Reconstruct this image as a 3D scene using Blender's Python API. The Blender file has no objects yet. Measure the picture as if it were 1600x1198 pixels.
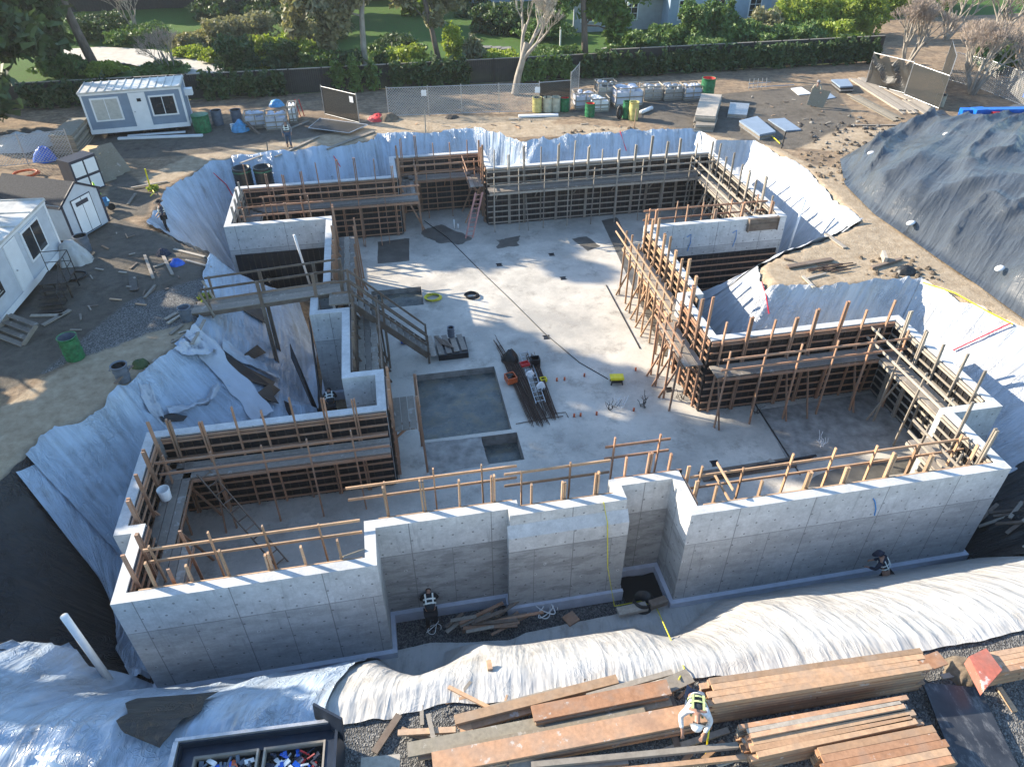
import bpy, math, random
import numpy as np
from mathutils import Vector, Matrix
R=math.radians
rnd=random.Random(7)
S=bpy.context.scene
C=S.collection
# ---------------------------------------------------------------- camera, sky, sun, exposure
YAW,PITCH,ROLL,FPX,CAMH=R(10.358),R(37.606),R(-0.278),1125.0,16.0
fw=Vector((math.sin(YAW)*math.cos(PITCH),math.cos(YAW)*math.cos(PITCH),-math.sin(PITCH)))
r0=Vector((math.cos(YAW),-math.sin(YAW),0)); u0=r0.cross(fw)
rt=r0*math.cos(ROLL)+u0*math.sin(ROLL); up=-r0*math.sin(ROLL)+u0*math.cos(ROLL)
cam=bpy.data.objects.new('camera',bpy.data.cameras.new('camera')); C.objects.link(cam)
cam.matrix_world=Matrix(((rt.x,up.x,-fw.x,0),(rt.y,up.y,-fw.y,0),(rt.z,up.z,-fw.z,CAMH),(0,0,0,1)))
cam.data.sensor_width=36; cam.data.lens=36*FPX/1600; cam.data.clip_end=2000; cam.data.clip_start=.1
S.camera=cam
SUN_EL,SUN_AZ=R(25.5),R(149)          # towards the sun: angle from +x, counter-clockwise
sdir=Vector((math.cos(SUN_AZ)*math.cos(SUN_EL),math.sin(SUN_AZ)*math.cos(SUN_EL),math.sin(SUN_EL)))
W=bpy.data.worlds.new('World'); S.world=W; W.use_nodes=True
nt=W.node_tree; sk=nt.nodes.new('ShaderNodeTexSky'); sk.sky_type='NISHITA'; sk.sun_disc=False
sk.sun_elevation=SUN_EL; sk.sun_rotation=math.pi/2-SUN_AZ; sk.air_density=1.3; sk.dust_density=.4; sk.ozone_density=3.6
nt.links.new(sk.outputs[0],nt.nodes['Background'].inputs[0]); nt.nodes['Background'].inputs[1].default_value=.14
sl=bpy.data.lights.new('sun','SUN'); sl.energy=5.0; sl.angle=R(.5); sl.color=(1,.87,.69)
so=bpy.data.objects.new('sun',sl); C.objects.link(so); so.rotation_euler=(-sdir).to_track_quat('-Z','Y').to_euler()
S.view_settings.view_transform='Standard'; S.view_settings.look='None'; S.view_settings.exposure=1.34; S.view_settings.gamma=1
S.cycles.max_bounces=5; S.cycles.diffuse_bounces=3; S.cycles.transparent_max_bounces=12

def at(x,y,z=0.):
    """point of the real horizontal plane z seen at photograph pixel (x, y)"""
    d=fw*FPX+rt*(x-800)+up*(599-y); t=(z-CAMH)/d.z
    return Vector((d.x*t,d.y*t,z))
def P2(l,z=0.): return [at(x,y,z) for x,y in l]
def hgt(x,y,z,y2):
    b=at(x,y,z); d=fw*FPX+rt*(x-800)+up*(599-y2); return CAMH+d.z*(math.hypot(b.x,b.y)/math.hypot(d.x,d.y))-z
# ---------------------------------------------------------------- numeric noise
def _h(ix,iy,s):
    n=(ix.astype(np.int64)*374761393+iy.astype(np.int64)*668265263+s*1442695041)&0x7fffffff
    n=((n^(n>>13))*1274126177)&0x7fffffff
    return ((n^(n>>16))&0xffff)/65535.
def vn(x,y,s=0):
    x=np.asarray(x,float);y=np.asarray(y,float)
    ix=np.floor(x).astype(int);iy=np.floor(y).astype(int);fx=x-ix;fy=y-iy
    fx=fx*fx*(3-2*fx);fy=fy*fy*(3-2*fy)
    return (_h(ix,iy,s)*(1-fx)+_h(ix+1,iy,s)*fx)*(1-fy)+(_h(ix,iy+1,s)*(1-fx)+_h(ix+1,iy+1,s)*fx)*fy
def fbm(x,y,s=0,o=4):
    t=0;a=.5
    for i in range(o): t=t+a*vn(x*2**i,y*2**i,s+i*17); a*=.5
    return t
def ridge(x,y,s=0): return 1-np.abs(2*vn(x,y,s)-1)
# ---------------------------------------------------------------- materials
class N:
    def __init__(s,name):
        s.m=bpy.data.materials.new(name); s.m.use_nodes=True; s.t=s.m.node_tree; s.b=s.t.nodes['Principled BSDF']
    def n(s,t,**k):
        o=s.t.nodes.new('ShaderNode'+t)
        for a,v in k.items():
            if a[0]=='i': o.inputs[int(a[1:])].default_value=v
            else: setattr(o,a,v)
        return o
    def l(s,a,b): s.t.links.new(a,b)
    def noise(s,co,scale,det=6,rough=.6,vec=None):
        o=s.n('TexNoise'); o.inputs['Scale'].default_value=scale; o.inputs['Detail'].default_value=det; o.inputs['Roughness'].default_value=rough
        if vec:
            mp=s.n('Mapping'); mp.inputs[3].default_value=vec; s.l(co,mp.inputs[0]); co=mp.outputs[0]
        s.l(co,o.inputs[0]); return o.outputs[0]
    def ramp(s,fac,stops,interp='LINEAR'):
        o=s.n('ValToRGB'); cr=o.color_ramp; cr.interpolation=interp
        while len(cr.elements)<len(stops): cr.elements.new(.5)
        for e,(p,c) in zip(cr.elements,stops): e.position=p; e.color=(*c,1) if len(c)==3 else c
        s.l(fac,o.inputs[0]); return o.outputs[0]
    def mix(s,f,a,b,mode='MIX'):
        o=s.n('Mix',data_type='RGBA',blend_type=mode)
        for k,v in((0,f),(6,a),(7,b)):
            if hasattr(v,'node'): s.l(v,o.inputs[k])
            else: o.inputs[k].default_value=v if k==0 else ((*v,1) if len(v)==3 else v)
        return o.outputs[2]
    def math(s,op,a,b=None,clamp=False):
        o=s.n('Math',operation=op,use_clamp=clamp)
        for k,v in((0,a),(1,b)):
            if v is None: continue
            if hasattr(v,'node'): s.l(v,o.inputs[k])
            else: o.inputs[k].default_value=v
        return o.outputs[0]
    def bump(s,h,st=.4,d=.02,nrm=None):
        o=s.n('Bump'); o.inputs['Strength'].default_value=st; o.inputs['Distance'].default_value=d; s.l(h,o.inputs['Height'])
        if nrm is not None: s.l(nrm,o.inputs['Normal'])
        s.l(o.outputs[0],s.b.inputs['Normal']); return o.outputs[0]
    def co(s,k=3): return s.n('TexCoord').outputs[k]
def g3(v): return (v,v,v)
def mul(c,k): return tuple(min(1,x*k) for x in c)
def simple(name,c,rough=.6,var=.25,scale=3,metal=0,bump=.2,island=0,spec=.5,vec=None,det=6):
    m=N(name); co=m.co(); nz=m.noise(co,scale,det,.6,vec)
    col=m.ramp(nz,[(.3,mul(c,1-var)),(.7,mul(c,1+var))])
    if island:
        rp=m.n('NewGeometry').outputs['Random Per Island']
        col=m.mix(1.0,col,m.ramp(rp,[(0,g3(1-island)),(1,g3(1))]),'MULTIPLY')
    m.l(col,m.b.inputs[0]); m.b.inputs['Roughness'].default_value=rough; m.b.inputs['Metallic'].default_value=metal
    m.b.inputs['Specular IOR Level'].default_value=spec
    if bump: m.bump(m.noise(co,scale*6,4),bump,.02)
    return m.m
M={}
def wood(name,c1,c2,isl=.45,splat=0,scale=1.):
    m=N(name); co=m.co(); g=m.noise(co,9*scale,5,.65,(1,1,5)); g2=m.noise(co,2.2,4)
    rp=m.math('FRACT',m.math('ADD',m.n('NewGeometry').outputs['Random Per Island'],m.math('MULTIPLY',m.n('ObjectInfo').outputs['Random'],7.3)))
    col=m.mix(rp,c1,c2); col=m.mix(1,col,m.ramp(m.math('FRACT',m.math('MULTIPLY',rp,5.7)),[(0,g3(1-isl)),(.5,g3(.92)),(1,g3(1.12))]),'MULTIPLY'); col=m.mix(1,col,m.ramp(g,[(.25,g3(.66)),(.75,g3(1.12))]),'MULTIPLY')
    col=m.mix(m.ramp(g2,[(.45,g3(0)),(.7,g3(.45))]),col,(.26,.235,.2))
    col=m.mix(m.ramp(m.noise(co,1.1,6,.7),[(.52,g3(0)),(.7,g3(.6))]),col,mul(c1,.55))
    if splat: col=m.mix(m.ramp(m.noise(co,3.5,7,.7),[(.60,g3(0)),(.64,g3(splat))]),col,(.5,.49,.46))
    m.l(col,m.b.inputs[0]); m.b.inputs['Roughness'].default_value=.75; m.bump(g,.25,.01); M[name]=m.m
wood('lumber_fresh',(.58,.35,.20),(.50,.33,.20))
wood('lumber_stud',(.50,.265,.155),(.37,.22,.14))
wood('lumber_used',(.23,.165,.12),(.14,.105,.08))
wood('lumber_grey',(.46,.41,.34),(.32,.28,.23))
wood('lumber_stack',(.52,.265,.14),(.54,.36,.23),splat=.6)
wood('deck_plank',(.34,.30,.25),(.25,.22,.19),splat=.4)
wood('plywood_form',(.37,.31,.22),(.28,.25,.19),splat=.4)
wood('plywood_yellow',(.62,.42,.18),(.55,.38,.18),.2)
wood('plywood_red',(.44,.13,.09),(.38,.12,.08),splat=.75)
M['black_panel']=simple('black_panel',(.012,.012,.014),.45,.5,4,bump=.1)
M['steel_dark']=simple('steel_dark',(.06,.055,.05),.5,.4,8,.6)
M['galv']=simple('galv',(.42,.43,.44),.4,.2,9,.7)
M['rust_rebar']=simple('rust_rebar',(.075,.045,.032),.8,.5,20,.2,island=.5)
M['white_paint']=simple('white_paint',(.74,.75,.76),.5,.06,2)
M['white_plastic']=simple('white_plastic',(.78,.78,.76),.4,.05,5,bump=0)
M['siding_blue']=simple('siding_blue',(.20,.26,.34),.6,.1,2)
M['siding_white']=simple('siding_white',(.50,.53,.57),.6,.1,2)
M['siding_grey']=simple('siding_grey',(.30,.33,.35),.6,.12,2)
M['siding_pale']=simple('siding_pale',(.27,.36,.46),.6,.1,2)
M['trim_dark']=simple('trim_dark',(.018,.025,.045),.5,.2,3)
M['shingle']=simple('shingle',(.035,.038,.045),.9,.4,14,bump=.5)
M['roof_metal']=simple('roof_metal',(.50,.50,.48),.45,.35,1.2,.2)
M['roof_grey']=simple('roof_grey',(.22,.22,.23),.85,.3,6,bump=.4)
M['glass']=simple('glass',(.02,.025,.03),.08,.2,2,bump=0,spec=.8)
M['curtain']=simple('curtain',(.45,.44,.40),.8,.15,6)
M['black_sign']=simple('black_sign',(.01,.01,.012),.5,.2,5)
M['green_bin']=simple('green_bin',(.014,.13,.05),.5,.6,6,det=10)
M['grey_bin']=simple('grey_bin',(.10,.125,.16),.5,.25,4)
M['yellow_bin']=simple('yellow_bin',(.42,.38,.14),.5,.25,4)
M['cream_bin']=simple('cream_bin',(.40,.39,.30),.5,.2,4)
M['blue_plastic']=simple('blue_plastic',(.01,.10,.50),.4,.3,6)
M['blue_paint']=simple('blue_paint',(.008,.13,.52),.35,.2,3)
M['tarp_blue']=simple('tarp_blue',(.06,.24,.45),.4,.4,5,bump=.5)
M['black_pipe']=simple('black_pipe',(.012,.014,.014),.4,.4,6)
M['pipe_green']=simple('pipe_green',(.03,.13,.07),.5,.3,6)
M['yellow_paint']=simple('yellow_paint',(.75,.62,.02),.4,.15,6)
M['lime_paint']=simple('lime_paint',(.45,.75,.02),.4,.15,6)
M['orange_paint']=simple('orange_paint',(.55,.11,.03),.4,.25,6)
M['red_paint']=simple('red_paint',(.50,.03,.03),.45,.25,6)
M['rope_yellow']=simple('rope_yellow',(.6,.55,.05),.6,.2,20)
M['cable_black']=simple('cable_black',(.02,.02,.022),.5,.3,20)
M['ribbon_red']=simple('ribbon_red',(.6,.02,.05),.5,.2,6)
M['blue_tie']=simple('blue_tie',(.03,.22,.55),.5,.2,6)
M['bark']=simple('bark',(.13,.105,.085),.9,.4,5,bump=.6,vec=(1,1,.3))
M['bark_pale']=simple('bark_pale',(.30,.27,.23),.9,.35,5,bump=.5,vec=(1,1,.3))
M['fence_dark']=simple('fence_dark',(.03,.029,.028),.8,.3,3)
M['twig']=simple('twig',(.46,.37,.30),.9,.3,8,bump=0,island=.4)
M['twig_pale']=simple('twig_pale',(.50,.45,.37),.9,.3,8,bump=0,island=.4)
M['skin']=simple('skin',(.34,.19,.13),.5,.1,9,bump=0)
M['hair']=simple('hair',(.02,.015,.012),.7,.2,30)
for nm,c in dict(cloth_navy=(.018,.026,.05),cloth_black=(.014,.014,.016),cloth_grey=(.20,.20,.21),cloth_jeans=(.05,.08,.13),cloth_tan=(.30,.26,.20),cloth_white=(.62,.62,.62),vest_dark=(.02,.03,.04),vest_lime=(.42,.50,.22),reflective=(.75,.78,.72),boot=(.07,.045,.03)).items(): M[nm]=simple(nm,c,.8,.2,12,bump=.3)
def leafmat(name,c,c2,tr=.25):
    m=N(name); rp=m.n('NewGeometry').outputs['Random Per Island']; co=m.co()
    col=m.mix(rp,c,c2); col=m.mix(1,col,m.ramp(m.noise(co,.9,3),[(.35,g3(.7)),(.65,g3(1.2))]),'MULTIPLY')
    m.l(col,m.b.inputs[0]); m.b.inputs['Roughness'].default_value=.55
    t=m.n('BsdfTranslucent'); m.l(m.mix(1,col,(1.0,1.0,.55),'MULTIPLY'),t.inputs[0])
    x=m.n('MixShader'); x.inputs[0].default_value=tr; m.l(m.b.outputs[0],x.inputs[1]); m.l(t.outputs[0],x.inputs[2])
    m.l(x.outputs[0],m.t.nodes['Material Output'].inputs[0]); M[name]=m.m
leafmat('leaf_dark',(.045,.085,.03),(.075,.13,.04))
leafmat('leaf_mid',(.08,.155,.04),(.14,.22,.055))
leafmat('leaf_bright',(.22,.31,.04),(.34,.40,.08),.45)
leafmat('leaf_olive',(.19,.20,.11),(.32,.30,.18),.35)
leafmat('leaf_grass',(.07,.14,.03),(.11,.18,.04),.3)
# concrete walls with panel seams, tie holes and form stains
def wallmat(name,base,stain):
    m=N(name); co=m.co(); sx=m.n('SeparateXYZ'); m.l(co,sx.inputs[0]); x,y,z=sx.outputs
    ge=m.n('NewGeometry'); sn=m.n('SeparateXYZ'); m.l(ge.outputs['True Normal'],sn.inputs[0])
    ax=m.math('ABSOLUTE',sn.outputs[1]); ay=m.math('ABSOLUTE',sn.outputs[0]); az=m.math('ABSOLUTE',sn.outputs[2])
    u=m.math('ADD',m.math('MULTIPLY',x,m.math('GREATER_THAN',ax,.5)),m.math('MULTIPLY',y,m.math('GREATER_THAN',ay,.5)))
    def line(v,per,off,w):
        a=m.math('FRACT',m.math('DIVIDE',m.math('ADD',v,off+400*per),per)); a=m.math('ABSOLUTE',m.math('SUBTRACT',a,.5))
        return m.math('GREATER_THAN',a,.5-w/per/2)
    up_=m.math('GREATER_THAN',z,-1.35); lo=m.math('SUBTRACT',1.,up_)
    sv=m.math('ADD',m.math('MULTIPLY',line(u,2.44,.45,.03),up_),m.math('MULTIPLY',line(u,2.44,.45,.03),lo))
    sv=m.math('ADD',sv,m.math('MULTIPLY',line(u,2.44,1.67,.022),lo))
    sh=m.math('LESS_THAN',m.math('ABSOLUTE',m.math('ADD',z,1.35)),.014)
    side=m.math('LESS_THAN',az,.5)
    seam=m.math('MULTIPLY',m.math('MAXIMUM',sv,sh),side)
    # tie holes
    def cell(v,per,off): 
        a=m.math('FRACT',m.math('DIVIDE',m.math('ADD',v,off+400*per),per)); return m.math('MULTIPLY',m.math('SUBTRACT',a,.5),per)
    row=m.math('FLOOR',m.math('DIVIDE',m.math('ADD',z,100.),.45))
    sh2=m.math('MULTIPLY',m.math('FRACT',m.math('MULTIPLY',row,.5)),.62)
    du=cell(m.math('ADD',u,sh2),.61,.1); dz=cell(z,.45,100-400*.45)
    dd=m.math('SQRT',m.math('ADD',m.math('MULTIPLY',du,du),m.math('MULTIPLY',dz,dz)))
    hole=m.math('MULTIPLY',m.math('LESS_THAN',dd,.034),side)
    n1=m.noise(co,.55,6,.65,(1,1,1.6)); n2=m.noise(co,3.,7,.7); n3=m.noise(co,14,5,.7)
    col=m.ramp(n1,[(.3,mul(base,.82)),(.7,mul(base,1.12))])
    col=m.mix(1,col,m.ramp(n2,[(.3,g3(.8)),(.65,g3(1.08))]),'MULTIPLY')
    col=m.mix(1,col,m.ramp(n3,[(.3,g3(.88)),(.6,g3(1.04))]),'MULTIPLY')
    band=m.noise(co,1.5,8,.78,(.55,.55,1.9))
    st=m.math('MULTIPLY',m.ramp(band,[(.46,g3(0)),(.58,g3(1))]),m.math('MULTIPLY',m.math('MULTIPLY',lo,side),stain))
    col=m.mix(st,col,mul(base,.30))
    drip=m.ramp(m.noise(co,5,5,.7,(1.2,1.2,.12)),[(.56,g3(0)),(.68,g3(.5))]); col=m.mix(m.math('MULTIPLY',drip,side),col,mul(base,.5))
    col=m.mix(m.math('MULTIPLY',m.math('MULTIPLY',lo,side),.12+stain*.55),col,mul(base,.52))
    mort=m.math('MULTIPLY',m.ramp(m.noise(co,2.4,5,.6),[(.56,g3(0)),(.62,g3(1))]),m.math('LESS_THAN',dd,.05))
    col=m.mix(m.math('MULTIPLY',mort,side),col,mul(base,1.25))
    col=m.mix(m.math('MULTIPLY',seam,.75),col,mul(base,.33))
    col=m.mix(m.math('MULTIPLY',hole,.75),col,mul(base,.25))
    m.l(col,m.b.inputs[0]); m.b.inputs['Roughness'].default_value=.8
    h=m.math('SUBTRACT',n3,m.math('MULTIPLY',m.math('MAXIMUM',seam,hole),1.2)); m.bump(h,.35,.012); M[name]=m.m
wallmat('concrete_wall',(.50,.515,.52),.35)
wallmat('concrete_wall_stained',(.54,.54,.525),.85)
def slabmat():
    m=N('concrete_slab'); co=m.co(); n1=m.noise(co,.22,6,.7); n2=m.noise(co,1.3,8,.7); n3=m.noise(co,.09,4,.6); n4=m.noise(co,24,4,.6)
    col=m.ramp(n2,[(.3,(.46,.43,.375)),(.68,(.60,.57,.505))])
    wet=m.ramp(n1,[(.44,g3(0)),(.60,g3(.6))]); col=m.mix(wet,col,(.25,.24,.215))
    col=m.mix(m.ramp(m.noise(co,.8,7,.75),[(.53,g3(0)),(.66,g3(.6))]),col,(.20,.185,.16))
    col=m.mix(m.ramp(m.noise(co,2.6,8,.8),[(.5,g3(0)),(.62,g3(.35))]),col,(.30,.275,.235))
    col=m.mix(m.ramp(m.noise(co,17,4,.7,(1,.4,1)),[(.6,g3(0)),(.7,g3(.4))]),col,(.24,.22,.19))
    col=m.mix(m.ramp(m.noise(co,5,6,.7),[(.58,g3(0)),(.7,g3(.35))]),col,(.62,.61,.58))
    m.l(col,m.b.inputs[0]); m.l(m.ramp(n1,[(.45,g3(.75)),(.65,g3(.45))]),m.b.inputs['Roughness']); m.bump(m.math('ADD',n4,n2),.2,.01); M['concrete_slab']=m.m
slabmat()
M['concrete_wet']=simple('concrete_wet',(.115,.11,.098),.35,.35,1.4,bump=.15,det=8)
M['concrete_rough']=simple('concrete_rough',(.27,.26,.24),.8,.4,2.2,bump=.5,det=9)
def pitmat():
    m=N('pit_floor'); co=m.co(); c=m.ramp(m.noise(co,1.6,9,.75),[(.32,(.035,.05,.05)),(.5,(.11,.12,.11)),(.68,(.20,.17,.11))]); c=m.mix(m.ramp(m.noise(co,7,8,.8),[(.55,g3(0)),(.68,g3(.6))]),c,(.24,.24,.22))
    m.l(c,m.b.inputs[0]); m.l(m.ramp(m.noise(co,1.1,5,.6),[(.4,g3(.12)),(.6,g3(.6))]),m.b.inputs['Roughness']); m.bump(m.noise(co,9,6,.7),.25,.01); M['pit_floor']=m.m
pitmat()
M['membrane']=simple('membrane',(.46,.49,.56),.5,.12,2.5,bump=.1)
def plastic(name,c,dirt,alpha=0,rough=.32,dk=(.36,.32,.27),tr=.0,crk=.5,web=1.):
    m=N(name); co=m.co(); uv=m.co(2); n1=m.noise(co,.9,8,.72); n2=m.noise(co,7,6,.7); n3=m.noise(co,.35,4,.6)
    col=m.ramp(n3,[(.3,mul(c,.85)),(.7,mul(c,1.08))])
    col=m.mix(m.ramp(n1,[(.48,g3(0)),(.64,g3(dirt))]),col,dk); col=m.mix(m.ramp(m.noise(uv,2.2,7,.75,(1,.3,1)),[(.54,g3(0)),(.66,g3(dirt))]),col,mul(dk,.75))
    col=m.mix(m.ramp(n2,[(.60,g3(0)),(.72,g3(dirt*.9))]),col,mul(dk,.6))
    m.l(col,m.b.inputs[0]); m.b.inputs['Roughness'].default_value=rough
    # fine creases: ridged anisotropic noise in two directions
    w=m.n('TexNoise'); w.inputs['Scale'].default_value=.5; m.l(co,w.inputs[0])
    def cr(vec,sc):
        a=m.noise(uv,sc,2,.5,vec); return m.math('SUBTRACT',1.,m.math('MULTIPLY',m.math('ABSOLUTE',m.math('SUBTRACT',a,.5)),6),True)
    c1=cr((1,.09,1),1.5);c2=cr((1,.16,1),3.6);c3=cr((.35,.5,1),1.1)
    h=m.math('ADD',m.math('ADD',c1,m.math('MULTIPLY',c2,.5)),m.math('MULTIPLY',c3,.7))
    mp=m.n('Mapping'); mp.inputs[3].default_value=(2.6,.75,1); wn=m.n('TexNoise'); wn.inputs['Scale'].default_value=1.3; m.l(uv,wn.inputs[0])
    va=m.n('VectorMath',operation='ADD'); m.l(uv,va.inputs[0]); m.l(wn.outputs[1],va.inputs[1]); m.l(va.outputs[0],mp.inputs[0])
    vo=m.n('TexVoronoi',feature='DISTANCE_TO_EDGE'); vo.inputs['Scale'].default_value=1.5; m.l(mp.outputs[0],vo.inputs[0]); e1=m.ramp(vo.outputs[0],[(0,g3(1)),(.07,g3(0))])
    vp=m.n('TexVoronoi',feature='DISTANCE_TO_EDGE'); vp.inputs['Scale'].default_value=4.2; m.l(mp.outputs[0],vp.inputs[0]); e2=m.ramp(vp.outputs[0],[(0,g3(1)),(.10,g3(0))])
    gate=m.ramp(m.noise(co,.8,4,.6),[(.42,g3(0)),(.6,g3(1))]); ee=m.math('MULTIPLY',m.math('MAXIMUM',e1,m.math('MULTIPLY',e2,.7)),m.math('MULTIPLY',gate,web))
    c1=m.math('MAXIMUM',c1,ee); m.bump(m.math('ADD',h,m.math('MULTIPLY',ee,.8)),.7,.045)
    col2=m.mix(m.math('MULTIPLY',m.math('MAXIMUM',c1,m.math('MULTIPLY',c2,.6)),crk),col,mul(c,1.5)); m.l(col2,m.b.inputs[0])  # whitened folds, with sky glints on the creases put into the colour
    M[name]=m.m
plastic('sheet_clear',(.30,.365,.44),.6,rough=.3,dk=(.15,.145,.135),crk=.65)
plastic('sheet_white',(.37,.395,.43),.5,rough=.3,dk=(.30,.28,.25),crk=.45)
plastic('sheet_dusty',(.40,.395,.38),.65,rough=.45,dk=(.28,.255,.22),crk=.25,web=.25)
plastic('sheet_black',(.055,.064,.074),.2,rough=.33,dk=(.085,.085,.082),crk=.3,web=.3)
plastic('liner_black',(.012,.012,.012),.3,rough=.5,dk=(.04,.035,.03))
def groundmat():
    m=N('ground_soil'); co=m.co(); a=m.n('Attribute',attribute_name='zone'); sc=m.n('SeparateColor'); m.l(a.outputs[0],sc.inputs[0])
    nb=m.noise(co,.5,8,.72); nf=m.noise(co,9,6,.7); nm=m.noise(co,2.2,7,.7)
    dirt=m.ramp(nm,[(.28,(.13,.092,.06)),(.5,(.26,.19,.125)),(.72,(.40,.31,.21))])
    dirt=m.mix(m.ramp(nb,[(.45,g3(0)),(.62,g3(.6))]),dirt,(.10,.085,.07))
    vo=m.n('TexVoronoi'); vo.inputs['Scale'].default_value=28; m.l(co,vo.inputs[0])
    grav=m.ramp(vo.outputs[1],[(0,(.045,.045,.045)),(.5,(.13,.13,.128)),(1,(.30,.30,.29))])
    grass=m.mix(m.ramp(nm,[(.4,g3(0)),(.65,g3(.6))]),m.ramp(nf,[(.3,(.03,.08,.012)),(.7,(.08,.17,.03))]),(.07,.085,.03))
    sand=m.ramp(nm,[(.3,(.25,.19,.125)),(.7,(.44,.36,.26))])
    def msk(i): 
        v=m.math('ADD',sc.outputs[i],m.math('MULTIPLY',m.math('SUBTRACT',nb,.5),.9)); return m.ramp(v,[(.42,g3(0)),(.58,g3(1))])
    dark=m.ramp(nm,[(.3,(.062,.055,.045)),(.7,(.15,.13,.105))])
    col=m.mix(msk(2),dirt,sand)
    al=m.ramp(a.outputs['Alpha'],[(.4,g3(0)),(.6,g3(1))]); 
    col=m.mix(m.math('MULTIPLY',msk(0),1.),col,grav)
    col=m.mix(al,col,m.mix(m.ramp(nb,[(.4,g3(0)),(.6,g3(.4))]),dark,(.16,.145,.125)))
    col=m.mix(msk(1),col,grass)
    m.l(col,m.b.inputs[0]); m.b.inputs['Roughness'].default_value=.95; m.b.inputs['Specular IOR Level'].default_value=.2
    m.bump(m.math('ADD',m.math('ADD',nf,nm),m.math('MULTIPLY',m.math('MULTIPLY',vo.outputs[0],sc.outputs[0]),1.5)),.7,.06); M['ground_soil']=m.m
groundmat()
def gravelmat():
    m=N('gravel'); co=m.co(); vo=m.n('TexVoronoi'); vo.inputs['Scale'].default_value=17; m.l(co,vo.inputs[0])
    m.l(m.ramp(vo.outputs[1],[(0,(.03,.032,.036)),(.6,(.10,.105,.11)),(1,(.30,.30,.31))]),m.b.inputs[0]); m.b.inputs['Roughness'].default_value=.8; m.bump(vo.outputs[0],.8,.04); M['gravel']=m.m
gravelmat()
M['driveway']=simple('driveway',(.46,.43,.38),.85,.15,1.5)
M['stone']=simple('stone',(.25,.24,.22),.9,.4,4,island=.6,bump=.5)
def meshmat(name,c,scale,fill):
    """woven chain link / privacy mesh: real see-through weave"""
    m=N(name); co=m.co(0); sx=m.n('SeparateXYZ'); m.l(m.n('TexCoord').outputs[2],sx.inputs[0])
    def w(sg):
        v=m.math('ADD',sx.outputs[0],m.math('MULTIPLY',sx.outputs[1],sg)); v=m.math('FRACT',m.math('MULTIPLY',v,scale)); return m.math('LESS_THAN',v,fill)
    k=m.math('MAXIMUM',w(1),w(-1)); m.b.inputs[0].default_value=(*c,1); m.b.inputs['Roughness'].default_value=.5
    t=m.n('BsdfTransparent'); x=m.n('MixShader'); m.l(k,x.inputs[0]); m.l(t.outputs[0],x.inputs[1]); m.l(m.b.outputs[0],x.inputs[2])
    m.l(x.outputs[0],m.t.nodes['Material Output'].inputs[0]); M[name]=m.m
meshmat('chain_link',(.45,.46,.46),5.5,.16)
meshmat('privacy_mesh',(.018,.02,.02),9,.68)
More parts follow.
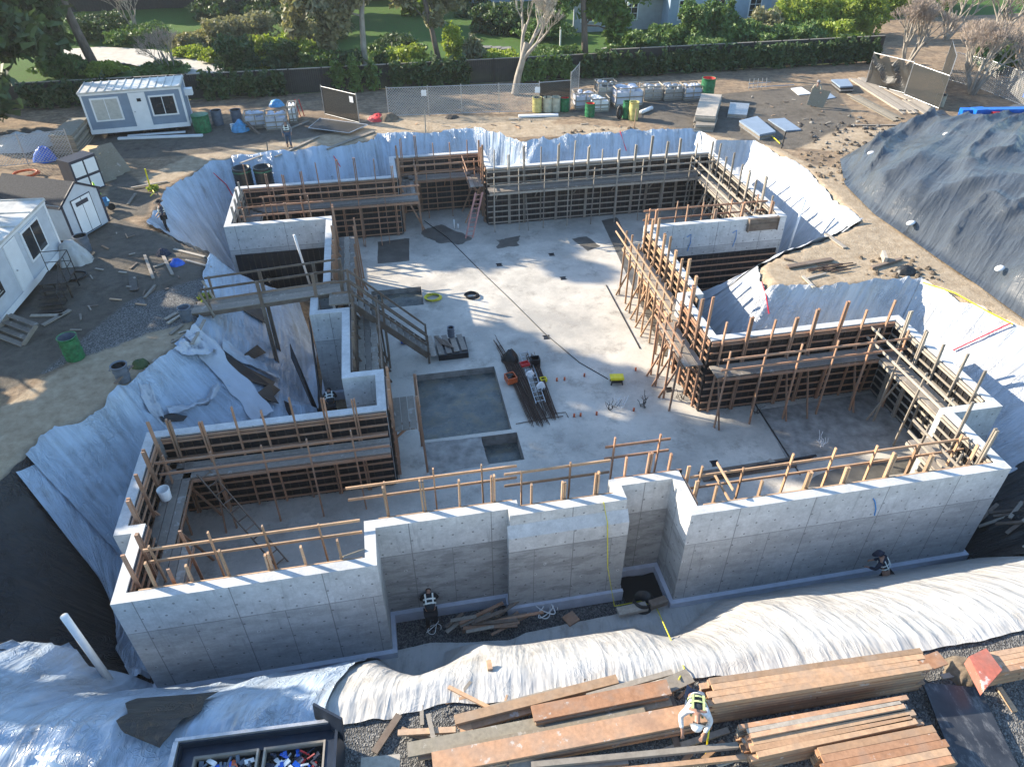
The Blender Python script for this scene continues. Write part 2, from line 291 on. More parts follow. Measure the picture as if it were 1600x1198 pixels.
# ---------------------------------------------------------------- mesh helpers
class MB:
    def __init__(s): s.v=[];s.f=[]
    def add(s,v,f): n=len(s.v); s.v+= [tuple(p) for p in v]; s.f+=[tuple(i+n for i in q) for q in f]; return s
    def box(s,a,b):
        x0,y0,z0=a;x1,y1,z1=b
        if x0>x1:x0,x1=x1,x0
        if y0>y1:y0,y1=y1,y0
        if z0>z1:z0,z1=z1,z0
        return s.add([(x0,y0,z0),(x1,y0,z0),(x1,y1,z0),(x0,y1,z0),(x0,y0,z1),(x1,y0,z1),(x1,y1,z1),(x0,y1,z1)],[(0,3,2,1),(4,5,6,7),(0,1,5,4),(1,2,6,5),(2,3,7,6),(3,0,4,7)])
    def beam(s,p,q,w,h,upv=(0,0,1)):
        p=Vector(p);q=Vector(q);d=(q-p).normalized();u=Vector(upv)
        if abs(d.dot(u))>.98: u=Vector((0,1,0))
        x=d.cross(u).normalized();y=x.cross(d).normalized(); x*=w/2;y*=h/2
        return s.add([p-x-y,p+x-y,p+x+y,p-x+y,q-x-y,q+x-y,q+x+y,q-x+y],[(0,3,2,1),(4,5,6,7),(0,1,5,4),(1,2,6,5),(2,3,7,6),(3,0,4,7)])
    def prism(s,pts,z0,z1):
        n=len(pts); a=sum(pts[i][0]*pts[(i+1)%n][1]-pts[(i+1)%n][0]*pts[i][1] for i in range(n))
        if a<0: pts=pts[::-1]
        return s.add([(p[0],p[1],z0) for p in pts]+[(p[0],p[1],z1) for p in pts],[tuple(range(n-1,-1,-1)),tuple(range(n,2*n))]+[(i,(i+1)%n,n+(i+1)%n,n+i) for i in range(n)])
    def tube(s,pts,r,n=6,cap=True):
        pts=[Vector(p) for p in pts]; k=len(pts); rr=r if isinstance(r,(list,tuple)) else [r]*k; v=[];f=[]
        for i,p in enumerate(pts):
            d=(pts[min(i+1,k-1)]-pts[max(i-1,0)]).normalized(); u=Vector((0,0,1)) if abs(d.z)<.95 else Vector((0,1,0))
            x=d.cross(u).normalized();y=x.cross(d).normalized()
            for j in range(n): a=2*math.pi*j/n; v.append(p+(x*math.cos(a)+y*math.sin(a))*rr[i])
        for i in range(k-1):
            for j in range(n): f.append((i*n+j,i*n+(j+1)%n,(i+1)*n+(j+1)%n,(i+1)*n+j))
        if cap: f.append(tuple(range(n-1,-1,-1))); f.append(tuple(range((k-1)*n,k*n)))
        return s.add(v,f)
    def lathe(s,prof,c=(0,0,0),n=20):
        v=[];f=[];k=len(prof)
        for r,z in prof:
            for j in range(n): a=2*math.pi*j/n; v.append((c[0]+r*math.cos(a),c[1]+r*math.sin(a),c[2]+z))
        for i in range(k-1):
            for j in range(n): f.append((i*n+j,i*n+(j+1)%n,(i+1)*n+(j+1)%n,(i+1)*n+j))
        return s.add(v,f)
    def ball(s,c,r,n=10,m=7):
        r=r if isinstance(r,(tuple,list)) else (r,r,r); prof=[]
        v=[];f=[]
        for i in range(m+1):
            t=math.pi*i/m
            for j in range(n): a=2*math.pi*j/n; v.append((c[0]+r[0]*math.sin(t)*math.cos(a),c[1]+r[1]*math.sin(t)*math.sin(a),c[2]-r[2]*math.cos(t)))
        for i in range(m):
            for j in range(n): f.append((i*n+j,i*n+(j+1)%n,(i+1)*n+(j+1)%n,(i+1)*n+j))
        return s.add(v,f)
    def grid(s,pts,nu,nv):   # pts row-major nv rows of nu
        return s.add(pts,[(j*nu+i,j*nu+i+1,(j+1)*nu+i+1,(j+1)*nu+i) for j in range(nv-1) for i in range(nu-1)])
    def mesh(s,name,mat=None,smooth=False):
        me=bpy.data.meshes.new(name); me.from_pydata(s.v,[],s.f)
        if mat: me.materials.append(M[mat] if isinstance(mat,str) else mat)
        if smooth: me.polygons.foreach_set('use_smooth',[True]*len(me.polygons))
        me.update(); return me
    def build(s,name,mat=None,parent=None,smooth=False,loc=None,rz=0):
        o=bpy.data.objects.new(name,s.mesh(name,mat,smooth)); C.objects.link(o)
        if parent: o.parent=parent
        if loc is not None: o.location=loc
        if rz: o.rotation_euler.z=rz
        return o
def tag(o,label,cat,group=None,kind=None):
    if label: o['label']=label
    if cat: o['category']=cat
    if group: o['group']=group
    if kind: o['kind']=kind
    return o
def empty(name,label,cat,loc=(0,0,0),rz=0,group=None):
    o=bpy.data.objects.new(name,None); C.objects.link(o); o.empty_display_size=.2; o.location=loc; o.rotation_euler.z=rz
    return tag(o,label,cat,group)
def dup(root,loc,rz=None,label=None,scale=None):
    r=root.copy(); C.objects.link(r); r.location=loc
    if rz is not None: r.rotation_euler.z=rz
    if label: r['label']=label
    if scale is not None: r.scale=scale if hasattr(scale,'__len__') else (scale,)*3
    for ch in list(root.children):
        c=ch.copy(); C.objects.link(c); c.parent=r
        for gch in list(ch.children):
            d=gch.copy(); C.objects.link(d); d.parent=c
    return r
def inpoly(x,y,poly):
    x=np.asarray(x,float);y=np.asarray(y,float);r=np.zeros(x.shape,bool);n=len(poly)
    for i in range(n):
        x0,y0=poly[i][:2];x1,y1=poly[(i+1)%n][:2]
        c=((y0>y)!=(y1>y)); xi=(x1-x0)*(y-y0)/((y1-y0) if y1!=y0 else 1e-9)+x0; r^=c&(x<xi)
    return r
def pdist(x,y,poly,closed=True):
    d=np.full(np.shape(x),1e9);n=len(poly)
    for i in range(n if closed else n-1):
        ax,ay=poly[i][:2];bx,by=poly[(i+1)%n][:2]; L=(bx-ax)**2+(by-ay)**2+1e-9
        t=np.clip(((x-ax)*(bx-ax)+(y-ay)*(by-ay))/L,0,1); d=np.minimum(d,np.hypot(x-ax-t*(bx-ax),y-ay-t*(by-ay)))
    return d
# ================================================================ SETTING: terrain with excavation
Z0=-3.6; ZB=-4.4
WO=[(-8.3,13.1),(-1.4,13.1),(-1.4,14.45),(2.5,14.45),(2.5,14.17),(6.1,14.17),(6.1,14.75),(7.75,14.75),(7.75,13.2),(18.4,13.2),(18.4,15.95),(20.3,15.95),(20.3,22.0),(12.3,22.0),(12.3,25.1),(13.05,25.1),(13.05,31.8),(20.4,31.8),(20.4,41.8),(6.4,41.5),(6.4,44.4),(.45,44.4),(.45,41.3),(-8.3,41.3),(-8.3,36),(-3.2,36),(-3.2,28.6),(-3.7,28.6),(-3.7,26.6),(-2.37,26.6),(-2.37,21.9),(-1.15,21.9),(-1.15,20.1),(-8.8,20.1),(-8.8,15.55),(-8.3,15.55)]
WO[18:20]=[(20.4,41.6),(6.4,41.6)]
RIM=[(-12.1,36.9),(-12.0,41.5),(-10.2,45.3),(-9.05,46.0),(-3.8,46.3),(-.4,47.3),(-.1,48.6),(6.3,48.1),(9.3,45.6),(17,45.6),(21,45.3),(21.3,43.0),(23.8,42.7),(24.5,37.3),(23.7,30.4),(21.0,29.0),(18.1,27.9),(16.5,27.0),(16.3,25.2),(19,24.6),(23.1,24.5),(23.7,22.4),(25,20),(28,16),(29,11),(24,8.5),(14.8,8.3),(12.5,8.2),(6.3,8.7),(.1,9.4),(-2,9.2),(-6,9.2),(-10,10.0),(-12,10.8),(-15,12),(-15,15),(-13,17.8),(-12.3,20.4),(-11.2,21),(-10.5,21.8),(-9.8,23.1),(-8.3,26.3),(-8.5,33)]
MO=[tuple(at(*q)[:2]) for q in((1322,252),(1330,290),(1375,335),(1430,372),(1470,400),(1530,440),(1640,520))]+[(48,22),(56,30),(52,40),(42,44),(35,43.5)]
def mound(x,y):
    ins=inpoly(x,y,MO); d=pdist(x,y,MO)
    return np.where(ins,2.35*(1-np.exp(-d/3.2))+1.3*(fbm(x*.16,y*.16,9,3)-.5)*np.clip(d/3,0,1),0)
def H(x,y):
    x=np.asarray(x,float);y=np.asarray(y,float)
    ins=inpoly(x,y,RIM); iw=inpoly(x,y,WO); dr=pdist(x,y,RIM); dw=pdist(x,y,WO)
    mg=np.where(y<13.6,.15+1.45*np.clip((x+1.8)/1.2,0,1)*np.clip((9.2-x)/2.6,0,1),.9); t=np.clip(dr/np.maximum(dr+dw-mg,.4),0,1); t=np.where(iw,1,t)
    pw=np.where(y<13.6,1.5,1.12); t=np.clip(t,0,1)**pw
    pit=-(ZB*-1)*t+0.0
    z=np.where(ins,pit+.12*(fbm(x*.9,y*.9,3)-.5)*np.clip(dr,0,1)*(1-t),.16*(fbm(x*.45,y*.45,5)-.47)*np.clip(dr/1.5,0,1))
    return z+mound(x,y)
def hit(px,py,lift=0.):
    d=fw*FPX+rt*(px-800)+up*(599-py); d=d/abs(d.z)
    z=1.
    s=np.linspace(CAMH-6.5,CAMH+4.6,500); X=d.x*s; Y=d.y*s; zz=CAMH-s; h=H(X,Y)+lift
    i=int(np.argmax(zz<=h)); return Vector((X[i],Y[i],float(h[i])))
def build_ground():
    xs=np.concatenate([[-500,-250,-120,-80,-60],np.arange(-48,-16,.8),np.arange(-16,30,.28),np.arange(30,60,.6),[62,66,72,80,95,120,180,300,500]])
    ys=np.concatenate([[-300,-100,-30,-5,2],np.arange(4,50,.28),np.arange(50,64,.5),np.arange(64,112,1.),[115,120,130,150,200,300,600]])
    X,Y=np.meshgrid(xs,ys); ins=inpoly(X,Y,RIM); Z=H(X,Y)
    Z=np.where(ins,Z-.16,Z); Z=np.where(inpoly(X,Y,MO),Z-.2,Z)
    Z=np.where(inpoly(X,Y,WO),-4.45,Z)
    nu,nv=len(xs),len(ys); b=MB(); b.v=list(map(tuple,np.stack([X.ravel(),Y.ravel(),Z.ravel()],1).tolist()))
    b.f=[(j*nu+i,j*nu+i+1,(j+1)*nu+i+1,(j+1)*nu+i) for j in range(nv-1) for i in range(nu-1)]
    o=b.build('ground','ground_soil',smooth=True); tag(o,'bare trampled soil, gravel and grass around the excavation','ground',kind='structure')
    x=X.ravel();y=Y.ravel()
    def z(polys,f=.6):
        r=np.zeros(x.shape)
        for p in polys:
            p=[tuple(at(*q)[:2]) for q in p]; d=pdist(x,y,p); i=inpoly(x,y,p); r=np.maximum(r,np.clip(.5+np.where(i,d,-d)/(2*f),0,1))
        return r
    grav=z([[(-300,1130),(200,1190),(560,1098),(700,1060),(1100,1035),(1480,995),(1700,960),(1900,1500),(-300,1500)],[(290,430),(330,430),(310,500),(240,520),(120,560),(60,590),(60,520),(200,440)]])
    grav=np.maximum(grav,np.where(inpoly(x,y,RIM)&(y<15),1,0))
    grass=np.where(y>59.4,1.,0)*np.where((x>30)&(y<75)&(x>41),0,1)
    sand=z([[(380,212),(480,200),(600,192),(900,195),(1000,200),(990,212),(600,215),(500,236),(420,246),(330,256),(250,290),(200,290),(300,240)],[(1090,206),(1130,215),(1185,216),(1270,260),(1340,260),(1400,345),(1460,400),(1600,490),(1700,560),(1500,480),(1430,445),(1200,455),(1180,415),(1290,370),(1345,350),(1262,272)],[(0,640),(120,565),(290,495),(320,520),(215,600),(125,665),(60,690),(0,780),(-80,780)],[(1250,200),(1420,200),(1420,215),(1320,240),(1200,225)],[(560,180),(880,182),(860,195),(600,195)]])
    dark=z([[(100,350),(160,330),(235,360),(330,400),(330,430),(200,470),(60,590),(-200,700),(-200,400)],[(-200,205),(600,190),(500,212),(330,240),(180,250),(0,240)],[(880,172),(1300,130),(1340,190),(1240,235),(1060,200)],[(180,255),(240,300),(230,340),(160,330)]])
    col=np.stack([grav,grass,sand,dark],1).astype(np.float32)
    at_=o.data.color_attributes.new('zone','FLOAT_COLOR','POINT'); at_.data.foreach_set('color',col.ravel())
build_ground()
def resamp(pl,n):
    p=np.array([q[:2] for q in pl],float); s=np.concatenate([[0],np.cumsum(np.hypot(*np.diff(p,axis=0).T))]); t=np.linspace(0,s[-1],n)
    return np.stack([np.interp(t,s,p[:,0]),np.interp(t,s,p[:,1])],1),s[-1]
def setuv(ob,uv):
    me=ob.data; l=me.uv_layers.new(name='UVMap'); li=np.empty(len(me.loops),np.int32); me.loops.foreach_get('vertex_index',li); l.data.foreach_set('uv',uv[li].astype(np.float32).ravel())
def ribbon(top,bot,mat,label,cat='plastic sheet',name='plastic_sheet',amp=.10,freq=1.1,lift=.03,seed=0,res=.13,edge=.25,group=None,zf=None,bulge=0,along=False,fine=1.,name_kind=None):
    T,L1=resamp(top,2);B,L2=resamp(bot,2)
    L=max(L1,L2); nu=max(12,int(L/res)); T,_=resamp(top,nu);B,_=resamp(bot,nu)
    w=float(np.median(np.hypot(*(T-B).T))); nv=max(6,int(w*1.4/res))
    V=np.linspace(0,1,nv)[:,None,None]; P=T[None]*(1-V)+B[None]*V
    U=np.linspace(0,L,nu)[None,:]*np.ones((nv,1)); VV=np.linspace(0,w*1.4,nv)[:,None]*np.ones((1,nu))
    # ragged edges
    j=(fbm(U[0]*.55,U[0]*0+.5,seed+50,3)-.45)*edge*2.2+(vn(U[0]*3,U[0]*0+.5,seed+51)-.5)*.07
    for k in(0,-1):
        sg=1 if k==0 else -1
        d=(T-B)/np.maximum(np.hypot(*(T-B).T),.3)[:,None]; wgt=np.exp(-np.arange(nv)/3.) if k==0 else np.exp(-np.arange(nv)[::-1]/3.)
        P=P+(d*j[:,None]*sg)[None]*wgt[:,None,None]*(1 if k==0 else .3)
    X,Y=P[...,0],P[...,1]
    h=H(X,Y) if zf is None else zf(X,Y)
    a,b=(U,VV) if not along else (VV,U)
    wb=fbm(U*.5,VV*.5,seed+4)*2.2
    f=ridge(a*freq*.8+wb*.7,b*.12+wb*.2,seed)**2.5*amp*1.3+ridge(a*freq*2.2+wb*1.6,b*.22,seed+1)**3*amp*.5+(fbm(a*.6,b*.6,seed+2,3)-.5)*amp*1.2
    f=f+.02*fine*ridge(a*4+wb*2,b*.5,seed+6)+amp*.45*ridge(a*1.2-b*.9+wb,b*.3+a*.15,seed+9)**5
    Z=h+lift+f+bulge*np.sin(np.pi*V[:,:,0])
    o=MB(); pts=np.stack([X,Y,Z],-1).reshape(-1,3).tolist(); o.grid(pts,nu,nv)
    ob=o.build(name,mat,smooth=True); tag(ob,label,cat,group)
    setuv(ob,np.stack([a,b],-1).reshape(-1,2)); return ob
HP=lambda l:[tuple(hit(*q)[:2]) for q in l]
ribbon([(-8.6,33.2),(-12.1,36.9),(-12.0,41.5),(-10.2,45.3),(-9.05,46)],[(-5.2,34.2),(-8.4,35.9),(-8.4,38.5),(-8.4,41.1),(-8.35,41.4)],'sheet_clear','crumpled clear plastic over the earth bank beside the twin black corrugated pipes','plastic sheet',seed=1,amp=.16)
ribbon([(-9.05,46),(-3.8,46.3),(-.4,47.3)],[(-8.3,41.4),(-3,41.4),(.38,41.4)],'sheet_clear','blue-tinted clear plastic bank behind the back left room, right of the black pipes',seed=2,amp=.14)
ribbon([(-.4,47.3),(-.1,48.6),(6.3,48.1)],[(.4,41.5),(.4,44.5),(6.4,44.5)],'sheet_clear','smooth blue-tinted plastic behind the narrow back bay of the foundation',seed=3,amp=.10)
ribbon([(6.3,48.1),(9.3,45.6),(17,45.6),(21,45.3)],[(6.45,44.4),(6.5,41.7),(16,41.7),(20.4,41.7)],'sheet_clear','wrinkled plastic bank with a bright white fold behind the long back right wall',seed=4,amp=.15)
ribbon([(21,45.3),(21.3,43),(23.8,42.7),(24.5,37.3),(23.7,30.4)],[(20.4,41.7),(20.5,41.6),(20.5,39),(20.5,35),(20.5,31)],'sheet_white','sunlit white plastic slope right of the back right room',seed=5,amp=.05)
ribbon([(23.7,30.4),(21,29),(18.1,27.9),(16.4,27)],[(20.5,31.6),(18,31.5),(15.5,31.5),(13.3,31)],'sheet_white','small white plastic slope below the black formwork of the back right room',seed=6,amp=.1)
ribbon([(16.4,27.1),(16.2,26.2),(16.2,25.1)],[(13.3,31.2),(13.2,27),(13,24.3)],'sheet_white','bright white plastic slope in the pocket beside the tall centre-right wall',seed=7,amp=.08)
ribbon([(16.0,25.2),(19,24.6),(23.1,24.5)],[(12.5,23.9),(15,22.2),(20.3,22.2)],'sheet_white','greyish plastic bank with a red ribbon behind the front right room',seed=8,amp=.2)
ribbon([(23.1,24.5),(23.7,22.4),(25,20),(28,16)],[(20.4,22.2),(20.4,20),(20.4,18),(20.4,15.8)],'sheet_white','long white plastic slope on the right outside the front right room',seed=9,amp=.06)
ribbon([(28,16.2),(29,11),(24,8.5)],[(20.5,15.9),(18.6,14.6),(18.6,11.5)],'liner_black','dark liner on the deep slope at the lower right corner of the foundation','liner','ground_liner',seed=10,amp=.10)
ribbon([(-3.6,8.7),(-1.5,8.75),(.1,8.7),(3,8.45),(6.3,8.3),(12.5,7.9),(14.8,8.0),(21,8.2)],HP([(560,1032),(600,1022),(680,1007),(796,1003),(822,990),(950,966),(1000,955),(1100,940),(1281,910),(1412,886),(1525,874),(1640,880)]),'sheet_dusty','long dusty white plastic slope in front of the foundation',seed=11,amp=.05,freq=.22,lift=.05,fine=.35)
ribbon([(-15,9.2),(-10,8.3),(-6,8.2),(-2.7,9.0)],HP([(-60,1015),(0,1012),(112,1008),(140,1045),(240,1070),(420,1054),(600,1024)]),'sheet_clear','rumpled clear plastic at the bottom left corner around a black patch',seed=12,amp=.14,lift=.06)
ribbon(HP([(352,1092),(328,1103),(320,1126),(292,1138),(280,1162),(262,1184)]),HP([(222,1104),(204,1110),(210,1128),(190,1138),(200,1158),(228,1170)]),'liner_black','black patch of exposed liner in the bottom left plastic','liner','ground_liner',seed=13,amp=.03,lift=.36,edge=.15)
ribbon(HP([(28,742),(100,728),(192,737)])+[(-8.95,15.7)],HP([(175,930),(185,1020),(205,1058),(238,1066)]),'sheet_clear','pale plastic cape hanging down the left outside corner of the foundation',seed=14,amp=.16)
ribbon([(-15,12.2),(-15,15),(-13,17.8),(-12.3,20.2)],[(-8.6,12.3),(-8.9,14),(-9.2,17),(-9.4,19)],'liner_black','black ground liner on the deep slope at the left edge','liner','ground_liner',seed=15,amp=.07,lift=-.06)
ribbon([(-12.4,19.6),(-12.3,20.4),(-11.2,21),(-10.5,21.8),(-9.8,23.1),(-8.7,25.2)],[(-9.1,17),(-9.0,19.6),(-8.6,20.2),(-6.5,20.2),(-4.5,20.3),(-3.4,21.5)],'sheet_clear','torn clear plastic bank behind the front left room, below the loose black strips',seed=16,amp=.2)
ribbon([(-8.7,25.2),(-8.3,26.3),(-8.4,30),(-8.6,33.2)],[(-3.5,21.5),(-4.0,25.5),(-4.2,30),(-5.2,34.2)],'sheet_clear','rippled blue-grey plastic slope under the wooden gangway',seed=17,amp=.07,freq=.9,along=True)
# mound under black tarp
cx_,cy_=np.mean(MO,0)
b=MB(); ns,nr=300,90; TH=resamp(MO+[MO[0]],ns)[0]; rr=np.linspace(1.04,0,nr)[:,None,None]; Pm=np.array([cx_,cy_])+(TH[None]-np.array([cx_,cy_]))*rr
X,Y=Pm[...,0],Pm[...,1]; U=np.linspace(0,40,ns)[None]*np.ones((nr,1)); V_=(1-rr[...,0])*12*np.ones((1,ns)); wb=fbm(X*.25,Y*.25,30)*4
aX=(X*.8+Y*.6);bX=(-X*.6+Y*.8)
Zm=mound(X,Y)+.05+np.clip((1.04-rr[...,0])*8,0,1)*(ridge(bX*.45+wb*.5,aX*.07+wb*.15,31)**4*.6+ridge(bX*1.1+wb*.5,aX*.10+wb*.2,32)**5*.35+ridge(bX*.3-aX*.25+wb*.4,aX*.12+bX*.1,36)**6*.2)
b.grid(np.stack([X,Y,Zm],-1).reshape(-1,3).tolist(),ns,nr); ob=tag(b.build('tarp_covered_mound','sheet_black',smooth=True),'big earth mound under a wrinkled shiny black tarp','tarp'); setuv(ob,np.stack([bX,aX],-1).reshape(-1,2))
# ================================================================ FOUNDATION
def inset(poly,t):
    n=len(poly);o=[]
    for i in range(n):
        p,c,q=[Vector(poly[(i+k)%n]) for k in(-1,0,1)]
        d1=(c-p).normalized();d2=(q-c).normalized(); n1=Vector((-d1.y,d1.x));n2=Vector((-d2.y,d2.x))
        o.append(tuple(c+(n1 if abs(n1.dot(n2))>.99 else n1+n2)*t))
    return o
WI=inset(WO,.32)
F=empty('concrete_foundation','cast concrete basement walls with a stepped outline, still without a roof','foundation')
NW=len(WO)
for i in range(NW):
    j=(i+1)%NW; b=MB(); a0,a1,c0,c1=WO[i],WO[j],WI[i],WI[j]
    zt=0.
    # top, outer, inner faces (mitred ends meet the neighbour)
    b.add([(*a0,ZB),(*a1,ZB),(*c1,ZB),(*c0,ZB),(*a0,zt),(*a1,zt),(*c1,zt),(*c0,zt)],[(0,1,5,4),(4,5,6,7),(2,3,7,6)])
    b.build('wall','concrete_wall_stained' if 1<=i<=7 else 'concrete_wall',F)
# bay thickening with chamfered shoulder
b=MB(); y0,y1=14.167,13.92; pr=[(y0,-.42),(y1,-.74),(y1,ZB),(y0,ZB)]
b.add([(2.42,y,z) for y,z in pr]+[(6.16,y,z) for y,z in pr],[(0,4,5,1),(1,5,6,2),(0,1,2,3),(7,6,5,4)]); b.build('bay_front','concrete_wall_stained',F)
FO=inset(WO,-.14); FO2=inset(WO,-.003)
b=MB()
for i in range(NW):
    j=(i+1)%NW; b.add([(*FO[i],ZB-.1),(*FO[j],ZB-.1),(*FO2[j],-4.05),(*FO2[i],-4.05),(*FO[i],-4.07),(*FO[j],-4.07)],[(0,1,5,4),(4,5,2,3)])
b.build('footing','membrane',F)
b=MB(); b.box((2.36,13.80,ZB-.1),(6.24,13.915,-4.02)); b.build('footing','membrane',F)
# slab with pits: assembled from cells
pits=[(.4,4.0,22.0,26.45,-.34),(2.68,4.17,20.14,21.78,-.55),(-1.36,1.3,32.5,34.4,-.30)]
xs=sorted({-8.9,20.4}|{p[0] for p in pits}|{p[1] for p in pits}); ys=sorted({13.0,44.5}|{p[2] for p in pits}|{p[3] for p in pits})
b=MB(); WM=inset(WO,.16)
for i in range(len(xs)-1):
    for j in range(len(ys)-1):
        cxm,cym=(xs[i]+xs[i+1])/2,(ys[j]+ys[j+1])/2
        if any(p[0]<cxm<p[1] and p[2]<cym<p[3] for p in pits): continue
        b.add([(xs[i],ys[j],Z0),(xs[i+1],ys[j],Z0),(xs[i+1],ys[j+1],Z0),(xs[i],ys[j+1],Z0)],[(0,1,2,3)])
import bmesh
o=b.build('slab','concrete_slab'); bm=bmesh.new(); bm.from_mesh(o.data)
bmesh.ops.remove_doubles(bm,verts=bm.verts,dist=1e-4)
for a in sorted({p[0] for p in WM}):
    bmesh.ops.bisect_plane(bm,geom=bm.verts[:]+bm.edges[:]+bm.faces[:],plane_co=(a,0,0),plane_no=(1,0,0))
for a in sorted({p[1] for p in WM}):
    bmesh.ops.bisect_plane(bm,geom=bm.verts[:]+bm.edges[:]+bm.faces[:],plane_co=(0,a,0),plane_no=(0,1,0))
dl=[f for f in bm.faces if not bool(inpoly(f.calc_center_median().x,f.calc_center_median().y,WM))]
bmesh.ops.delete(bm,geom=dl,context='FACES'); bm.to_mesh(o.data); bm.free()
tag(o,'grey concrete basement slab with stains and damp patches','slab',kind='structure')
b=MB(); bf=MB()
for x0,x1,y0,y1,dz in pits:
    z=Z0+dz
    b.add([(x0,y0,z),(x1,y0,z),(x1,y1,z),(x0,y1,z),(x0,y0,Z0),(x1,y0,Z0),(x1,y1,Z0),(x0,y1,Z0)],[(1,0,4,5),(2,1,5,6),(3,2,6,7),(0,3,7,4)])
    bf.add([(x0,y0,z),(x1,y0,z),(x1,y1,z),(x0,y1,z)],[(0,1,2,3)])
tag(b.build('pit_edge','concrete_rough'),'rough concrete sides of the sunken pits in the slab','pit edge',kind='structure')
tag(bf.build('pit_floor','pit_floor'),'damp dark floors of the sunken pits','pit floor',kind='structure')
def flat(name,pts,z,mat,label,cat,kind='structure',wob=0,seed=0):
    p=[(v[0],v[1]) for v in pts]
    if wob:
        q,L=resamp(p+[p[0]],90); q=q[:-1]; c=q.mean(0); ang=np.linspace(0,6.28,89,endpoint=False)
        k=1+wob*(fbm(2.2*np.cos(ang)+5,2.2*np.sin(ang)+5,seed,5)-.5)*2; p=[tuple(v) for v in (c+(q-c)*k[:,None])]
    b=MB(); b.add([(x,y,z) for x,y in p],[tuple(range(len(p)))]); me=b
    o=b.build(name,mat); bm=bmesh.new(); bm.from_mesh(o.data); bmesh.ops.triangulate(bm,faces=bm.faces[:]); bm.normal_update()
    for f in bm.faces:
        if f.normal.z<0: f.normal_flip()
    bm.to_mesh(o.data); bm.free(); return tag(o,label,cat,kind=kind)
k=Z0+.004
flat('puddle',P2([(662,362),(690,350),(735,372),(722,382),(690,380),(655,370)],Z0),k,'concrete_wet','damp dark patch at the foot of the pink ladder','puddle',wob=.3,seed=2)
flat('puddle',P2([(1295,668),(1350,655),(1330,688),(1300,688)],Z0),k,'concrete_wet','damp dark patch in the middle of the front right room floor','puddle',wob=.4,seed=3)
flat('puddle',P2([(1290,735),(1380,712),(1440,715),(1420,735),(1330,760),(1260,762)],Z0),k,'concrete_wet','wide wet patch along the front right room wall','puddle',wob=.3,seed=4)
flat('puddle',P2([(895,374),(915,368),(938,385),(918,392)],Z0),k,'concrete_wet','small square damp patch near the back right wing','puddle',wob=.15,seed=5)
flat('puddle',P2([(590,378),(640,372),(640,408),(590,412)],Z0),k,'concrete_wet','damp rectangle of slab below the back left formwork','puddle',wob=.06,seed=6)
flat('puddle',P2([(1195,640),(1240,635),(1240,655),(1210,672)],Z0),k,'concrete_wet','damp patch in the far corner of the front right room','puddle',wob=.4,seed=7)
flat('puddle',P2([(775,375),(810,370),(812,385),(780,388)],Z0),k,'concrete_wet','oval damp stain on the slab right of the pink ladder','puddle',wob=.4,seed=8)
flat('slab_patch',P2([(661,692),(752,682),(764,726),(672,742)],Z0),k,'concrete_rough','rough darker square of slab left of the small pit','slab patch',wob=.05,seed=9)
flat('slab_patch',P2([(1186,640),(1420,605),(1480,690),(1235,728)],Z0),k+.004-.002,'concrete_rough','darker later pour of slab in the front right room','slab patch')
b=MB(); pl=[at(*q,Z0) for q in((1180,632),(1238,722),(1250,742))]
for p,q in zip(pl,pl[1:]): b.beam((p.x,p.y,Z0+.02),(q.x,q.y,Z0+.02),.05,.03)
tag(b.build('slab_joint','steel_dark'),'dark joint strip along the front right room floor','joint strip')
b=MB(); pl=[at(*q,Z0) for q in((947,446),(1000,545))]; b.beam((pl[0].x,pl[0].y,Z0+.02),(pl[1].x,pl[1].y,Z0+.02),.05,.03)
tag(b.build('slab_joint','steel_dark'),'thin dark strip on the sunny slab beside the centre-right formwork','joint strip')
flat('slab_trench',P2([(940,345),(965,340),(1062,560),(1040,560)],Z0),k,'concrete_wet','damp strip of slab under the centre-right formwork','slab patch',wob=.02)
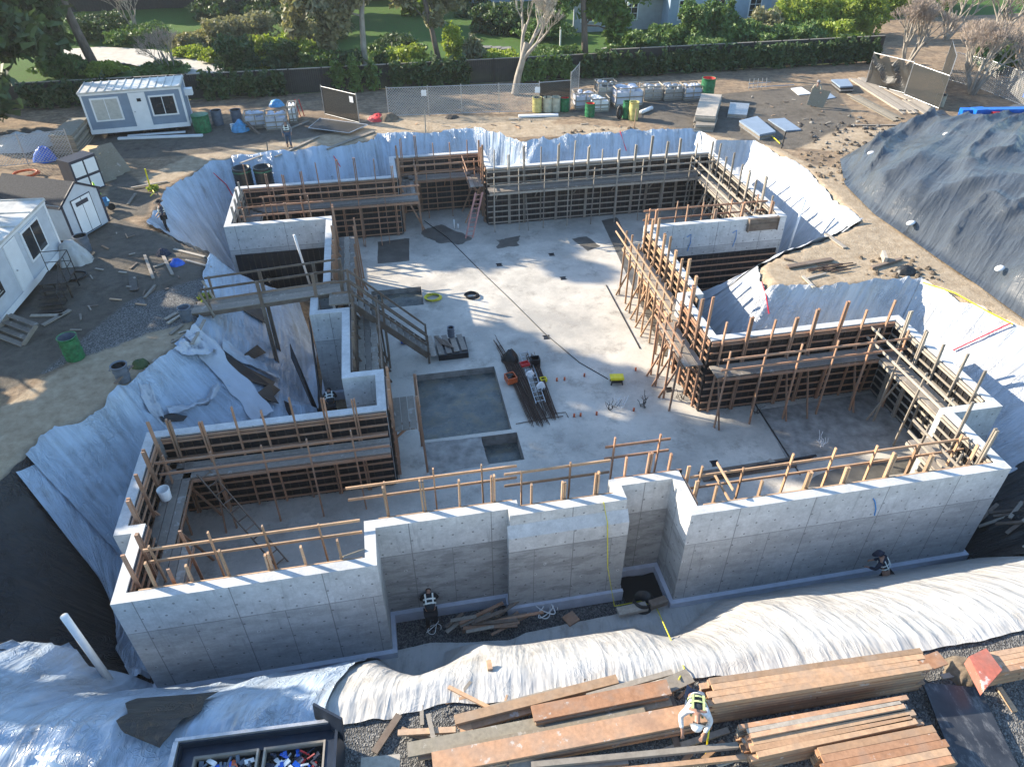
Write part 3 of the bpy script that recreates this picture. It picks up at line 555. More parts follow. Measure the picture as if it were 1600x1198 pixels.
# ================================================================ FORMWORK
def formwork(ax,c,a0,a1,n,label,panel=True,deck=True,rails=True,studs=True,z0=Z0,zt=0.,stud_h=.95,step=1.0,posts=True,group='timber wall forms along the concrete',walers=True,lean=0.,fr=True,dz=-1.15,rail_ext=(0,0),mat='lumber_stud',pstep=2.44,seed=0,deck_ext=(0,0)):
    """ax 'x': the form runs along x at y=c; n=+1/-1 is the side the timber stands on"""
    rn=random.Random(seed+int(c*10)+int(a0*7))
    def P(a,d,z): return (a,c+n*d,z) if ax=='x' else (c+n*d,a,z)
    t=empty('wall_formwork',label,'formwork',P((a0+a1)/2,.1,z0),group=group); T=Vector(t.location)
    def part(b,name,mat):
        b.v=[tuple(Vector(v)-T) for v in b.v]; return b.build(name,mat,t)
    def bx(b,p,q): return b.box(P(*p),P(*q))
    if panel:
        b=MB(); bx(b,(a0,.006,z0+.01),(a1,.05,zt-.05)); part(b,'panel','black_panel')
        b=MB(); k=a0+.3
        while k<a1-.1:
            bx(b,(k-.02,.052,z0+.02),(k+.02,.085,zt-.1)); k+=.305
        part(b,'rib','steel_dark')
        if fr: 
            b=MB(); bx(b,(a0,.052,zt-.14),(a1,.095,zt-.05)); part(b,'top_plate',mat)
    if walers:
        z=z0+.12
        while z<zt-.1:
            b=MB(); 
            o=rn.uniform(-.04,.04); bx(b,(a0+o,.088,z),(a1+o,.126,z+.075)); part(b,'waler',mat); z+=.36
    if studs:
        k=a0+.35
        while k<a1-.1:
            tp=zt+stud_h*rn.uniform(.62,1.3); b=MB(); l=rn.uniform(-.12,.12)
            d=.155+ (0 if rn.random()<.6 else .0)
            for s in((-.03,.03) if rn.random()<.5 else (0,)):
                b.beam(P(k+s*1.4,d,z0+.03 if panel else zt-1.2),P(k+s*1.4+l,d,tp-abs(s)*4*rn.random()),.055 if ax=='x' else .1,.1 if ax=='x' else .055,(0,1,0))
            part(b,'stud',mat)
            if panel and rn.random()<.35: b=MB(); b.beam(P(k,.2,zt-.9 if deck else zt-.6),P(k+.02,1.35,z0+.02),.04,.09,(0,1,0) if ax=='x' else (1,0,0)); part(b,'brace',mat)
            k+=step*rn.uniform(.93,1.07)
    if deck:
        for i in range(3):
            b=MB(); bx(b,(a0+deck_ext[0],.20+i*.27,dz),(a1+deck_ext[1],.45+i*.27,dz+.045+.004*i)); part(b,'deck_board','deck_plank')
        b=MB(); bx(b,(a0+deck_ext[0],1.02,dz-.13),(a1+deck_ext[1],1.055,dz-.005)); part(b,'edge_beam',mat)
        k=a0+.5
        while k<a1:
            b=MB(); bx(b,(k-.02,.13,dz-.12),(k+.02,1.0,dz-.03)); b.beam(P(k,.15,dz-.75),P(k,.85,dz-.12),.04,.09); part(b,'bracket',mat); k+=pstep
    if posts:
        k=a0+.25
        while k<a1:
            b=MB(); l=rn.uniform(-.06,.06); b.beam(P(k,1.1+rn.uniform(0,.12),z0+.01),P(k+l,1.1,dz+1.1+rn.uniform(0,.4)),.045 if ax=='x' else .085,.085 if ax=='x' else .045,(0,1,0)); part(b,'post',mat); k+=pstep*.62
    if rails:
        for zz in(dz+1.02,dz+.52):
            b=MB(); bx(b,(a0+rail_ext[0],1.14,zz-.045),(a1+rail_ext[1],1.18,zz+.045)); part(b,'rail',mat)
    return t
IN=.32
formwork('x',20.1-IN,-8.3,-.85,-1,'wall forms with orange walkway along the back wall of the front left room',mat='lumber_stud',seed=1)
formwork('y',-8.8+IN,15.9,19.6,1,'wall forms beside the bucket on the left wall of the front left room',rails=False,posts=False,seed=2,stud_h=1.0)
formwork('y',-8.3+IN,13.5,15.8,1,'short wall forms at the front left corner of the front left room',rails=False,deck=True,posts=True,seed=3)
formwork('x',13.1+IN,-7.7,-1.8,1,'studs and guard rail behind the front left outer wall',panel=True,deck=False,rails=True,posts=True,seed=4,stud_h=.9,mat='lumber_fresh',dz=-.75)
formwork('x',14.45+IN,-1.3,2.7,1,'fresh studs and double guard rail behind the middle left outer wall',deck=False,rails=True,posts=True,seed=5,mat='lumber_fresh',dz=-.75,stud_h=.95,rail_ext=(-.9,.35))
formwork('x',14.17+IN,2.9,6.0,1,'studs behind the chamfered bay wall with brown guard rail',deck=False,rails=True,posts=True,seed=6,mat='lumber_fresh',dz=-.78,stud_h=.85,rail_ext=(-.3,0))
formwork('x',14.75+IN,6.0,8.2,1,'three studs behind the small recess wall',deck=False,rails=True,posts=True,seed=7,dz=-.75,stud_h=.8,step=.7)
formwork('y',7.75+IN,13.7,14.9,1,'pair of studs at the left end of the front right room',deck=False,rails=True,posts=False,seed=8,dz=-.75,stud_h=.7,step=.7,mat='lumber_fresh')
formwork('x',13.2+IN,8.3,18.0,1,'stout studs and thin rail behind the front right outer wall',deck=False,rails=True,posts=True,seed=9,dz=-1.0,stud_h=.75,step=1.5,mat='lumber_fresh')
formwork('y',18.4-IN,13.6,16.0,-1,'pale wall forms at the near end of the right wall, front right room',seed=10,mat='lumber_grey',stud_h=1.1)
formwork('y',20.3-IN,16.4,21.6,-1,'pale wall forms with walkway along the right wall of the front right room',seed=11,mat='lumber_grey',stud_h=1.15)
formwork('x',22.0-IN,11.97,19.9,-1,'wall forms with grey walkway along the back wall of the front right room',seed=12,mat='lumber_stud',stud_h=1.1)
formwork('y',12.3-IN,21.65,24.85,-1,'wall forms on the near half of the tall centre-right wall',seed=13,mat='lumber_stud',stud_h=1.45,step=.8,pstep=1.4)
formwork('y',13.05-.32,24.8,31.8,-1,'sunlit wall forms and walkway on the far half of the tall centre-right wall',seed=14,mat='lumber_fresh',stud_h=1.4,step=.8,pstep=1.5,rail_ext=(0,1.2),deck_ext=(0,.3))
formwork('x',31.8+IN,13.1,20.0,1,'studs with a thin rail behind the front wall of the back right room',deck=False,posts=True,seed=15,dz=-.8,stud_h=.85,step=1.5)
formwork('y',20.4-IN,32.3,41.2,-1,'wall forms with walkway along the right wall of the back right room',seed=16,mat='lumber_grey',stud_h=1.1)
formwork('x',41.6-IN,6.07,20.0,-1,'long wall forms with walkway along the back wall, right of the pink ladder',seed=17,mat='lumber_grey',stud_h=1.1)
formwork('y',6.4-IN,41.4,44.1,-1,'short wall forms on the right side of the narrow back bay',seed=18,stud_h=1.1,step=.8,posts=False,rails=True)
formwork('x',44.4-IN,.8,6.0,-1,'wall forms along the back of the narrow back bay',seed=19,mat='lumber_stud',stud_h=1.1)
formwork('x',41.3-IN,-7.9,.75,-1,'reddish wall forms with walkway along the back wall of the back left room',seed=20,mat='lumber_stud',stud_h=1.15,deck_ext=(0,1.1),rail_ext=(1,1.2))
formwork('y',-8.3+IN,36.4,40.9,1,'leaning wall forms on the left wall of the back left room',seed=21,deck=True,rails=False,posts=False,stud_h=1.1,mat='lumber_grey')
formwork('x',36+IN,-7.7,-3.3,1,'studs and double rail behind the front wall of the back left room',deck=False,seed=22,dz=-.7,stud_h=.9,step=1.1)
formwork('y',-3.2+IN,29.6,36.0,1,'wall forms with plank walkway left of the stair top',seed=23,mat='lumber_stud',stud_h=.8,step=.8,rails=False)
formwork('y',-2.37+IN,22.4,27.9,1,'wall forms with plank walkway beside the wooden stair',seed=24,mat='lumber_used',stud_h=.5,step=.8,rails=True,pstep=2.0)
formwork('y',-1.15+IN,19.9,21.8,1,'short wall forms where the centre-left wall meets the front left room',seed=25,mat='lumber_stud',stud_h=.5,step=.6)
formwork('y',.45+IN,40.98,44.0,1,'narrow wall forms at the left side of the back bay',seed=26,mat='lumber_stud',stud_h=1.0,step=.8,deck=True,rails=True)
formwork('x',21.9,-1.2,-1.9,1,'x',panel=False,deck=False,rails=False,studs=False,posts=False,walers=False) if False else None
formwork('x',31.8,13.6,20.2,-1,'black lower wall forms on the outside of the back right room',z0=ZB,zt=-1.75,studs=False,deck=False,rails=False,posts=False,seed=27,fr=False)
formwork('x',36.0,-8.1,-3.4,-1,'black lower wall panels on the outside of the back left room',z0=ZB,zt=-1.55,studs=False,deck=False,rails=False,posts=False,seed=28,walers=False,fr=False)

# small form box on the back right room wall
b=MB(); x=18.3
b.box((x,31.62,-.62),(x+1.55,31.79,.03)); b.box((x-.06,31.58,-.66),(x,31.8,.06)); b.box((x+1.55,31.58,-.66),(x+1.61,31.8,.06)); b.box((x,31.59,-.25),(x+1.55,31.61,-.19))
tag(b.build('form_box','lumber_used'),'small dark timber form box clamped over the front wall of the back right room','form box')
# ================================================================ GANGWAY, STAIRS, LADDERS
def path(name,pts,r,mat,label,cat,n=5,group=None): 
    b=MB(); b.tube(pts,r,n); return tag(b.build(name,mat,smooth=True),label,cat,group)
gw=empty('timber_gangway','long plank gangway with double handrails from the left yard to the wall top','gangway',(-8.5,28,0))
O=Vector((-8.5,28,0))
def part(par,b,name,mat,O=None,smooth=False):
    if O is not None: b.v=[tuple(Vector(v)-O) for v in b.v]
    return b.build(name,mat,par,smooth)
for i in range(4):
    b=MB(); b.beam((-8.7+.1*i,27.6+i*.25,.06),(-2.3,28.25+i*.25,.09),.235,.045); part(gw,b,'deck_board','deck_plank',O)
for d in(-.02,.96):
    b=MB(); b.beam((-8.5,27.55+d,-.06),(-2.4,28.2+d,-.03),.05,.19); part(gw,b,'side_beam','lumber_used',O)
    for zz in(1.1,.58):
        b=MB(); b.beam((-7.9,27.6+d,zz),(-2.5,28.18+d,zz+.03),.04,.09); part(gw,b,'rail','lumber_used',O)
    for k,zl in((.08,0),(.42,-2.9),(.8,-4.2),(.99,-3.0)):
        x=-8.2+k*5.9; y=27.57+k*.62+d; b=MB()
        for s in((0,.1) if zl<-1 else (0,)): b.beam((x+s,y,zl-.25),(x+s*.6,y,1.15),.07,.12,(0,1,0))
        part(gw,b,'post','lumber_used',O)
    b=MB(); b.beam((-8.0,27.6+d,1.0),(-7.6,27.4+d,-.1),.05,.09); part(gw,b,'brace','lumber_grey',O)
st=empty('timber_stair','steep wooden stair with rails from the wall top down to the slab','stair',(1.2,27.7,Z0)); O=Vector((1.2,27.7,Z0))
sx0,sx1,sz0,sz1=-2.0,1.1,.02,-3.15
b=MB(); b.box((-2.9,27.2,-.02),(-1.95,28.9,.05)); part(st,b,'landing','deck_plank',O)
for y in(27.25,28.2):
    b=MB(); b.beam((sx0,y,sz0-.1),(sx1,y,sz1-.05),.045,.28); part(st,b,'stringer','lumber_used',O)
    for off in(1.05,.55):
        b=MB(); b.beam((sx0-.7,y,off),(sx0,y,off),.04,.09); part(st,b,'rail','lumber_used',O); b=MB(); b.beam((sx0,y,sz0+off),(sx1,y,sz1+off),.04,.09); part(st,b,'rail','lumber_used',O)
    for k in(0,.42,1):
        x=sx0+(sx1-sx0)*k; z=sz0+(sz1-sz0)*k; b=MB(); b.beam((x,y,Z0),(x,y,z+1.1),.09,.09,(0,1,0)); part(st,b,'post','lumber_used',O)
for i in range(12):
    k=(i+.5)/12; b=MB(); x=sx0+(sx1-sx0)*k; z=sz0+(sz1-sz0)*k; b.box((x-.12,27.28,z-.02),(x+.12,28.17,z+.03)); part(st,b,'tread','deck_plank',O)
# platform of planks on a black form panel
pf=empty('plank_platform','low platform of worn planks on a black panel at the foot of the stair','platform',(2.0,28,Z0)); O=Vector((2.0,28,Z0))
b=MB(); b.box((1.55,27.35,Z0),(2.95,28.7,Z0+.3)); part(pf,b,'base','black_panel',O)
for i in range(5):
    b=MB(); b.beam((1.25+i*.36,29.0-.03*i,Z0+.33),(1.35+i*.36,27.3+.06*i,Z0+.335),.26,.04); part(pf,b,'plank','deck_plank',O)
for i in range(6):
    x=1.35+i*.1; b=MB(); b.beam((x+.2,28.9-.1*i,Z0+.37),(x+.45,28.1-.1*i,Z0+.4+.01*i),.05,.04); part(pf,b,'batten','lumber_used',O)
def ladder(p0,p1,w,rungs,mat,name,label,cat='ladder',wd=(1,0,0),bx=(.03,.08)):
    t=empty(name,label,cat,p0); O=Vector(p0); p0=Vector(p0);p1=Vector(p1);W_=Vector(wd).normalized()*w/2
    for s in(-1,1):
        b=MB(); b.beam(p0+W_*s,p1+W_*s,bx[0],bx[1],(p1-p0).cross(W_)); part(t,b,'side_rail',mat,O)
    for i in range(rungs):
        q=p0.lerp(p1,(i+.5)/rungs); b=MB(); b.beam(q-W_,q+W_,.035,.03); part(t,b,'rung',mat,O)
    return t
M['ladder_pink']=simple('ladder_pink',(.46,.22,.19),.6,.2,6)
ladder(at(733,372,Z0),(5.45,40.35,-1.05),.42,10,'ladder_pink','wooden_ladder','pink painted ladder leaning on the walkway of the narrow back bay',bx=(.09,.05))
ladder((-4.8,16.6,Z0),(-7.1,18.9,-.95),.4,11,'lumber_used','wooden_ladder','dark timber ladder leaning on the walkway of the front left room',wd=(.7,.7,0))
ladder((-3.05,25.2,-4.3),(-2.9,22.4,-2.9),.45,14,'galv','metal_ladder','thin metal ladder in the trench beside the crouched worker',wd=(1,0,.0))
ladder(tuple(at(845,630,Z0+.12)),tuple(at(818,548,Z0+.12)),.42,12,'galv','aluminium_ladder','aluminium ladder lying flat on the rebar bundle',wd=(1,.1,0))
# ---------------------------------------------------------------- things on the slab
def coil(name,x,y,z,r,mat,label,cat,turns=6,tr=.02,seed=0):
    rn=random.Random(seed); pts=[]
    for i in range(turns*16): a=i/16*2*math.pi; rr=r*(1+.18*math.sin(i*.37+seed)+.12*rn.random()); pts.append((x+rr*math.cos(a),y+rr*math.sin(a)*.85,z+.02+.018*(i/16)))
    return path(name,pts,tr,mat,label,cat)
c=at(677,467,Z0); coil('hose_coil',c.x,c.y,Z0,.38,'rope_yellow','yellow hose coil on the shaded slab','hose',7,.028,1)
c=at(737,464,Z0); coil('cable_coil',c.x,c.y,Z0,.33,'cable_black','tangled black cable coil on the sunny slab','cable',8,.022,2)
def barrel(x,y,z,r,h,mat,name,label,cat,lid=None,taper=1.,hoops=2,inner='black_pipe',handles=False,group=None):
    t=empty(name,label,cat,(x,y,z),group=group); b=MB(); pr=[(0,0),(r*taper,0)]
    for i in range(1,13):
        k=i/12; rr=r*(taper+(1-taper)*k); 
        if hoops and i in(4,8): rr+=.02
        pr.append((rr,h*k))
    pr+=[(r+.02,h),(r+.02,h+.02),(r-.03,h+.02),(r-.03,h-.03)]
    b.lathe(pr,n=24); b.build('body',mat,t,True)
    b=MB(); b.lathe([(r-.03,h+.0),(r*.9,h*.55),(0,h*.55)] if not lid else [(r+.01,h+.02),(r*.6,h+.05),(0,h+.055)],n=24); b.build('lid' if lid else 'inside',lid or inner,t,True)
    if handles:
        for s in(-1,1): b=MB(); b.tube([(s*r,-.09,h*.8),(s*(r+.06),-.09,h*.82),(s*(r+.06),.09,h*.82),(s*r,.09,h*.8)],.015,5); b.build('handle',mat,t)
    return t
c=at(705,525,Z0+.36); barrel(c.x,c.y,Z0+.36,.16,.48,'grey_bin','water_jug','dark blue jug standing on the plank platform','jug')
def jug(px,py,z,label,mat='blue_plastic',r=.14,l=.42):
    c=at(px,py,z); b=MB(); b.tube([(c.x-l/2,c.y,z+r),(c.x-l*.45,c.y,z+r),(c.x+l*.3,c.y+.03,z+r),(c.x+l*.38,c.y+.03,z+r),(c.x+l*.5,c.y+.03,z+r)],[r*.7,r,r,r*.4,r*.35],12); return tag(b.build('water_jug',mat,smooth=True),label,'jug')
jug(633,536,Z0,'blue water jug lying on the slab under the stair')
# yellow cart with its pole and long cord
c=at(963,598,Z0); t=empty('yellow_laser_cart','low yellow tray on a black base where the long cord ends','cart',(c.x,c.y,Z0),-.15)
b=MB(); b.box((-.3,-.2,.28),(.3,.2,.36)); b.box((-.27,-.17,.36),(.27,.17,.38)); b.build('tray','yellow_paint',t)
b=MB(); [b.beam((sx*.25,sy*.16,0),(sx*.2,sy*.13,.28),.05,.05) for sx in(-1,1) for sy in(-1,1)]; b.box((-.22,-.15,.1),(.22,.15,.2)); b.build('base','black_panel',t)
pl=[at(x,y,Z0+.02) for x,y in((663,345),(700,372),(760,432),(800,470),(850,520),(905,566),(950,592))]
path('power_cord',[tuple(p) for p in pl],.022,'cable_black','long thin black cord running diagonally across the slab','cord')
# rebar bundles, tools
def bundle(p,q,n,spread,mat,name,label,cat,r=.012,z=Z0,seed=0,jit=.35):
    rn=random.Random(seed); p=Vector(p);q=Vector(q); d=(q-p).normalized(); s=Vector((-d.y,d.x,0)); t=empty(name,label,cat,p)
    for i in range(n):
        o=s*rn.uniform(-spread,spread)+Vector((0,0,rn.uniform(.02,.14))); e=rn.uniform(-jit,jit); b=MB()
        b.tube([p+o+d*e-p,q+o*1.0+s*rn.uniform(-.12,.12)+d*rn.uniform(-jit,jit)-p],r,4); b.build('bar',mat,t)
    return t
bundle(at(795,560,Z0),at(842,660,Z0),55,.34,'rust_rebar','rebar_bundle','wide rusty rebar bundle beside the big pit','rebar',seed=1)
bundle(at(830,560,Z0),at(862,650,Z0),30,.22,'rust_rebar','rebar_bundle','narrower rusty rebar bundle right of the aluminium ladder','rebar',seed=2)
bundle(at(775,535,Z0),at(808,590,Z0),12,.12,'rust_rebar','rebar_bundle','few long rusty bars sticking out behind the black tarp heap','rebar',seed=3,jit=.6)
path('bent_rebar',[tuple(at(x,y,Z0+.03)) for x,y in((806,662),(855,653),(880,650))],.016,'rust_rebar','dark bar lying across the near end of the rebar bundles','rebar')
path('bent_rebar',[tuple(at(x,y,Z0+.03)) for x,y in((860,646),(884,644),(888,652))],.014,'rust_rebar','thin hooked bar right of the rebar bundles','rebar')
def heap(x,y,z,r,h,mat,name,label,cat,seed=0,n=26,kind=None,lump=.35):
    b=MB(); pts=[]
    for j in range(n):
        for i in range(n):
            u=-1+2*i/(n-1);v=-1+2*j/(n-1); m_=max(abs(u),abs(v)) or 1; k=m_/max(math.hypot(u,v),1e-6); uu,vv=u*k,v*k; d=math.hypot(uu,vv)
            f=float(fbm(uu*2.2+seed*3,vv*2.2,seed)); e=1+lump*(f-.5)
            pts.append((uu*r*e,vv*r*e*.85,max(0,h*(1-d**2)*(.7+.9*f)+.10*h*float(ridge(uu*4,vv*4,seed+1)))*(1 if d<.98 else 0)))
    b.grid(pts,n,n); o=b.build(name,mat,smooth=True,loc=(x,y,z)); return tag(o,label,cat,kind=kind)
c=at(797,563,Z0); heap(c.x,c.y,Z0,.42,.55,'liner_black','tarp_bundle','crumpled black tarp bundle on the far end of the rebar','tarp',5)
def crate(px,py,z,w,d,h,mat,name,label,cat,rz=0,fill=None,inner='black_panel'):
    c=at(px,py,z); t=empty(name,label,cat,(c.x,c.y,z),rz); b=MB(); k=.03
    b.box((-w/2,-d/2,0),(w/2,d/2,.03))
    b.box((-w/2,-d/2,.03),(w/2,-d/2+k,h)); b.box((-w/2,d/2-k,.03),(w/2,d/2,h)); b.box((-w/2,-d/2+k,.03),(-w/2+k,d/2-k,h)); b.box((w/2-k,-d/2+k,.03),(w/2,d/2-k,h))
    b.build('body',mat,t)
    if fill:
        rn=random.Random(int(px)); b=MB()
        for i in range(9): b.ball((rn.uniform(-w/3,w/3),rn.uniform(-d/3,d/3),h*.8),(w*.18,d*.18,h*.25),7,5)
        b.build('contents',fill,t,True)
    return t
crate(836,570,Z0,.42,.36,.4,'black_panel','milk_crate','black crate right of the aluminium ladder','crate')
crate(798,595,Z0+.1,.45,.5,.3,'orange_paint','generator','orange generator box on the rebar','generator',.2,fill='black_panel')
crate(820,570,Z0+.14,.4,.3,.12,'red_paint','tool_box','flat red tool box under the ladder','tool box',.2)
for px,py,l in((828,588,'white plastic bag beside the yellow box'),(845,607,'white plastic bag nearest the end of the ladder')):
    c=at(px,py,Z0); heap(c.x,c.y,Z0,.24,.3,'white_plastic','plastic_bag',l,'bag',int(px))
crate(849,595,Z0,.3,.22,.16,'yellow_paint','plastic_box','small yellow box by the white bags','box',.1)
for i,(px,py,l) in enumerate(((870,595,'leftmost orange pipe stub, paired, right of the yellow box'),(882,594,'orange pipe stub just right of its paired stub'),(913,588,'lone orange pipe stub halfway to the yellow cart'),(897,651,'orange pipe stub left of the hooked bar tip'),(907,650,'orange pipe stub in the row before the front wall, second from left'),(932,648,'orange pipe stub in the middle of the near row'),(993,579,'orange pipe stub right of the yellow cart'),(990,642,'orange pipe stub beside the upright bars'))):
    c=at(px,py,Z0); b=MB(); b.tube([(c.x,c.y,Z0),(c.x,c.y,Z0+.16)],.045,10); tag(b.build('pipe_stub','orange_paint',smooth=True),l,'pipe stub','orange pipe stubs cast in the slab')
for i,(px,py,l) in enumerate(((880,435,'small dark box-out in the middle of the far slab'),(854,527,'small dark box-out beside the diagonal cord'),(1045,609,'small dark box-out near the yellow cart'),(1117,724,'small dark box-out by the front right room'),(780,414,'small dark box-out near the pink ladder'),(862,398,'small dark box-out with a stain in the back of the slab'))):
    c=at(px,py,Z0); b=MB(); b.box((c.x-.14,c.y-.12,Z0),(c.x+.14,c.y+.12,Z0+.012)); b.box((c.x-.17,c.y+.12,Z0),(c.x+.17,c.y+.15,Z0+.03)); b.box((c.x-.17,c.y-.15,Z0),(c.x+.17,c.y-.12,Z0+.03))
    tag(b.build('floor_box','black_panel'),l,'floor box','small box-outs in the slab')
rn=random.Random(4)
for i,(px,py,l) in enumerate(((954,638,'tangle of conduit ends left in the front row of stubs'),(972,634,'bunch of white conduit ends beside the tangle'),(1003,636,'pair of tall thin bars standing in the slab'),(1062,623,'wire tangle by the centre-right wall foot'),(1283,696,'black and white wire tangle on the front right room floor'),(1178,645,'wire tangle at the dark joint of the front right room'))):
    c=at(px,py,Z0); b=MB()
    for k in range(9):
        p=Vector((c.x+rn.uniform(-.15,.15),c.y+rn.uniform(-.12,.12),Z0)); pts=[p]; 
        for s in range(3): p=p+Vector((rn.uniform(-.12,.12),rn.uniform(-.12,.12),rn.uniform(.05,.2 if px!=1003 else .3))); pts.append(p)
        b.tube(pts,.012,4)
    tag(b.build('conduit_bunch','white_paint' if px in(972,1283) else 'cable_black'),l,'conduit')
def vpipe(px,py,z,y2,r,mat,label,lean=0,name='standpipe',cat='pipe'):
    c=at(px,py,z); h=hgt(px,py,z,y2); b=MB(); b.tube([(c.x,c.y,z),(c.x+lean,c.y,z+h)],r,12); return tag(b.build(name,mat,smooth=True),label,cat)
b=MB(); b.tube([(-4.45,35.2,-4.2),(-4.75,34.6,-.1)],.06,12); tag(b.build('standpipe','white_plastic',smooth=True),'tall white pipe outside the back left room','pipe')
b=MB(); b.tube([hit(172,1063),at(100,962,-.2)],.10,14); tag(b.build('standpipe','white_plastic',smooth=True),'thick leaning white pipe at the bottom left corner of the foundation','pipe')
b=MB(); b.tube([(21.2,32.2,-2.8),(22.0,33.0,0.25)],.06,12); tag(b.build('standpipe','white_plastic',smooth=True),'leaning white pipe on the slope right of the back right room','pipe')
for px,y2,l in((710,343,'taller of two white pipe stubs left of the pink ladder'),(716,350,'shorter of two white pipe stubs left of the pink ladder')): vpipe(px,358,Z0,y2,.04,'white_plastic',l)
for i,(x,y,l) in enumerate(((-8.15,43.3,'left of the twin black corrugated pipes standing upright'),(-6.95,43.2,'right of the twin corrugated pipes, with a green inside'))):
    t=empty('corrugated_pipe',l,'corrugated pipe',(x,y,-3.6),group='twin black corrugated pipes'); b=MB(); pr=[]
    for k in range(46): pr.append((.5+(.035 if k%2 else 0),k*.088))
    b.lathe(pr+[(.46,3.96),(.46,3.0),(.45,0)],n=28); b.build('shell','black_pipe',t,True)
    b=MB(); b.lathe([(.54,3.74),(.555,3.78),(.54,3.82)],n=28); b.build('hoop','pipe_green',t,True)
    b=MB(); b.lathe([(.455,3.55 if i else 2.9),(0,3.6 if i else 2.9)],n=24); b.build('inside','pipe_green' if i else 'black_panel',t)
# sump pipe in front recess
t=empty('sump_pipe','short wide black pipe in the dark hole of the front recess','pipe',(6.75,13.3,-4.4)); b=MB(); b.lathe([(.33,0),(.33,.55),(.29,.55),(.29,.02),(0,.02)],n=24); b.build('shell','black_pipe',t,True)
flat('sump_hole',[(6.3,13.0),(7.6,13.0),(7.6,14.6),(6.3,14.6)],-4.385,'liner_black','dark wet hole in the recess of the front wall','hole',wob=.1)
b=MB(); b.lathe([(.17,0),(.2,.42),(.18,.42),(.16,.02),(0,.02)],n=18); c=at(260,778,-1.1); o=b.build('bucket','white_plastic',smooth=True,loc=(c.x,c.y,-1.1)); tag(o,'white bucket on the walkway of the front left room','bucket')
b=MB(); b.lathe([(.17,0),(.2,.42),(.18,.42),(.16,.02),(0,.02)],n=18); c=at(601,300,-1.1); o=b.build('bucket','white_plastic',smooth=True,loc=(c.x,c.y+.1,-1.1)); tag(o,'white bucket on the back left walkway near the jog','bucket')
# loose boards: (pixel ends, z, width, thickness, material, label)
def board(p,q,z,w,th,mat,label,z2=None,name='loose_board',cat='board',group=None,upv=(0,0,1)):
    a=at(*p,z); c=at(*q,z if z2 is None else z2); a.z+=th/2; c.z+=th/2; b=MB(); b.beam(a,c,w,th,upv); return tag(b.build(name,mat),label,cat,group)
bundle((-2.9,14.6,Z0),(-6.9,14.3,Z0),26,.55,'rust_rebar','rebar_bundle','rusty bars stacked behind the front left outer wall','rebar',seed=8,jit=.3,r=.014)
b=MB(); b.beam((-2.35,14.9,-1.5),(-2.0,13.6,.05),.6,.03); tag(b.build('leaning_plywood','plywood_form'),'plywood strip leaning over the wall near the middle left step','plywood')
board((1095,745),(1240,722),Z0+.03,.5,.05,'lumber_used','stack of long boards on the floor behind the front right wall')
for i in range(4): board((1110+i*8,747-i*3),(1260+i*5,718-i*2),Z0+.1+i*.03,.09,.05,'black_panel' if i%2 else 'lumber_used','dark long board %s behind the front right wall'%['lowest on the pile','second on the pile','third on the pile','topmost on the pile'][i])
board((1200,720),(1216,730),Z0+.02,.2,.1,'lumber_grey','short grey block beside the long boards of the front right room')
# trench debris
for i in range(22):
    rn=random.Random(60+i); px,py=690+rn.random()*105,972+rn.random()*26; a=rn.uniform(-.3,.9); l=rn.uniform(.5,1.8); c=at(px,py,-4.3); dz=.02+.02*i
    b=MB(); b.beam((c.x,c.y,-4.3+dz),(c.x+l*math.cos(a),c.y+l*math.sin(a)*.5,-4.22+dz),rn.uniform(.08,.14),.04); tag(b.build('scrap_board',['lumber_used','lumber_grey','lumber_stud'][i%3]),'broken board in the scrap pile in the front trench','board','scrap boards piled in the front trench')
c=at(680,985,-4.35); pts=[(c.x+.3*math.cos(t*1.1)*(.6+.4*math.sin(t)),c.y+.2*math.sin(t*1.3),-4.33+.03*t) for t in np.linspace(0,9,40)]; path('cable_tangle',pts,.012,'white_plastic','white wire tangle beside the front trench worker','cable')
c=at(858,955,-4.35); pts=[(c.x+.45*math.cos(t*1.1)*(.6+.4*math.sin(t)),c.y+.3*math.sin(t*1.37),-4.33+.02*t) for t in np.linspace(0,14,70)]; path('cable_tangle',pts,.018,'white_plastic','white cable tangle on the gravel before the bay wall','cable')
board((884,972),(900,962),-4.3,.4,.06,'lumber_stud','square board offcut at the right of the front trench')
board((965,958),(1010,948),-4.1,.3,.12,'lumber_grey','pale board end beside the sump pipe')
board((1015,948),(1040,940),-4.0,.25,.2,'lumber_used','stacked plank ends right of the sump pipe')
b=MB(); pts=[(5.35,14.15,.05),(5.45,13.9,-.6),(5.55,13.7,-2.5),(5.8,13.35,-4.1)]+[tuple(hit(x,y)+Vector((0,0,.16))) for x,y in((1000,944),(1025,955),(1045,1000),(1068,1050))]+[(5.4,8.2,.35)]
b.tube(pts,.018,5); tag(b.build('yellow_rope','rope_yellow'),'long yellow rope hanging down the bay wall and over the front plastic','rope')
for i in range(30):
    rn=random.Random(90+i); x,y=rn.uniform(19.0,22.0),rn.uniform(11.6,14.6); z=float(H(x,y))+.1+.02*i; a=rn.uniform(-1,.6); l=rn.uniform(.8,2.2)
    b=MB(); b.beam((x,y,z),(x+l*math.cos(a),y+l*math.sin(a),float(H(x+l*math.cos(a),y+l*math.sin(a)))+.12+.02*i),.12,.04); tag(b.build('scrap_board',['lumber_used','lumber_grey'][i%2]),'scrap board in the pit right of the foundation','board','scrap boards in the lower right pit')
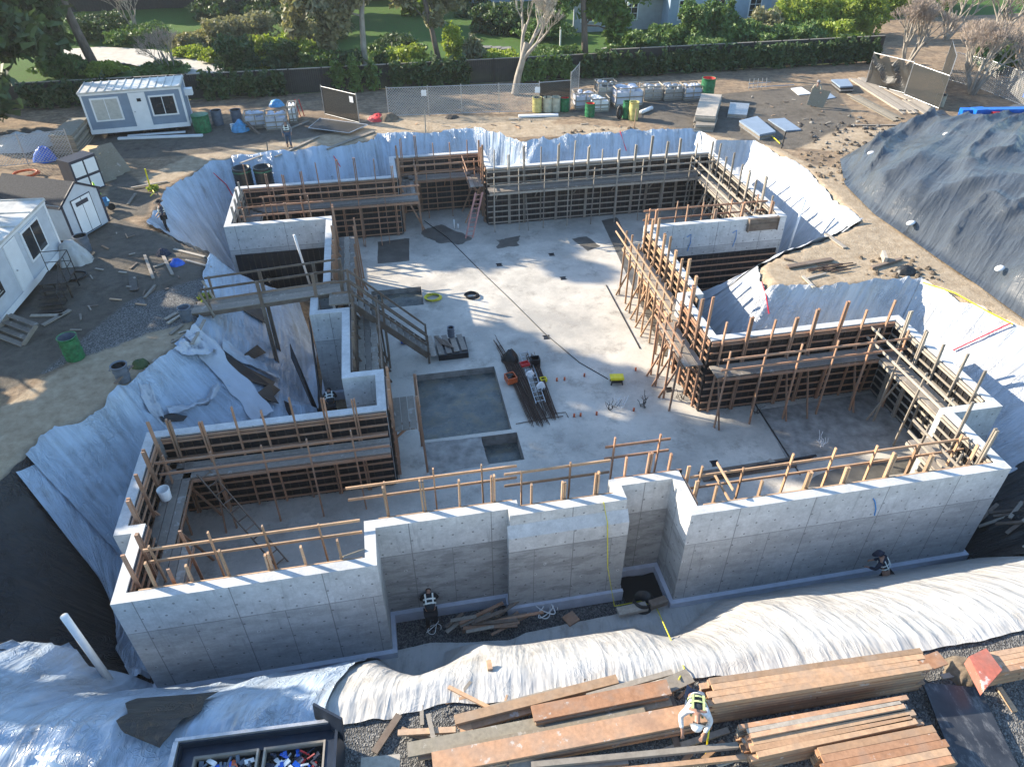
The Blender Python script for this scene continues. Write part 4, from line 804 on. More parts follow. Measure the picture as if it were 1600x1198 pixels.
# loose sheets / panels on left slope
def panel(pts,mat,label,th=.02,name='black_panel_offcut',cat='panel',lift=.2):
    p=[hit(*q) for q in pts]; p=[v+Vector((0,0,lift)) for v in p]; n=(p[1]-p[0]).cross(p[2]-p[0]).normalized()*th; k=len(p); b=MB()
    b.add([*p]+[v-n for v in p],[tuple(range(k)),tuple(range(2*k-1,k-1,-1))]+[(i,i+k,(i+1)%k+k,(i+1)%k) for i in range(k)]); return tag(b.build(name,mat),label,cat)
panel([(381,492),(390,476),(418,494),(416,512)],'black_panel','grey square board on the slope under the gangway')
panel([(382,561),(403,545),(417,557),(396,568)],'steel_dark','dark slatted board flat on the plastic slope')
panel([(410,432),(416,424),(424,430),(436,449),(424,452)],'black_panel','black flap sticking up behind the gangway rails',lift=.3)
panel([(337,556),(345,552),(388,583),(432,606),(428,613),(372,600),(350,575)],'black_panel','long curved black liner strip across the torn plastic',lift=.3)
panel([(402,625),(425,608),(440,618),(430,628),(438,640),(415,632)],'black_panel','jagged black liner scrap near the left room wall',lift=.3)
panel([(254,662),(270,655),(297,661),(290,667),(258,670)],'black_panel','small black liner scrap behind the front left studs',lift=.3)
b=MB(); b.add([(-4.25,25.6,-4.2),(-3.9,24.6,-4.3),(-4.35,26.4,-1.9),(-4.6,27.4,-2.0)],[(0,1,3,2),(2,3,1,0)])
def slab3(pts,mat,label,th=.03,name='black_board',cat='board'):
    p=[Vector(v) for v in pts]; n=(p[1]-p[0]).cross(p[2]-p[0]).normalized()*th; k=len(p); b=MB()
    b.add([*p]+[v-n for v in p],[tuple(range(k)),tuple(range(2*k-1,k-1,-1))]+[(i,i+k,(i+1)%k+k,(i+1)%k) for i in range(k)]); return tag(b.build(name,mat),label,cat)
slab3([(-3.95,25.3,-4.3),(-4.1,25.0,-3.9),(-4.9,27.0,-2.3),(-4.9,27.5,-1.9),(-4.5,26.4,-3.6)],'black_panel','left of two black boards standing in a V in the trench')
slab3([(-3.9,25.4,-4.3),(-3.75,25.0,-4.1),(-3.95,28.0,-1.6),(-4.05,28.6,-1.3),(-4.0,27.0,-3.3)],'black_panel','right of two black boards standing in a V, against the bank')
slab3([(-4.6,22.0,-4.2),(-4.2,21.6,-4.2),(-4.9,24.2,-2.6),(-5.1,24.4,-2.6)],'black_panel','black board on edge below the V boards')
# loose crumpled plastic strips
def strip(pts,w,mat,label,seed=0,lift=.3):
    P=[hit(*q)+Vector((0,0,lift)) for q in pts]; n=50; t=np.linspace(0,len(P)-1,n); A=np.array([tuple(p) for p in P]); C0=np.stack([np.interp(t,range(len(P)),A[:,k]) for k in range(3)],1)
    d=np.gradient(C0,axis=0); s=np.stack([-d[:,1],d[:,0],0*d[:,0]],1); s/=np.linalg.norm(s,axis=1)[:,None]; m_=12; pts_=[]
    for j in range(m_):
        k=(j/(m_-1)-.5)*w
        for i in range(n):
            h=.22*(ridge(j*.45,i*.07,seed)**2-.4)+.1*float(vn(i*.4,j*.5,seed+1)); q=C0[i]+s[i]*k*(1+.3*float(vn(i*.2,seed,3))); pts_.append((q[0],q[1],q[2]+float(h)))
    b=MB(); b.grid(pts_,n,m_); return tag(b.build('plastic_strip',mat,smooth=True),label,'plastic strip')
strip([(298,526),(320,545),(345,580),(385,620),(415,660)],.75,'sheet_white','long white plastic strip twisted down the torn bank',1)
strip([(352,548),(385,570),(415,585),(440,600)],.5,'sheet_white','white plastic strip above the black liner strip',2)
strip([(283,548),(300,560),(322,560),(335,552)],.6,'sheet_white','crumpled white plastic wad at the top of the torn bank',3,.35)
strip([(228,610),(240,640),(262,670),(285,700)],.35,'sheet_white','narrow white fold running down the left bank',4,.2)
strip([(268,655),(300,650),(330,640),(342,615)],.25,'sheet_white','white torn flap curling above the front left studs',5,.35)
for pts,l in((((1188,450),(1195,470),(1199,500)),'red ribbon on the plastic behind the front right room'),(((1486,555),(1530,535),(1575,514)),'thin red ribbon across the right plastic slope'),(((968,212),(978,242)),'red ribbon on the back right plastic bank'),(((372,325),(355,295),(335,278)),'red ribbon on the upper left plastic bank'),(((522,250),(533,268)),'short red ribbon behind the back left studs')):
    pp=[tuple(hit(*q)+Vector((0,0,.25))) for q in pts]; b=MB(); b.tube(pp,.03,5); tag(b.build('red_ribbon','ribbon_red'),l,'ribbon')
for x,l in((10.9,'blue curved mark stuck on the right front wall'),):
    b=MB(); b.tube([(13.75,13.17,-.45),(13.85,13.165,-.6),(14.0,13.165,-.95),(14.05,13.165,-1.25)],.02,5); tag(b.build('blue_tie_wire','blue_tie'),l,'wire')
for x,l in((15.1,'left blue wire loop on the outside of the back right room'),(17.6,'right blue wire loop on the outside of the back right room')):
    b=MB(); b.tube([(x-.1,31.76,-.7),(x+.1,31.75,-.55),(x+.15,31.76,-1.0),(x+.05,31.76,-1.5)],.018,5); tag(b.build('blue_tie_wire','blue_tie'),l,'wire')
# ================================================================ VEGETATION
def cloud(blobs,size,seed=0,shell=.55,droop=0,asp=1.0):
    rs=np.random.RandomState(seed); V=[]
    for (c,r,n) in blobs:
        n=int(n); d=rs.normal(size=(n,3)); d/=np.linalg.norm(d,axis=1)[:,None]; k=(shell+(1-shell)*rs.rand(n))**.6
        # clumpiness
        ph=rs.rand(3)*9; w=.80+.28*np.sin(d[:,0]*5+ph[0])*np.sin(d[:,1]*5+ph[1])+.2*np.sin(d[:,2]*7+ph[2])
        p=d*(k*w)[:,None]*np.array(r)+np.array(c)
        a=rs.normal(size=(n,3)); a/=np.linalg.norm(a,axis=1)[:,None]; b_=np.cross(a,rs.normal(size=(n,3))); b_/=np.linalg.norm(b_,axis=1)[:,None]
        s=size*(.6+.8*rs.rand(n))[:,None]; a=a*s*asp; b_=b_*s*.55
        V.append(np.stack([p-a-b_,p+a-b_*.4,p+a+b_*.4,p-a+b_],1))
    V=np.concatenate(V).reshape(-1,3); n=len(V)//4
    me=bpy.data.meshes.new('foliage'); me.vertices.add(len(V)); me.vertices.foreach_set('co',V.ravel()); me.loops.add(n*4); me.polygons.add(n)
    me.loops.foreach_set('vertex_index',np.arange(n*4)); me.polygons.foreach_set('loop_start',np.arange(n)*4); me.update(); me.validate(); return me
def addmesh(me,name,mat,parent=None,loc=None):
    me.materials.clear(); me.materials.append(M[mat]); o=bpy.data.objects.new(name,me); C.objects.link(o)
    if parent: o.parent=parent
    if loc is not None: o.location=loc
    return o
def tree(x,y,label,trunk,blobs,mat,size,name='tree',bark='bark',r=.3,seed=0,z=0,limbs=True,shell=.3,asp=1.,cat='tree',group=None):
    t=empty(name,label,cat,(x,y,z),group=group); rn=random.Random(seed); b=MB(); k=len(trunk); b.tube(trunk,[r*(1-.65*i/(k-1)) for i in range(k)],9)
    if limbs:
        for (c,rr,n) in blobs:
            p=Vector(trunk[min(k-1,rn.randint(max(1,k-3),k-1))]); q=Vector(c); m=(p+q)/2+Vector((rn.uniform(-.3,.3),rn.uniform(-.3,.3),rn.uniform(-.2,.3))); b.tube([p,m,q],[r*.28,r*.18,r*.05],6)
            for s in range(4):
                e=q+Vector([rn.uniform(-1,1)*v for v in rr]); b.tube([m.lerp(q,rn.random()),q.lerp(e,.5),e],[r*.1,r*.06,.01],4)
    b.build('trunk',bark,t,True); 
    if blobs: addmesh(cloud(blobs,size,seed,shell,asp=asp),'crown',mat,t)
    return t
def conifer(x,y,h,w,label,seed=0,mat='leaf_dark',lean=(0,0),name='conifer',base=.15,n=1.,size=.3,group=None):
    rn=random.Random(seed); bl=[]
    k=int(h/1.1)
    for i in range(k):
        f=base+(1-base)*i/k; rr=w*(1-((i/k))**1.3*.85)*rn.uniform(.7,1.1)
        for s in range(3):
            a=rn.random()*6.28; bl.append(((lean[0]*f+math.cos(a)*rr*.5,lean[1]*f+math.sin(a)*rr*.5,h*f+rn.uniform(-.3,.5)),(rr*.65,rr*.65,.55+.12*rr),110*n*max(.4,rr/2)))
    return tree(x,y,label,[(0,0,0),(lean[0]*.3,lean[1]*.3,h*.3),(lean[0]*.7,lean[1]*.7,h*.7),(lean[0],lean[1],h)],bl,mat,size,name,r=.28,seed=seed,limbs=False,shell=.1,asp=1.2,group=group)
def spread(x,y,h,w,label,seed=0,mat='leaf_mid',name='tree',n=9,cnt=500,size=.28,bark='bark',lean=(0,0),r=.3,cb=.45,group=None,flat_=.55):
    rn=random.Random(seed); bl=[]
    for i in range(n):
        a=i*2.4; d=w*(.25+.6*math.sqrt((i+.5)/n)); bl.append(((lean[0]+d*math.cos(a),lean[1]+d*math.sin(a),h*(cb+(1-cb)*(1-(d/w)**2*.6)*rn.uniform(.7,1))),(w*.38*rn.uniform(.8,1.2),w*.38*rn.uniform(.8,1.2),w*.38*flat_),cnt))
    return tree(x,y,label,[(0,0,0),(lean[0]*.2+.1,lean[1]*.2,h*.2),(lean[0]*.5-.1,lean[1]*.5,h*.42),(lean[0]*.8,lean[1]*.8,h*.6)],bl,mat,size,name,bark,r,seed,group=group)
GT='tall trees beyond the left edge'
# tall trees along the left boundary; they throw the long soft shade over the site
spread(-26,37.5,20,4.6,'tall tree beyond the left trailers',1,'leaf_dark',cnt=800,size=.4,n=12,cb=.3,group=GT)
spread(-30,44,21,5.0,'tall tree beyond the left trailers',2,'leaf_dark',cnt=800,size=.4,n=12,cb=.3,group=GT)
spread(-33,38,22,4.5,'tall tree beyond the left trailers',3,'leaf_dark',cnt=700,size=.4,n=12,cb=.3,group=GT)
spread(-25,31.5,9,3.6,'low tree beyond the left trailers',4,'leaf_dark',cnt=600,size=.35,cb=.25,group=GT)
spread(-25,18,13,4.5,'tree beyond the lower left edge',5,'leaf_dark',cnt=700,size=.38,cb=.25,n=11,group=GT)
spread(-22,11,12,4.2,'tree beyond the lower left edge',6,'leaf_dark',cnt=700,size=.38,cb=.25,n=11,group=GT)
spread(-24,25,9,3.4,'tree beyond the lower left edge',7,'leaf_dark',cnt=600,size=.35,cb=.25,group=GT)
spread(-29.5,60,20,3.3,'tall tree beyond the left trailers',8,'leaf_dark',cnt=900,size=.4,n=12,cb=.5,group=GT)
# trees visible top left
c=at(15,150); conifer(c.x,c.y,15,4.2,'dark conifer filling the top left corner',11,n=1.6,size=.34)
c=at(8,208); conifer(c.x-1,c.y,12,2.6,'dark conifer at the left edge in front of the back fence',12,n=1.6,size=.32)
c=at(75,110); conifer(c.x,c.y,17,4.2,'dark conifer farther back at the top left',13,n=1.4,size=.36)
spread(-28,74,16,5,'loose mid-green tree behind the leaning trunk',14,'leaf_mid',cnt=650,size=.32,n=11,cb=.2)
c=at(152,112); tree(c.x,c.y,'leaning bare trunk behind the blue trailer','' or [(0,0,0),(-.7,.5,3),(-1.4,1.2,7),(-2.2,2.0,12),(-2.8,2.6,17)],[((-3,3,16),(3,3,2.5),900),((-1,2.5,13),(2,2,1.5),500)],'leaf_mid',.3,r=.42,seed=15)
c=at(572,114); tree(c.x,c.y,'grey-olive tree with a pale trunk in the middle of the garden edge',[(0,0,0),(.05,0,2.0),(.2,.2,4.2),(.6,.3,6.5),(.8,.4,9)],[((-2.0,.3,4.6),(1.9,1.6,1.6),1500),((-2.8,.6,3.0),(1.2,1.1,1.4),800),((-4.2,1,5.6),(1.8,1.5,1.3),1100),((-.2,.5,6.2),(2.2,1.6,1.4),1300),((2.2,1,6.6),(1.6,1.4,1.0),700),((-5.2,1.6,3.6),(1.3,1.2,1.3),600)],'leaf_olive',.2,bark='bark_pale',r=.3,seed=16)
c=at(688,106); tree(c.x,c.y,'slim leaning tree right of the olive tree',[(0,0,0),(-.5,.2,3),(-1.1,.5,6),(-1.6,.9,9.5)],[((-.2,.4,3.6),(1.0,.9,.8),400),((.9,.6,5.0),(1.7,1.3,1.2),900),((-2.6,.9,5.4),(1.5,1.3,1.0),600),((-1.6,1.2,6.6),(2.0,1.6,1.2),700),((1.6,1.4,6.4),(1.4,1.2,1.0),450)],'leaf_olive',.2,bark='bark',r=.26,seed=17)
c=at(914,100); tree(c.x,c.y,'dark trunk tree with drooping grey-green crown beside the birdhouse',[(0,0,0),(-.2,.1,3),(-.5,.3,6),(-.8,.6,10)],[((1.6,.5,4.2),(2.3,1.5,1.5),1500),((-2.8,.6,3.9),(1.5,1.2,1.2),800),((2.6,.6,2.2),(1.1,.9,.9),500),((-1.6,.8,5.4),(1.9,1.4,1.2),700),((3.2,.8,3.2),(1.3,1.1,1.2),500),((0,1,6.8),(3,2.0,1.3),1000),((4.6,1,5.2),(1.6,1.2,1.1),500)],'leaf_mid',.2,bark='bark',r=.32,seed=18)
def bare(x,y,h,label,seed,mat='twig',r=.14,stems=5,spr=.45,depth=5,name='bare_tree',bark='bark_pale',group=None,tw=.009,k0=3):
    rn=random.Random(seed); t=empty(name,label,'tree',(x,y,0),group=group); tr=MB(); tg=MB()
    def grow(p,d,l,rr,k):
        n=3; pts=[p]; rs_=[rr]
        for i in range(n):
            d=(d+Vector((rn.uniform(-.18,.18),rn.uniform(-.18,.18),rn.uniform(-.05,.14)))).normalized(); p=p+d*l/n; pts.append(p); rs_.append(rr*(1-.35*(i+1)/n))
        (tr if k>depth-3 else tg).tube(pts,[max(tw,q) for q in rs_],6 if k>depth-3 else 3,cap=False)
        if k>0:
            for i in range(rn.choice((2,3,3))+ (1 if k<3 else 0)):
                s=rn.uniform(.5,1); q=pts[1+int(s*(n-1))]; e=(d+Vector((rn.uniform(-1,1),rn.uniform(-1,1),rn.uniform(-.3,.8)))*spr*1.25).normalized(); grow(q,e,l*rn.uniform(.6,.8),rr*.55,k-1)
    for i in range(stems):
        a=i*6.28/stems+rn.random(); grow(Vector((.12*math.cos(a),.12*math.sin(a),0)),Vector((spr*math.cos(a)*rn.uniform(.4,1),spr*math.sin(a)*rn.uniform(.4,1),1)).normalized(),h*.36,r,depth)
    tr.build('trunk',bark,t,True); tg.build('twigs',mat,t); return t
c=at(1412,108); bare(c.x,c.y,6.6,'bare multi-stem tree with pinkish twigs behind the draped fence',21,'twig',depth=6,spr=.42,stems=6)
c=at(1518,148); bare(c.x,c.y,6.4,'bare multi-stem tree in the fenced yard on the right',22,'twig',depth=6,spr=.45,stems=6)
c=at(1592,150); bare(c.x,c.y,6.2,'bare tree cut off by the right edge',23,'twig_pale',depth=5,spr=.5,stems=5)
c=at(1478,62); bare(c.x,c.y,7,'bare twiggy tree behind the right fence corner',24,'twig',depth=6,spr=.5,stems=5)
c=at(1560,60); bare(c.x,c.y,7.5,'bare twiggy tree at the top right corner',25,'twig',depth=6,spr=.55,stems=5)
c=at(803,148); bare(c.x,c.y,10.5,'pale leafless trunk standing in front of the back fence',26,'twig_pale',r=.3,stems=1,depth=7,spr=.42)
c=at(268,118); bare(c.x,c.y,5,'small leafless shrub behind the blue trailer',27,'twig',r=.07,stems=6,depth=4,spr=.6)
c=at(215,60); bare(c.x,c.y,6,'leafless tree in the shade at the back of the garden',28,'twig_pale',r=.1,stems=3,depth=5,spr=.5)
for i,(x,y,h,w) in enumerate(((-3,84,8,4),(-8,90,8.5,4),(4,93,9,4.5),(-20,97,8,4),(-30,97,8,4))):
    spread(x,y,h,w,'dark tree in the row behind the shaded garden',500+i,'leaf_dark',cnt=420,size=.42,n=11,cb=.15,group='dark trees behind the shaded garden')
# bushes
bush_mesh={}
def bush(px,py,rx,rz,mat,label,seed=0,z=0,size=.17,n=1700,name='bush',ry=None,xy=None,group=None,shell=.7):
    c=at(px,py) if xy is None else Vector((*xy,0)); rn=random.Random(seed); ry=ry or rx*.9
    bl=[((0,0,rz*.5),(rx,ry,rz*.6),n)]+[((rn.uniform(-.6,.6)*rx,rn.uniform(-.6,.6)*ry,rz*rn.uniform(.45,.8)),(rx*.45,ry*.45,rz*.35),n*.18) for _ in range(4)]
    t=empty(name,label,'bush',(c.x,c.y,z),group=group); b=MB()
    for _ in range(4): b.tube([(0,0,0),(rn.uniform(-.5,.5)*rx,rn.uniform(-.5,.5)*ry,rz*.7)],[.05,.02],5)
    b.build('stem','bark',t); addmesh(cloud(bl,size,seed,shell),'foliage',mat,t); return t
BL=[(375,118,1.9,2.9,'leaf_dark','round dark bush right of the blue trailer roof'),(447,118,1.7,2.4,'leaf_dark','dark bush second right of the trailer, beside the path'),(500,120,1.9,1.8,'leaf_mid','mid-green bush at the foot of the olive tree'),(540,118,1.5,1.9,'leaf_dark','dark bush left of the pale trunk'),(348,76,1.9,2.3,'leaf_olive','large rounded olive bush behind the path'),(395,68,2.6,2.6,'leaf_olive','widest clipped olive bush of the garden bed'),(412,84,1.9,1.3,'leaf_bright','flat-topped bright green bush on a thin stem'),(462,88,1.9,1.6,'leaf_bright','bright flat bush right of the flat-topped one'),(490,72,2.2,2.2,'leaf_olive','olive bush at the right end of the garden bed'),(340,98,1.3,1.0,'leaf_bright','small bright bush at the path edge'),(418,108,.9,.9,'leaf_bright','tiny bright bush between two dark bushes'),(648,22,2.2,2.6,'leaf_bright','round topiary ball at the far end of the lawn'),(620,95,2.6,1.8,'leaf_dark','dark spreading bush on the lawn edge'),(640,108,1.9,1.6,'leaf_bright','yellow-green bush right of the pale trunk'),(600,106,1.3,1.6,'leaf_mid','loose green bush beside the pale trunk'),(708,103,.9,2.9,'leaf_bright','narrow upright shrub by the lawn'),(742,103,1.0,2.0,'leaf_olive','second upright shrub, shorter, right of the narrow one'),(780,102,2.0,1.0,'leaf_bright','low bright shrub left of the leafless trunk'),(770,50,2.6,2.6,'leaf_dark','dark hedge mass behind the lawn, left part'),(800,52,2.6,2.4,'leaf_dark','dark hedge mass behind the lawn, middle part'),(850,60,3.2,1.7,'leaf_mid','clipped low hedge behind the birdhouse'),(740,25,2.6,5,'leaf_dark','tall dark shrub at the back of the lawn'),(850,100,2.1,1.1,'leaf_mid','green shrub below the birdhouse'),(885,98,1.8,1.2,'leaf_mid','green shrub left of the dark trunk'),(965,97,1.5,1.2,'leaf_mid','shrub at the end of the patio path'),(165,118,1.6,.9,'leaf_bright','low bright ground shrubs behind the trailer roof'),(260,118,2.2,.9,'leaf_mid','low green shrubs under the leafless shrub'),(160,60,3,2.2,'leaf_dark','dark shrub behind the leaning trunk'),(220,66,3.0,1.5,'leaf_mid','shrub bed left of the path, far side'),(300,78,2.2,1.3,'leaf_olive','loose olive shrub bed at the far side of the path'),(300,88,2.0,.7,'leaf_bright','low bright shrubs along the far path edge'),(60,60,3,3,'leaf_mid','green shrub in the top left shade'),(100,120,2,1.6,'leaf_mid','green shrub left of the blue trailer'),(520,60,2.4,2.2,'leaf_dark','dark shrub under the olive crown'),(470,40,2.6,2.4,'leaf_dark','shaded shrub at the rear garden bed'),(340,30,3,2,'leaf_dark','low shaded shrubs by the rear fence, left'),(420,28,3,2,'leaf_dark','low shaded shrubs by the rear fence, right')]
for i,(px,py,rx,rz,m_,l) in enumerate(BL): bush(px,py,rx,rz,m_,l,100+i,n=2300 if rx>1.2 else 900,size=.13 if py>50 else .2)
# hedge beyond fence at right, in separate shrubs
for i,(px,py,rx,rz,m_,l) in enumerate([(1000,84,2.2,1.7,'leaf_mid','grey-green shrub at the left end of the house hedge'),(1040,80,2.2,2.0,'leaf_mid','shrub under the left gable window'),(1080,78,1.7,3.6,'leaf_mid','tall feathery shrub before the left gable'),(1122,74,1.6,3.7,'leaf_mid','tall feathery shrub before the gable centre'),(1150,76,2.6,2.2,'leaf_mid','shrub below the white door frame'),(1185,68,2.4,2.6,'leaf_olive','olive shrub right of the white door frame'),(1225,64,2.4,3.3,'leaf_bright','sunlit tall shrub, first right of the house gable'),(1262,60,2.5,3.5,'leaf_bright','sunlit tall shrub, second right of the house gable'),(1300,58,2.6,3.6,'leaf_bright','sunlit tall shrub, third right of the house gable'),(1340,56,2.6,3.8,'leaf_bright','sunlit tall shrub at the bare trees'),(1190,80,2.4,1.8,'leaf_mid','green shrub in front of the olive shrub'),(1240,78,2.6,2.0,'leaf_mid','green shrub behind the right part of the fence'),(1300,74,2.6,2.0,'leaf_bright','low sunlit shrub near the fence end'),(1100,88,2.6,1.4,'leaf_mid','low shrub behind the fence below the gable'),(1440,12,5,4,'leaf_bright','bright green shrub at the top right'),(1390,22,3,3.5,'leaf_bright','bright shrub behind the bare trees'),(1550,110,1.8,2,'leaf_mid','green shrub in the fenced right yard')]): bush(px,py,rx,rz,m_,l,200+i,n=3400,size=.145)
# ivy on the fence: climbing plants on the near face
FY=59.2
for i,(x0,x1,h,l) in enumerate([(-25,-18.5,1.9,'ivy on the fence left of the blue trailer'),(-12.5,-6.5,2.0,'ivy on the fence behind the barrels and crates'),(-3.2,.6,2.4,'taller ivy clump behind the leaning mesh panel'),(1.3,7.5,2.2,'ivy clump behind the chain link fence'),(11.5,15.8,2.0,'ivy clump right of the leafless trunk'),(16.5,24,1.9,'ivy behind the pallets and green drums'),(24,33,2.1,'ivy in the middle of the right fence'),(33,42.5,2.2,'ivy at the right end of the fence')]):
    n=int((x1-x0)*1.0); rn=random.Random(i); bl=[((x0+(j+.5)*(x1-x0)/n-x0,rn.uniform(-.55,-.25),h*rn.uniform(.42,.55)),(.75,.35,h*rn.uniform(.45,.62)),420) for j in range(n)]
    t=empty('ivy_hedge',l,'ivy',(x0,FY,0),group='ivy clumps on the back fence'); b=MB(); [b.tube([(bb[0][0],-.15,0),(bb[0][0]+.1,-.12,h*.8)],[.03,.01],4) for bb in bl]; b.build('stem','bark',t); addmesh(cloud(bl,.15,300+i,.3),'foliage','leaf_mid' if i in(2,4) else 'leaf_dark',t)
# weeds
for i,(px,py,l) in enumerate(((322,468,'small yellow-green weed by the gangway foot'),(240,297,'small green weed by the crossed boards'))): bush(px,py,.28,.25,'leaf_bright',l,400+i,n=120,size=.09,name='weed')
# ================================================================ FENCES AND BUILDINGS
fe=empty('board_fence','long dark board fence with a thin top rail across the back of the site','fence',(-40,FY,0)); O=Vector((-40,FY,0))
segs=[(-44,-13.6,1.75),(-13.5,2,1.75),(2.1,18.8,1.75),(18.9,43,2.0)]
for x0,x1,h in segs:
    b=MB(); x=x0
    while x<x1: b.box((x,FY,.03),(x+.145,FY+.03,h-.02*random.Random(int(x*9)).random())); x+=.155
    part(fe,b,'boards','fence_dark',O)
    b=MB(); b.box((x0,FY-.05,h),(x1,FY+.08,h+.05)); part(fe,b,'top_rail','lumber_grey',O)
    x=x0
    while x<x1:
        b=MB(); b.box((x,FY-.1,0),(x+.1,FY-.003,h+.08)); part(fe,b,'post','fence_dark',O); x+=2.44
b=MB(); x=-60
while x<4: b.box((x,96,0),(x+.3,96.1,3.4)); x+=.31
tag(b.build('rear_fence','fence_dark'),'tall dark fence at the far end of the shaded garden','fence')
M['paver']=simple('paver',(.36,.33,.30),.9,.2,3)
flat('path',P2([(95,80),(160,76),(240,80),(300,90),(350,106),(360,122),(330,134),(290,128),(250,114),(200,102),(100,98)]),.13,'driveway','pale concrete driveway curving behind the blue trailer','path',wob=.03)
flat('path',P2([(940,78),(985,70),(1000,95),(960,100),(925,118),(905,110),(945,92)]),.13,'paver','pale paved patio in front of the house','patio',wob=.05)
for i in range(7):
    c=at(700+i*15,73+i*.8); b=MB(); b.prism([(c.x-.5,c.y-.4),(c.x+.45,c.y-.45),(c.x+.55,c.y+.35),(c.x-.4,c.y+.45)],.0,.16); tag(b.build('stepping_stone','stone'),'flat stepping stone set in the lawn','stone','stepping stones across the lawn')
for px,py,h,l in((875,78,3.2,'white post birdhouse on the lawn edge'),):
    c=at(px,py); t=empty('birdhouse',l,'birdhouse',c); b=MB(); b.beam((0,0,0),(0,0,2.2),.12,.12,(0,1,0)); b.build('post','white_paint',t)
    b=MB(); b.box((-.25,-.25,2.2),(.25,.25,2.75)); b.box((-.32,-.32,2.16),(.32,.32,2.2)); b.build('box','white_paint',t); b=MB(); b.add([(-.32,-.32,2.75),(.32,-.32,2.75),(.32,.32,2.75),(-.32,.32,2.75),(0,0,3.3)],[(0,1,4),(1,2,4),(2,3,4),(3,0,4),(3,2,1,0)]); b.build('roof','roof_grey',t)
def uvpanel(pts,name,mat,parent=None,wrinkle=0,n=1):
    A,B_,C_,D=[Vector(p) for p in pts]; me=bpy.data.meshes.new(name); nu,nv=(2,2) if not wrinkle else (24,14); vs=[];uv=[]
    L=(B_-A).length; Hh=(D-A).length; nn=(B_-A).cross(D-A).normalized()
    for j in range(nv):
        for i in range(nu):
            u=i/(nu-1);v=j/(nv-1); p=A.lerp(B_,u).lerp(D.lerp(C_,u),v); 
            if wrinkle: p=p+nn*wrinkle*float(ridge(u*5+v*2,v*2,3)-.5)+Vector((0,0,-wrinkle*math.sin(u*9.4)**2*v))
            vs.append(p); uv.append((u*L,v*Hh))
    fs=[(j*nu+i,j*nu+i+1,(j+1)*nu+i+1,(j+1)*nu+i) for j in range(nv-1) for i in range(nu-1)]
    me.from_pydata(vs,[],fs); l=me.uv_layers.new(name='UVMap'); 
    for p in me.polygons:
        for li in p.loop_indices: l.data[li].uv=uv[me.loops[li].vertex_index]
    me.materials.append(M[mat]); o=bpy.data.objects.new(name,me); C.objects.link(o)
    if parent: o.parent=parent
    return o
def meshfence(pix,h,mat,label,name='chain_link_fence',cat='fence',wr=0,signs=()):
    P=[at(*q) for q in pix]; t=empty(name,label,cat,P[0]); O=P[0].copy(); P=[p-O for p in P]
    for a,c in zip(P,P[1:]):
        uvpanel([a+Vector((0,0,.05)),c+Vector((0,0,.05)),c+Vector((0,0,h)),a+Vector((0,0,h))],'mesh',mat,t,wr)
        b=MB(); b.tube([a+Vector((0,0,h)),c+Vector((0,0,h))],.025,6); b.build('rail','galv',t); b=MB(); b.tube([a+Vector((0,0,h*.05)),c+Vector((0,0,h*.05))],.02,6); b.build('rail','galv',t)
    for p in P: b=MB(); b.tube([p,p+Vector((0,0,h+.1))],.03,7); b.build('post','galv',t)
    for k,f in signs:
        a,c=P[k],P[k+1]; q=a.lerp(c,f)+Vector((0,-.05,h*.8)); b=MB(); d=(c-a).normalized()*.18; b.add([q-d+Vector((0,0,-.2)),q+d+Vector((0,0,-.2)),q+d+Vector((0,0,.2)),q-d+Vector((0,0,.2))],[(0,1,2,3)]); b.build('notice','white_paint',t)
    return t
meshfence([(608,183),(671,181),(722,179),(780,177),(842,176)],1.95,'chain_link','chain link fence panels before the leafless trunk',signs=((0,.9),(3,.95)))
meshfence([(842,174),(890,170)],1.95,'privacy_mesh','dark mesh panel behind the cream drums',name='mesh_panel')
meshfence([(890,172),(903,155)],2.5,'chain_link','pale mesh panel standing edge-on beside the drums',name='mesh_panel')
meshfence([(508,180),(562,194)],1.95,'privacy_mesh','leaning mesh panel with a white notice by the ivy',name='mesh_panel',signs=((0,.85),))
meshfence([(0,262),(45,258),(118,250)],1.8,'chain_link','chain link fence behind the dark shed')
meshfence([(1352,132),(1412,148)],2.3,'privacy_mesh','fence panel draped with sagging black cloth',name='draped_fence',wr=.35)
meshfence([(1412,150),(1466,172)],2.3,'privacy_mesh','dark green mesh panel right of the draped fence',name='mesh_panel')
meshfence([(1466,172),(1475,145),(1470,118)],2.6,'privacy_mesh','tall mesh panels turning the yard corner',name='mesh_panel')
meshfence([(1475,125),(1530,140),(1600,168),(1680,200)],2.1,'chain_link','chain link fence around the bare trees on the right')
b=MB(); p=[at(x,y,.25) for x,y in((482,200),(500,185),(575,195),(545,208))]; O=p[0]; t=empty('fallen_panel','black mesh panel lying flat on the ground behind the wall','mesh panel',O)
uvpanel([v-O for v in p],'mesh','privacy_mesh',t); b=MB(); [b.tube([p[i]-O,p[(i+1)%4]-O],.03,6) for i in range(4)]; b.build('frame','galv',t)
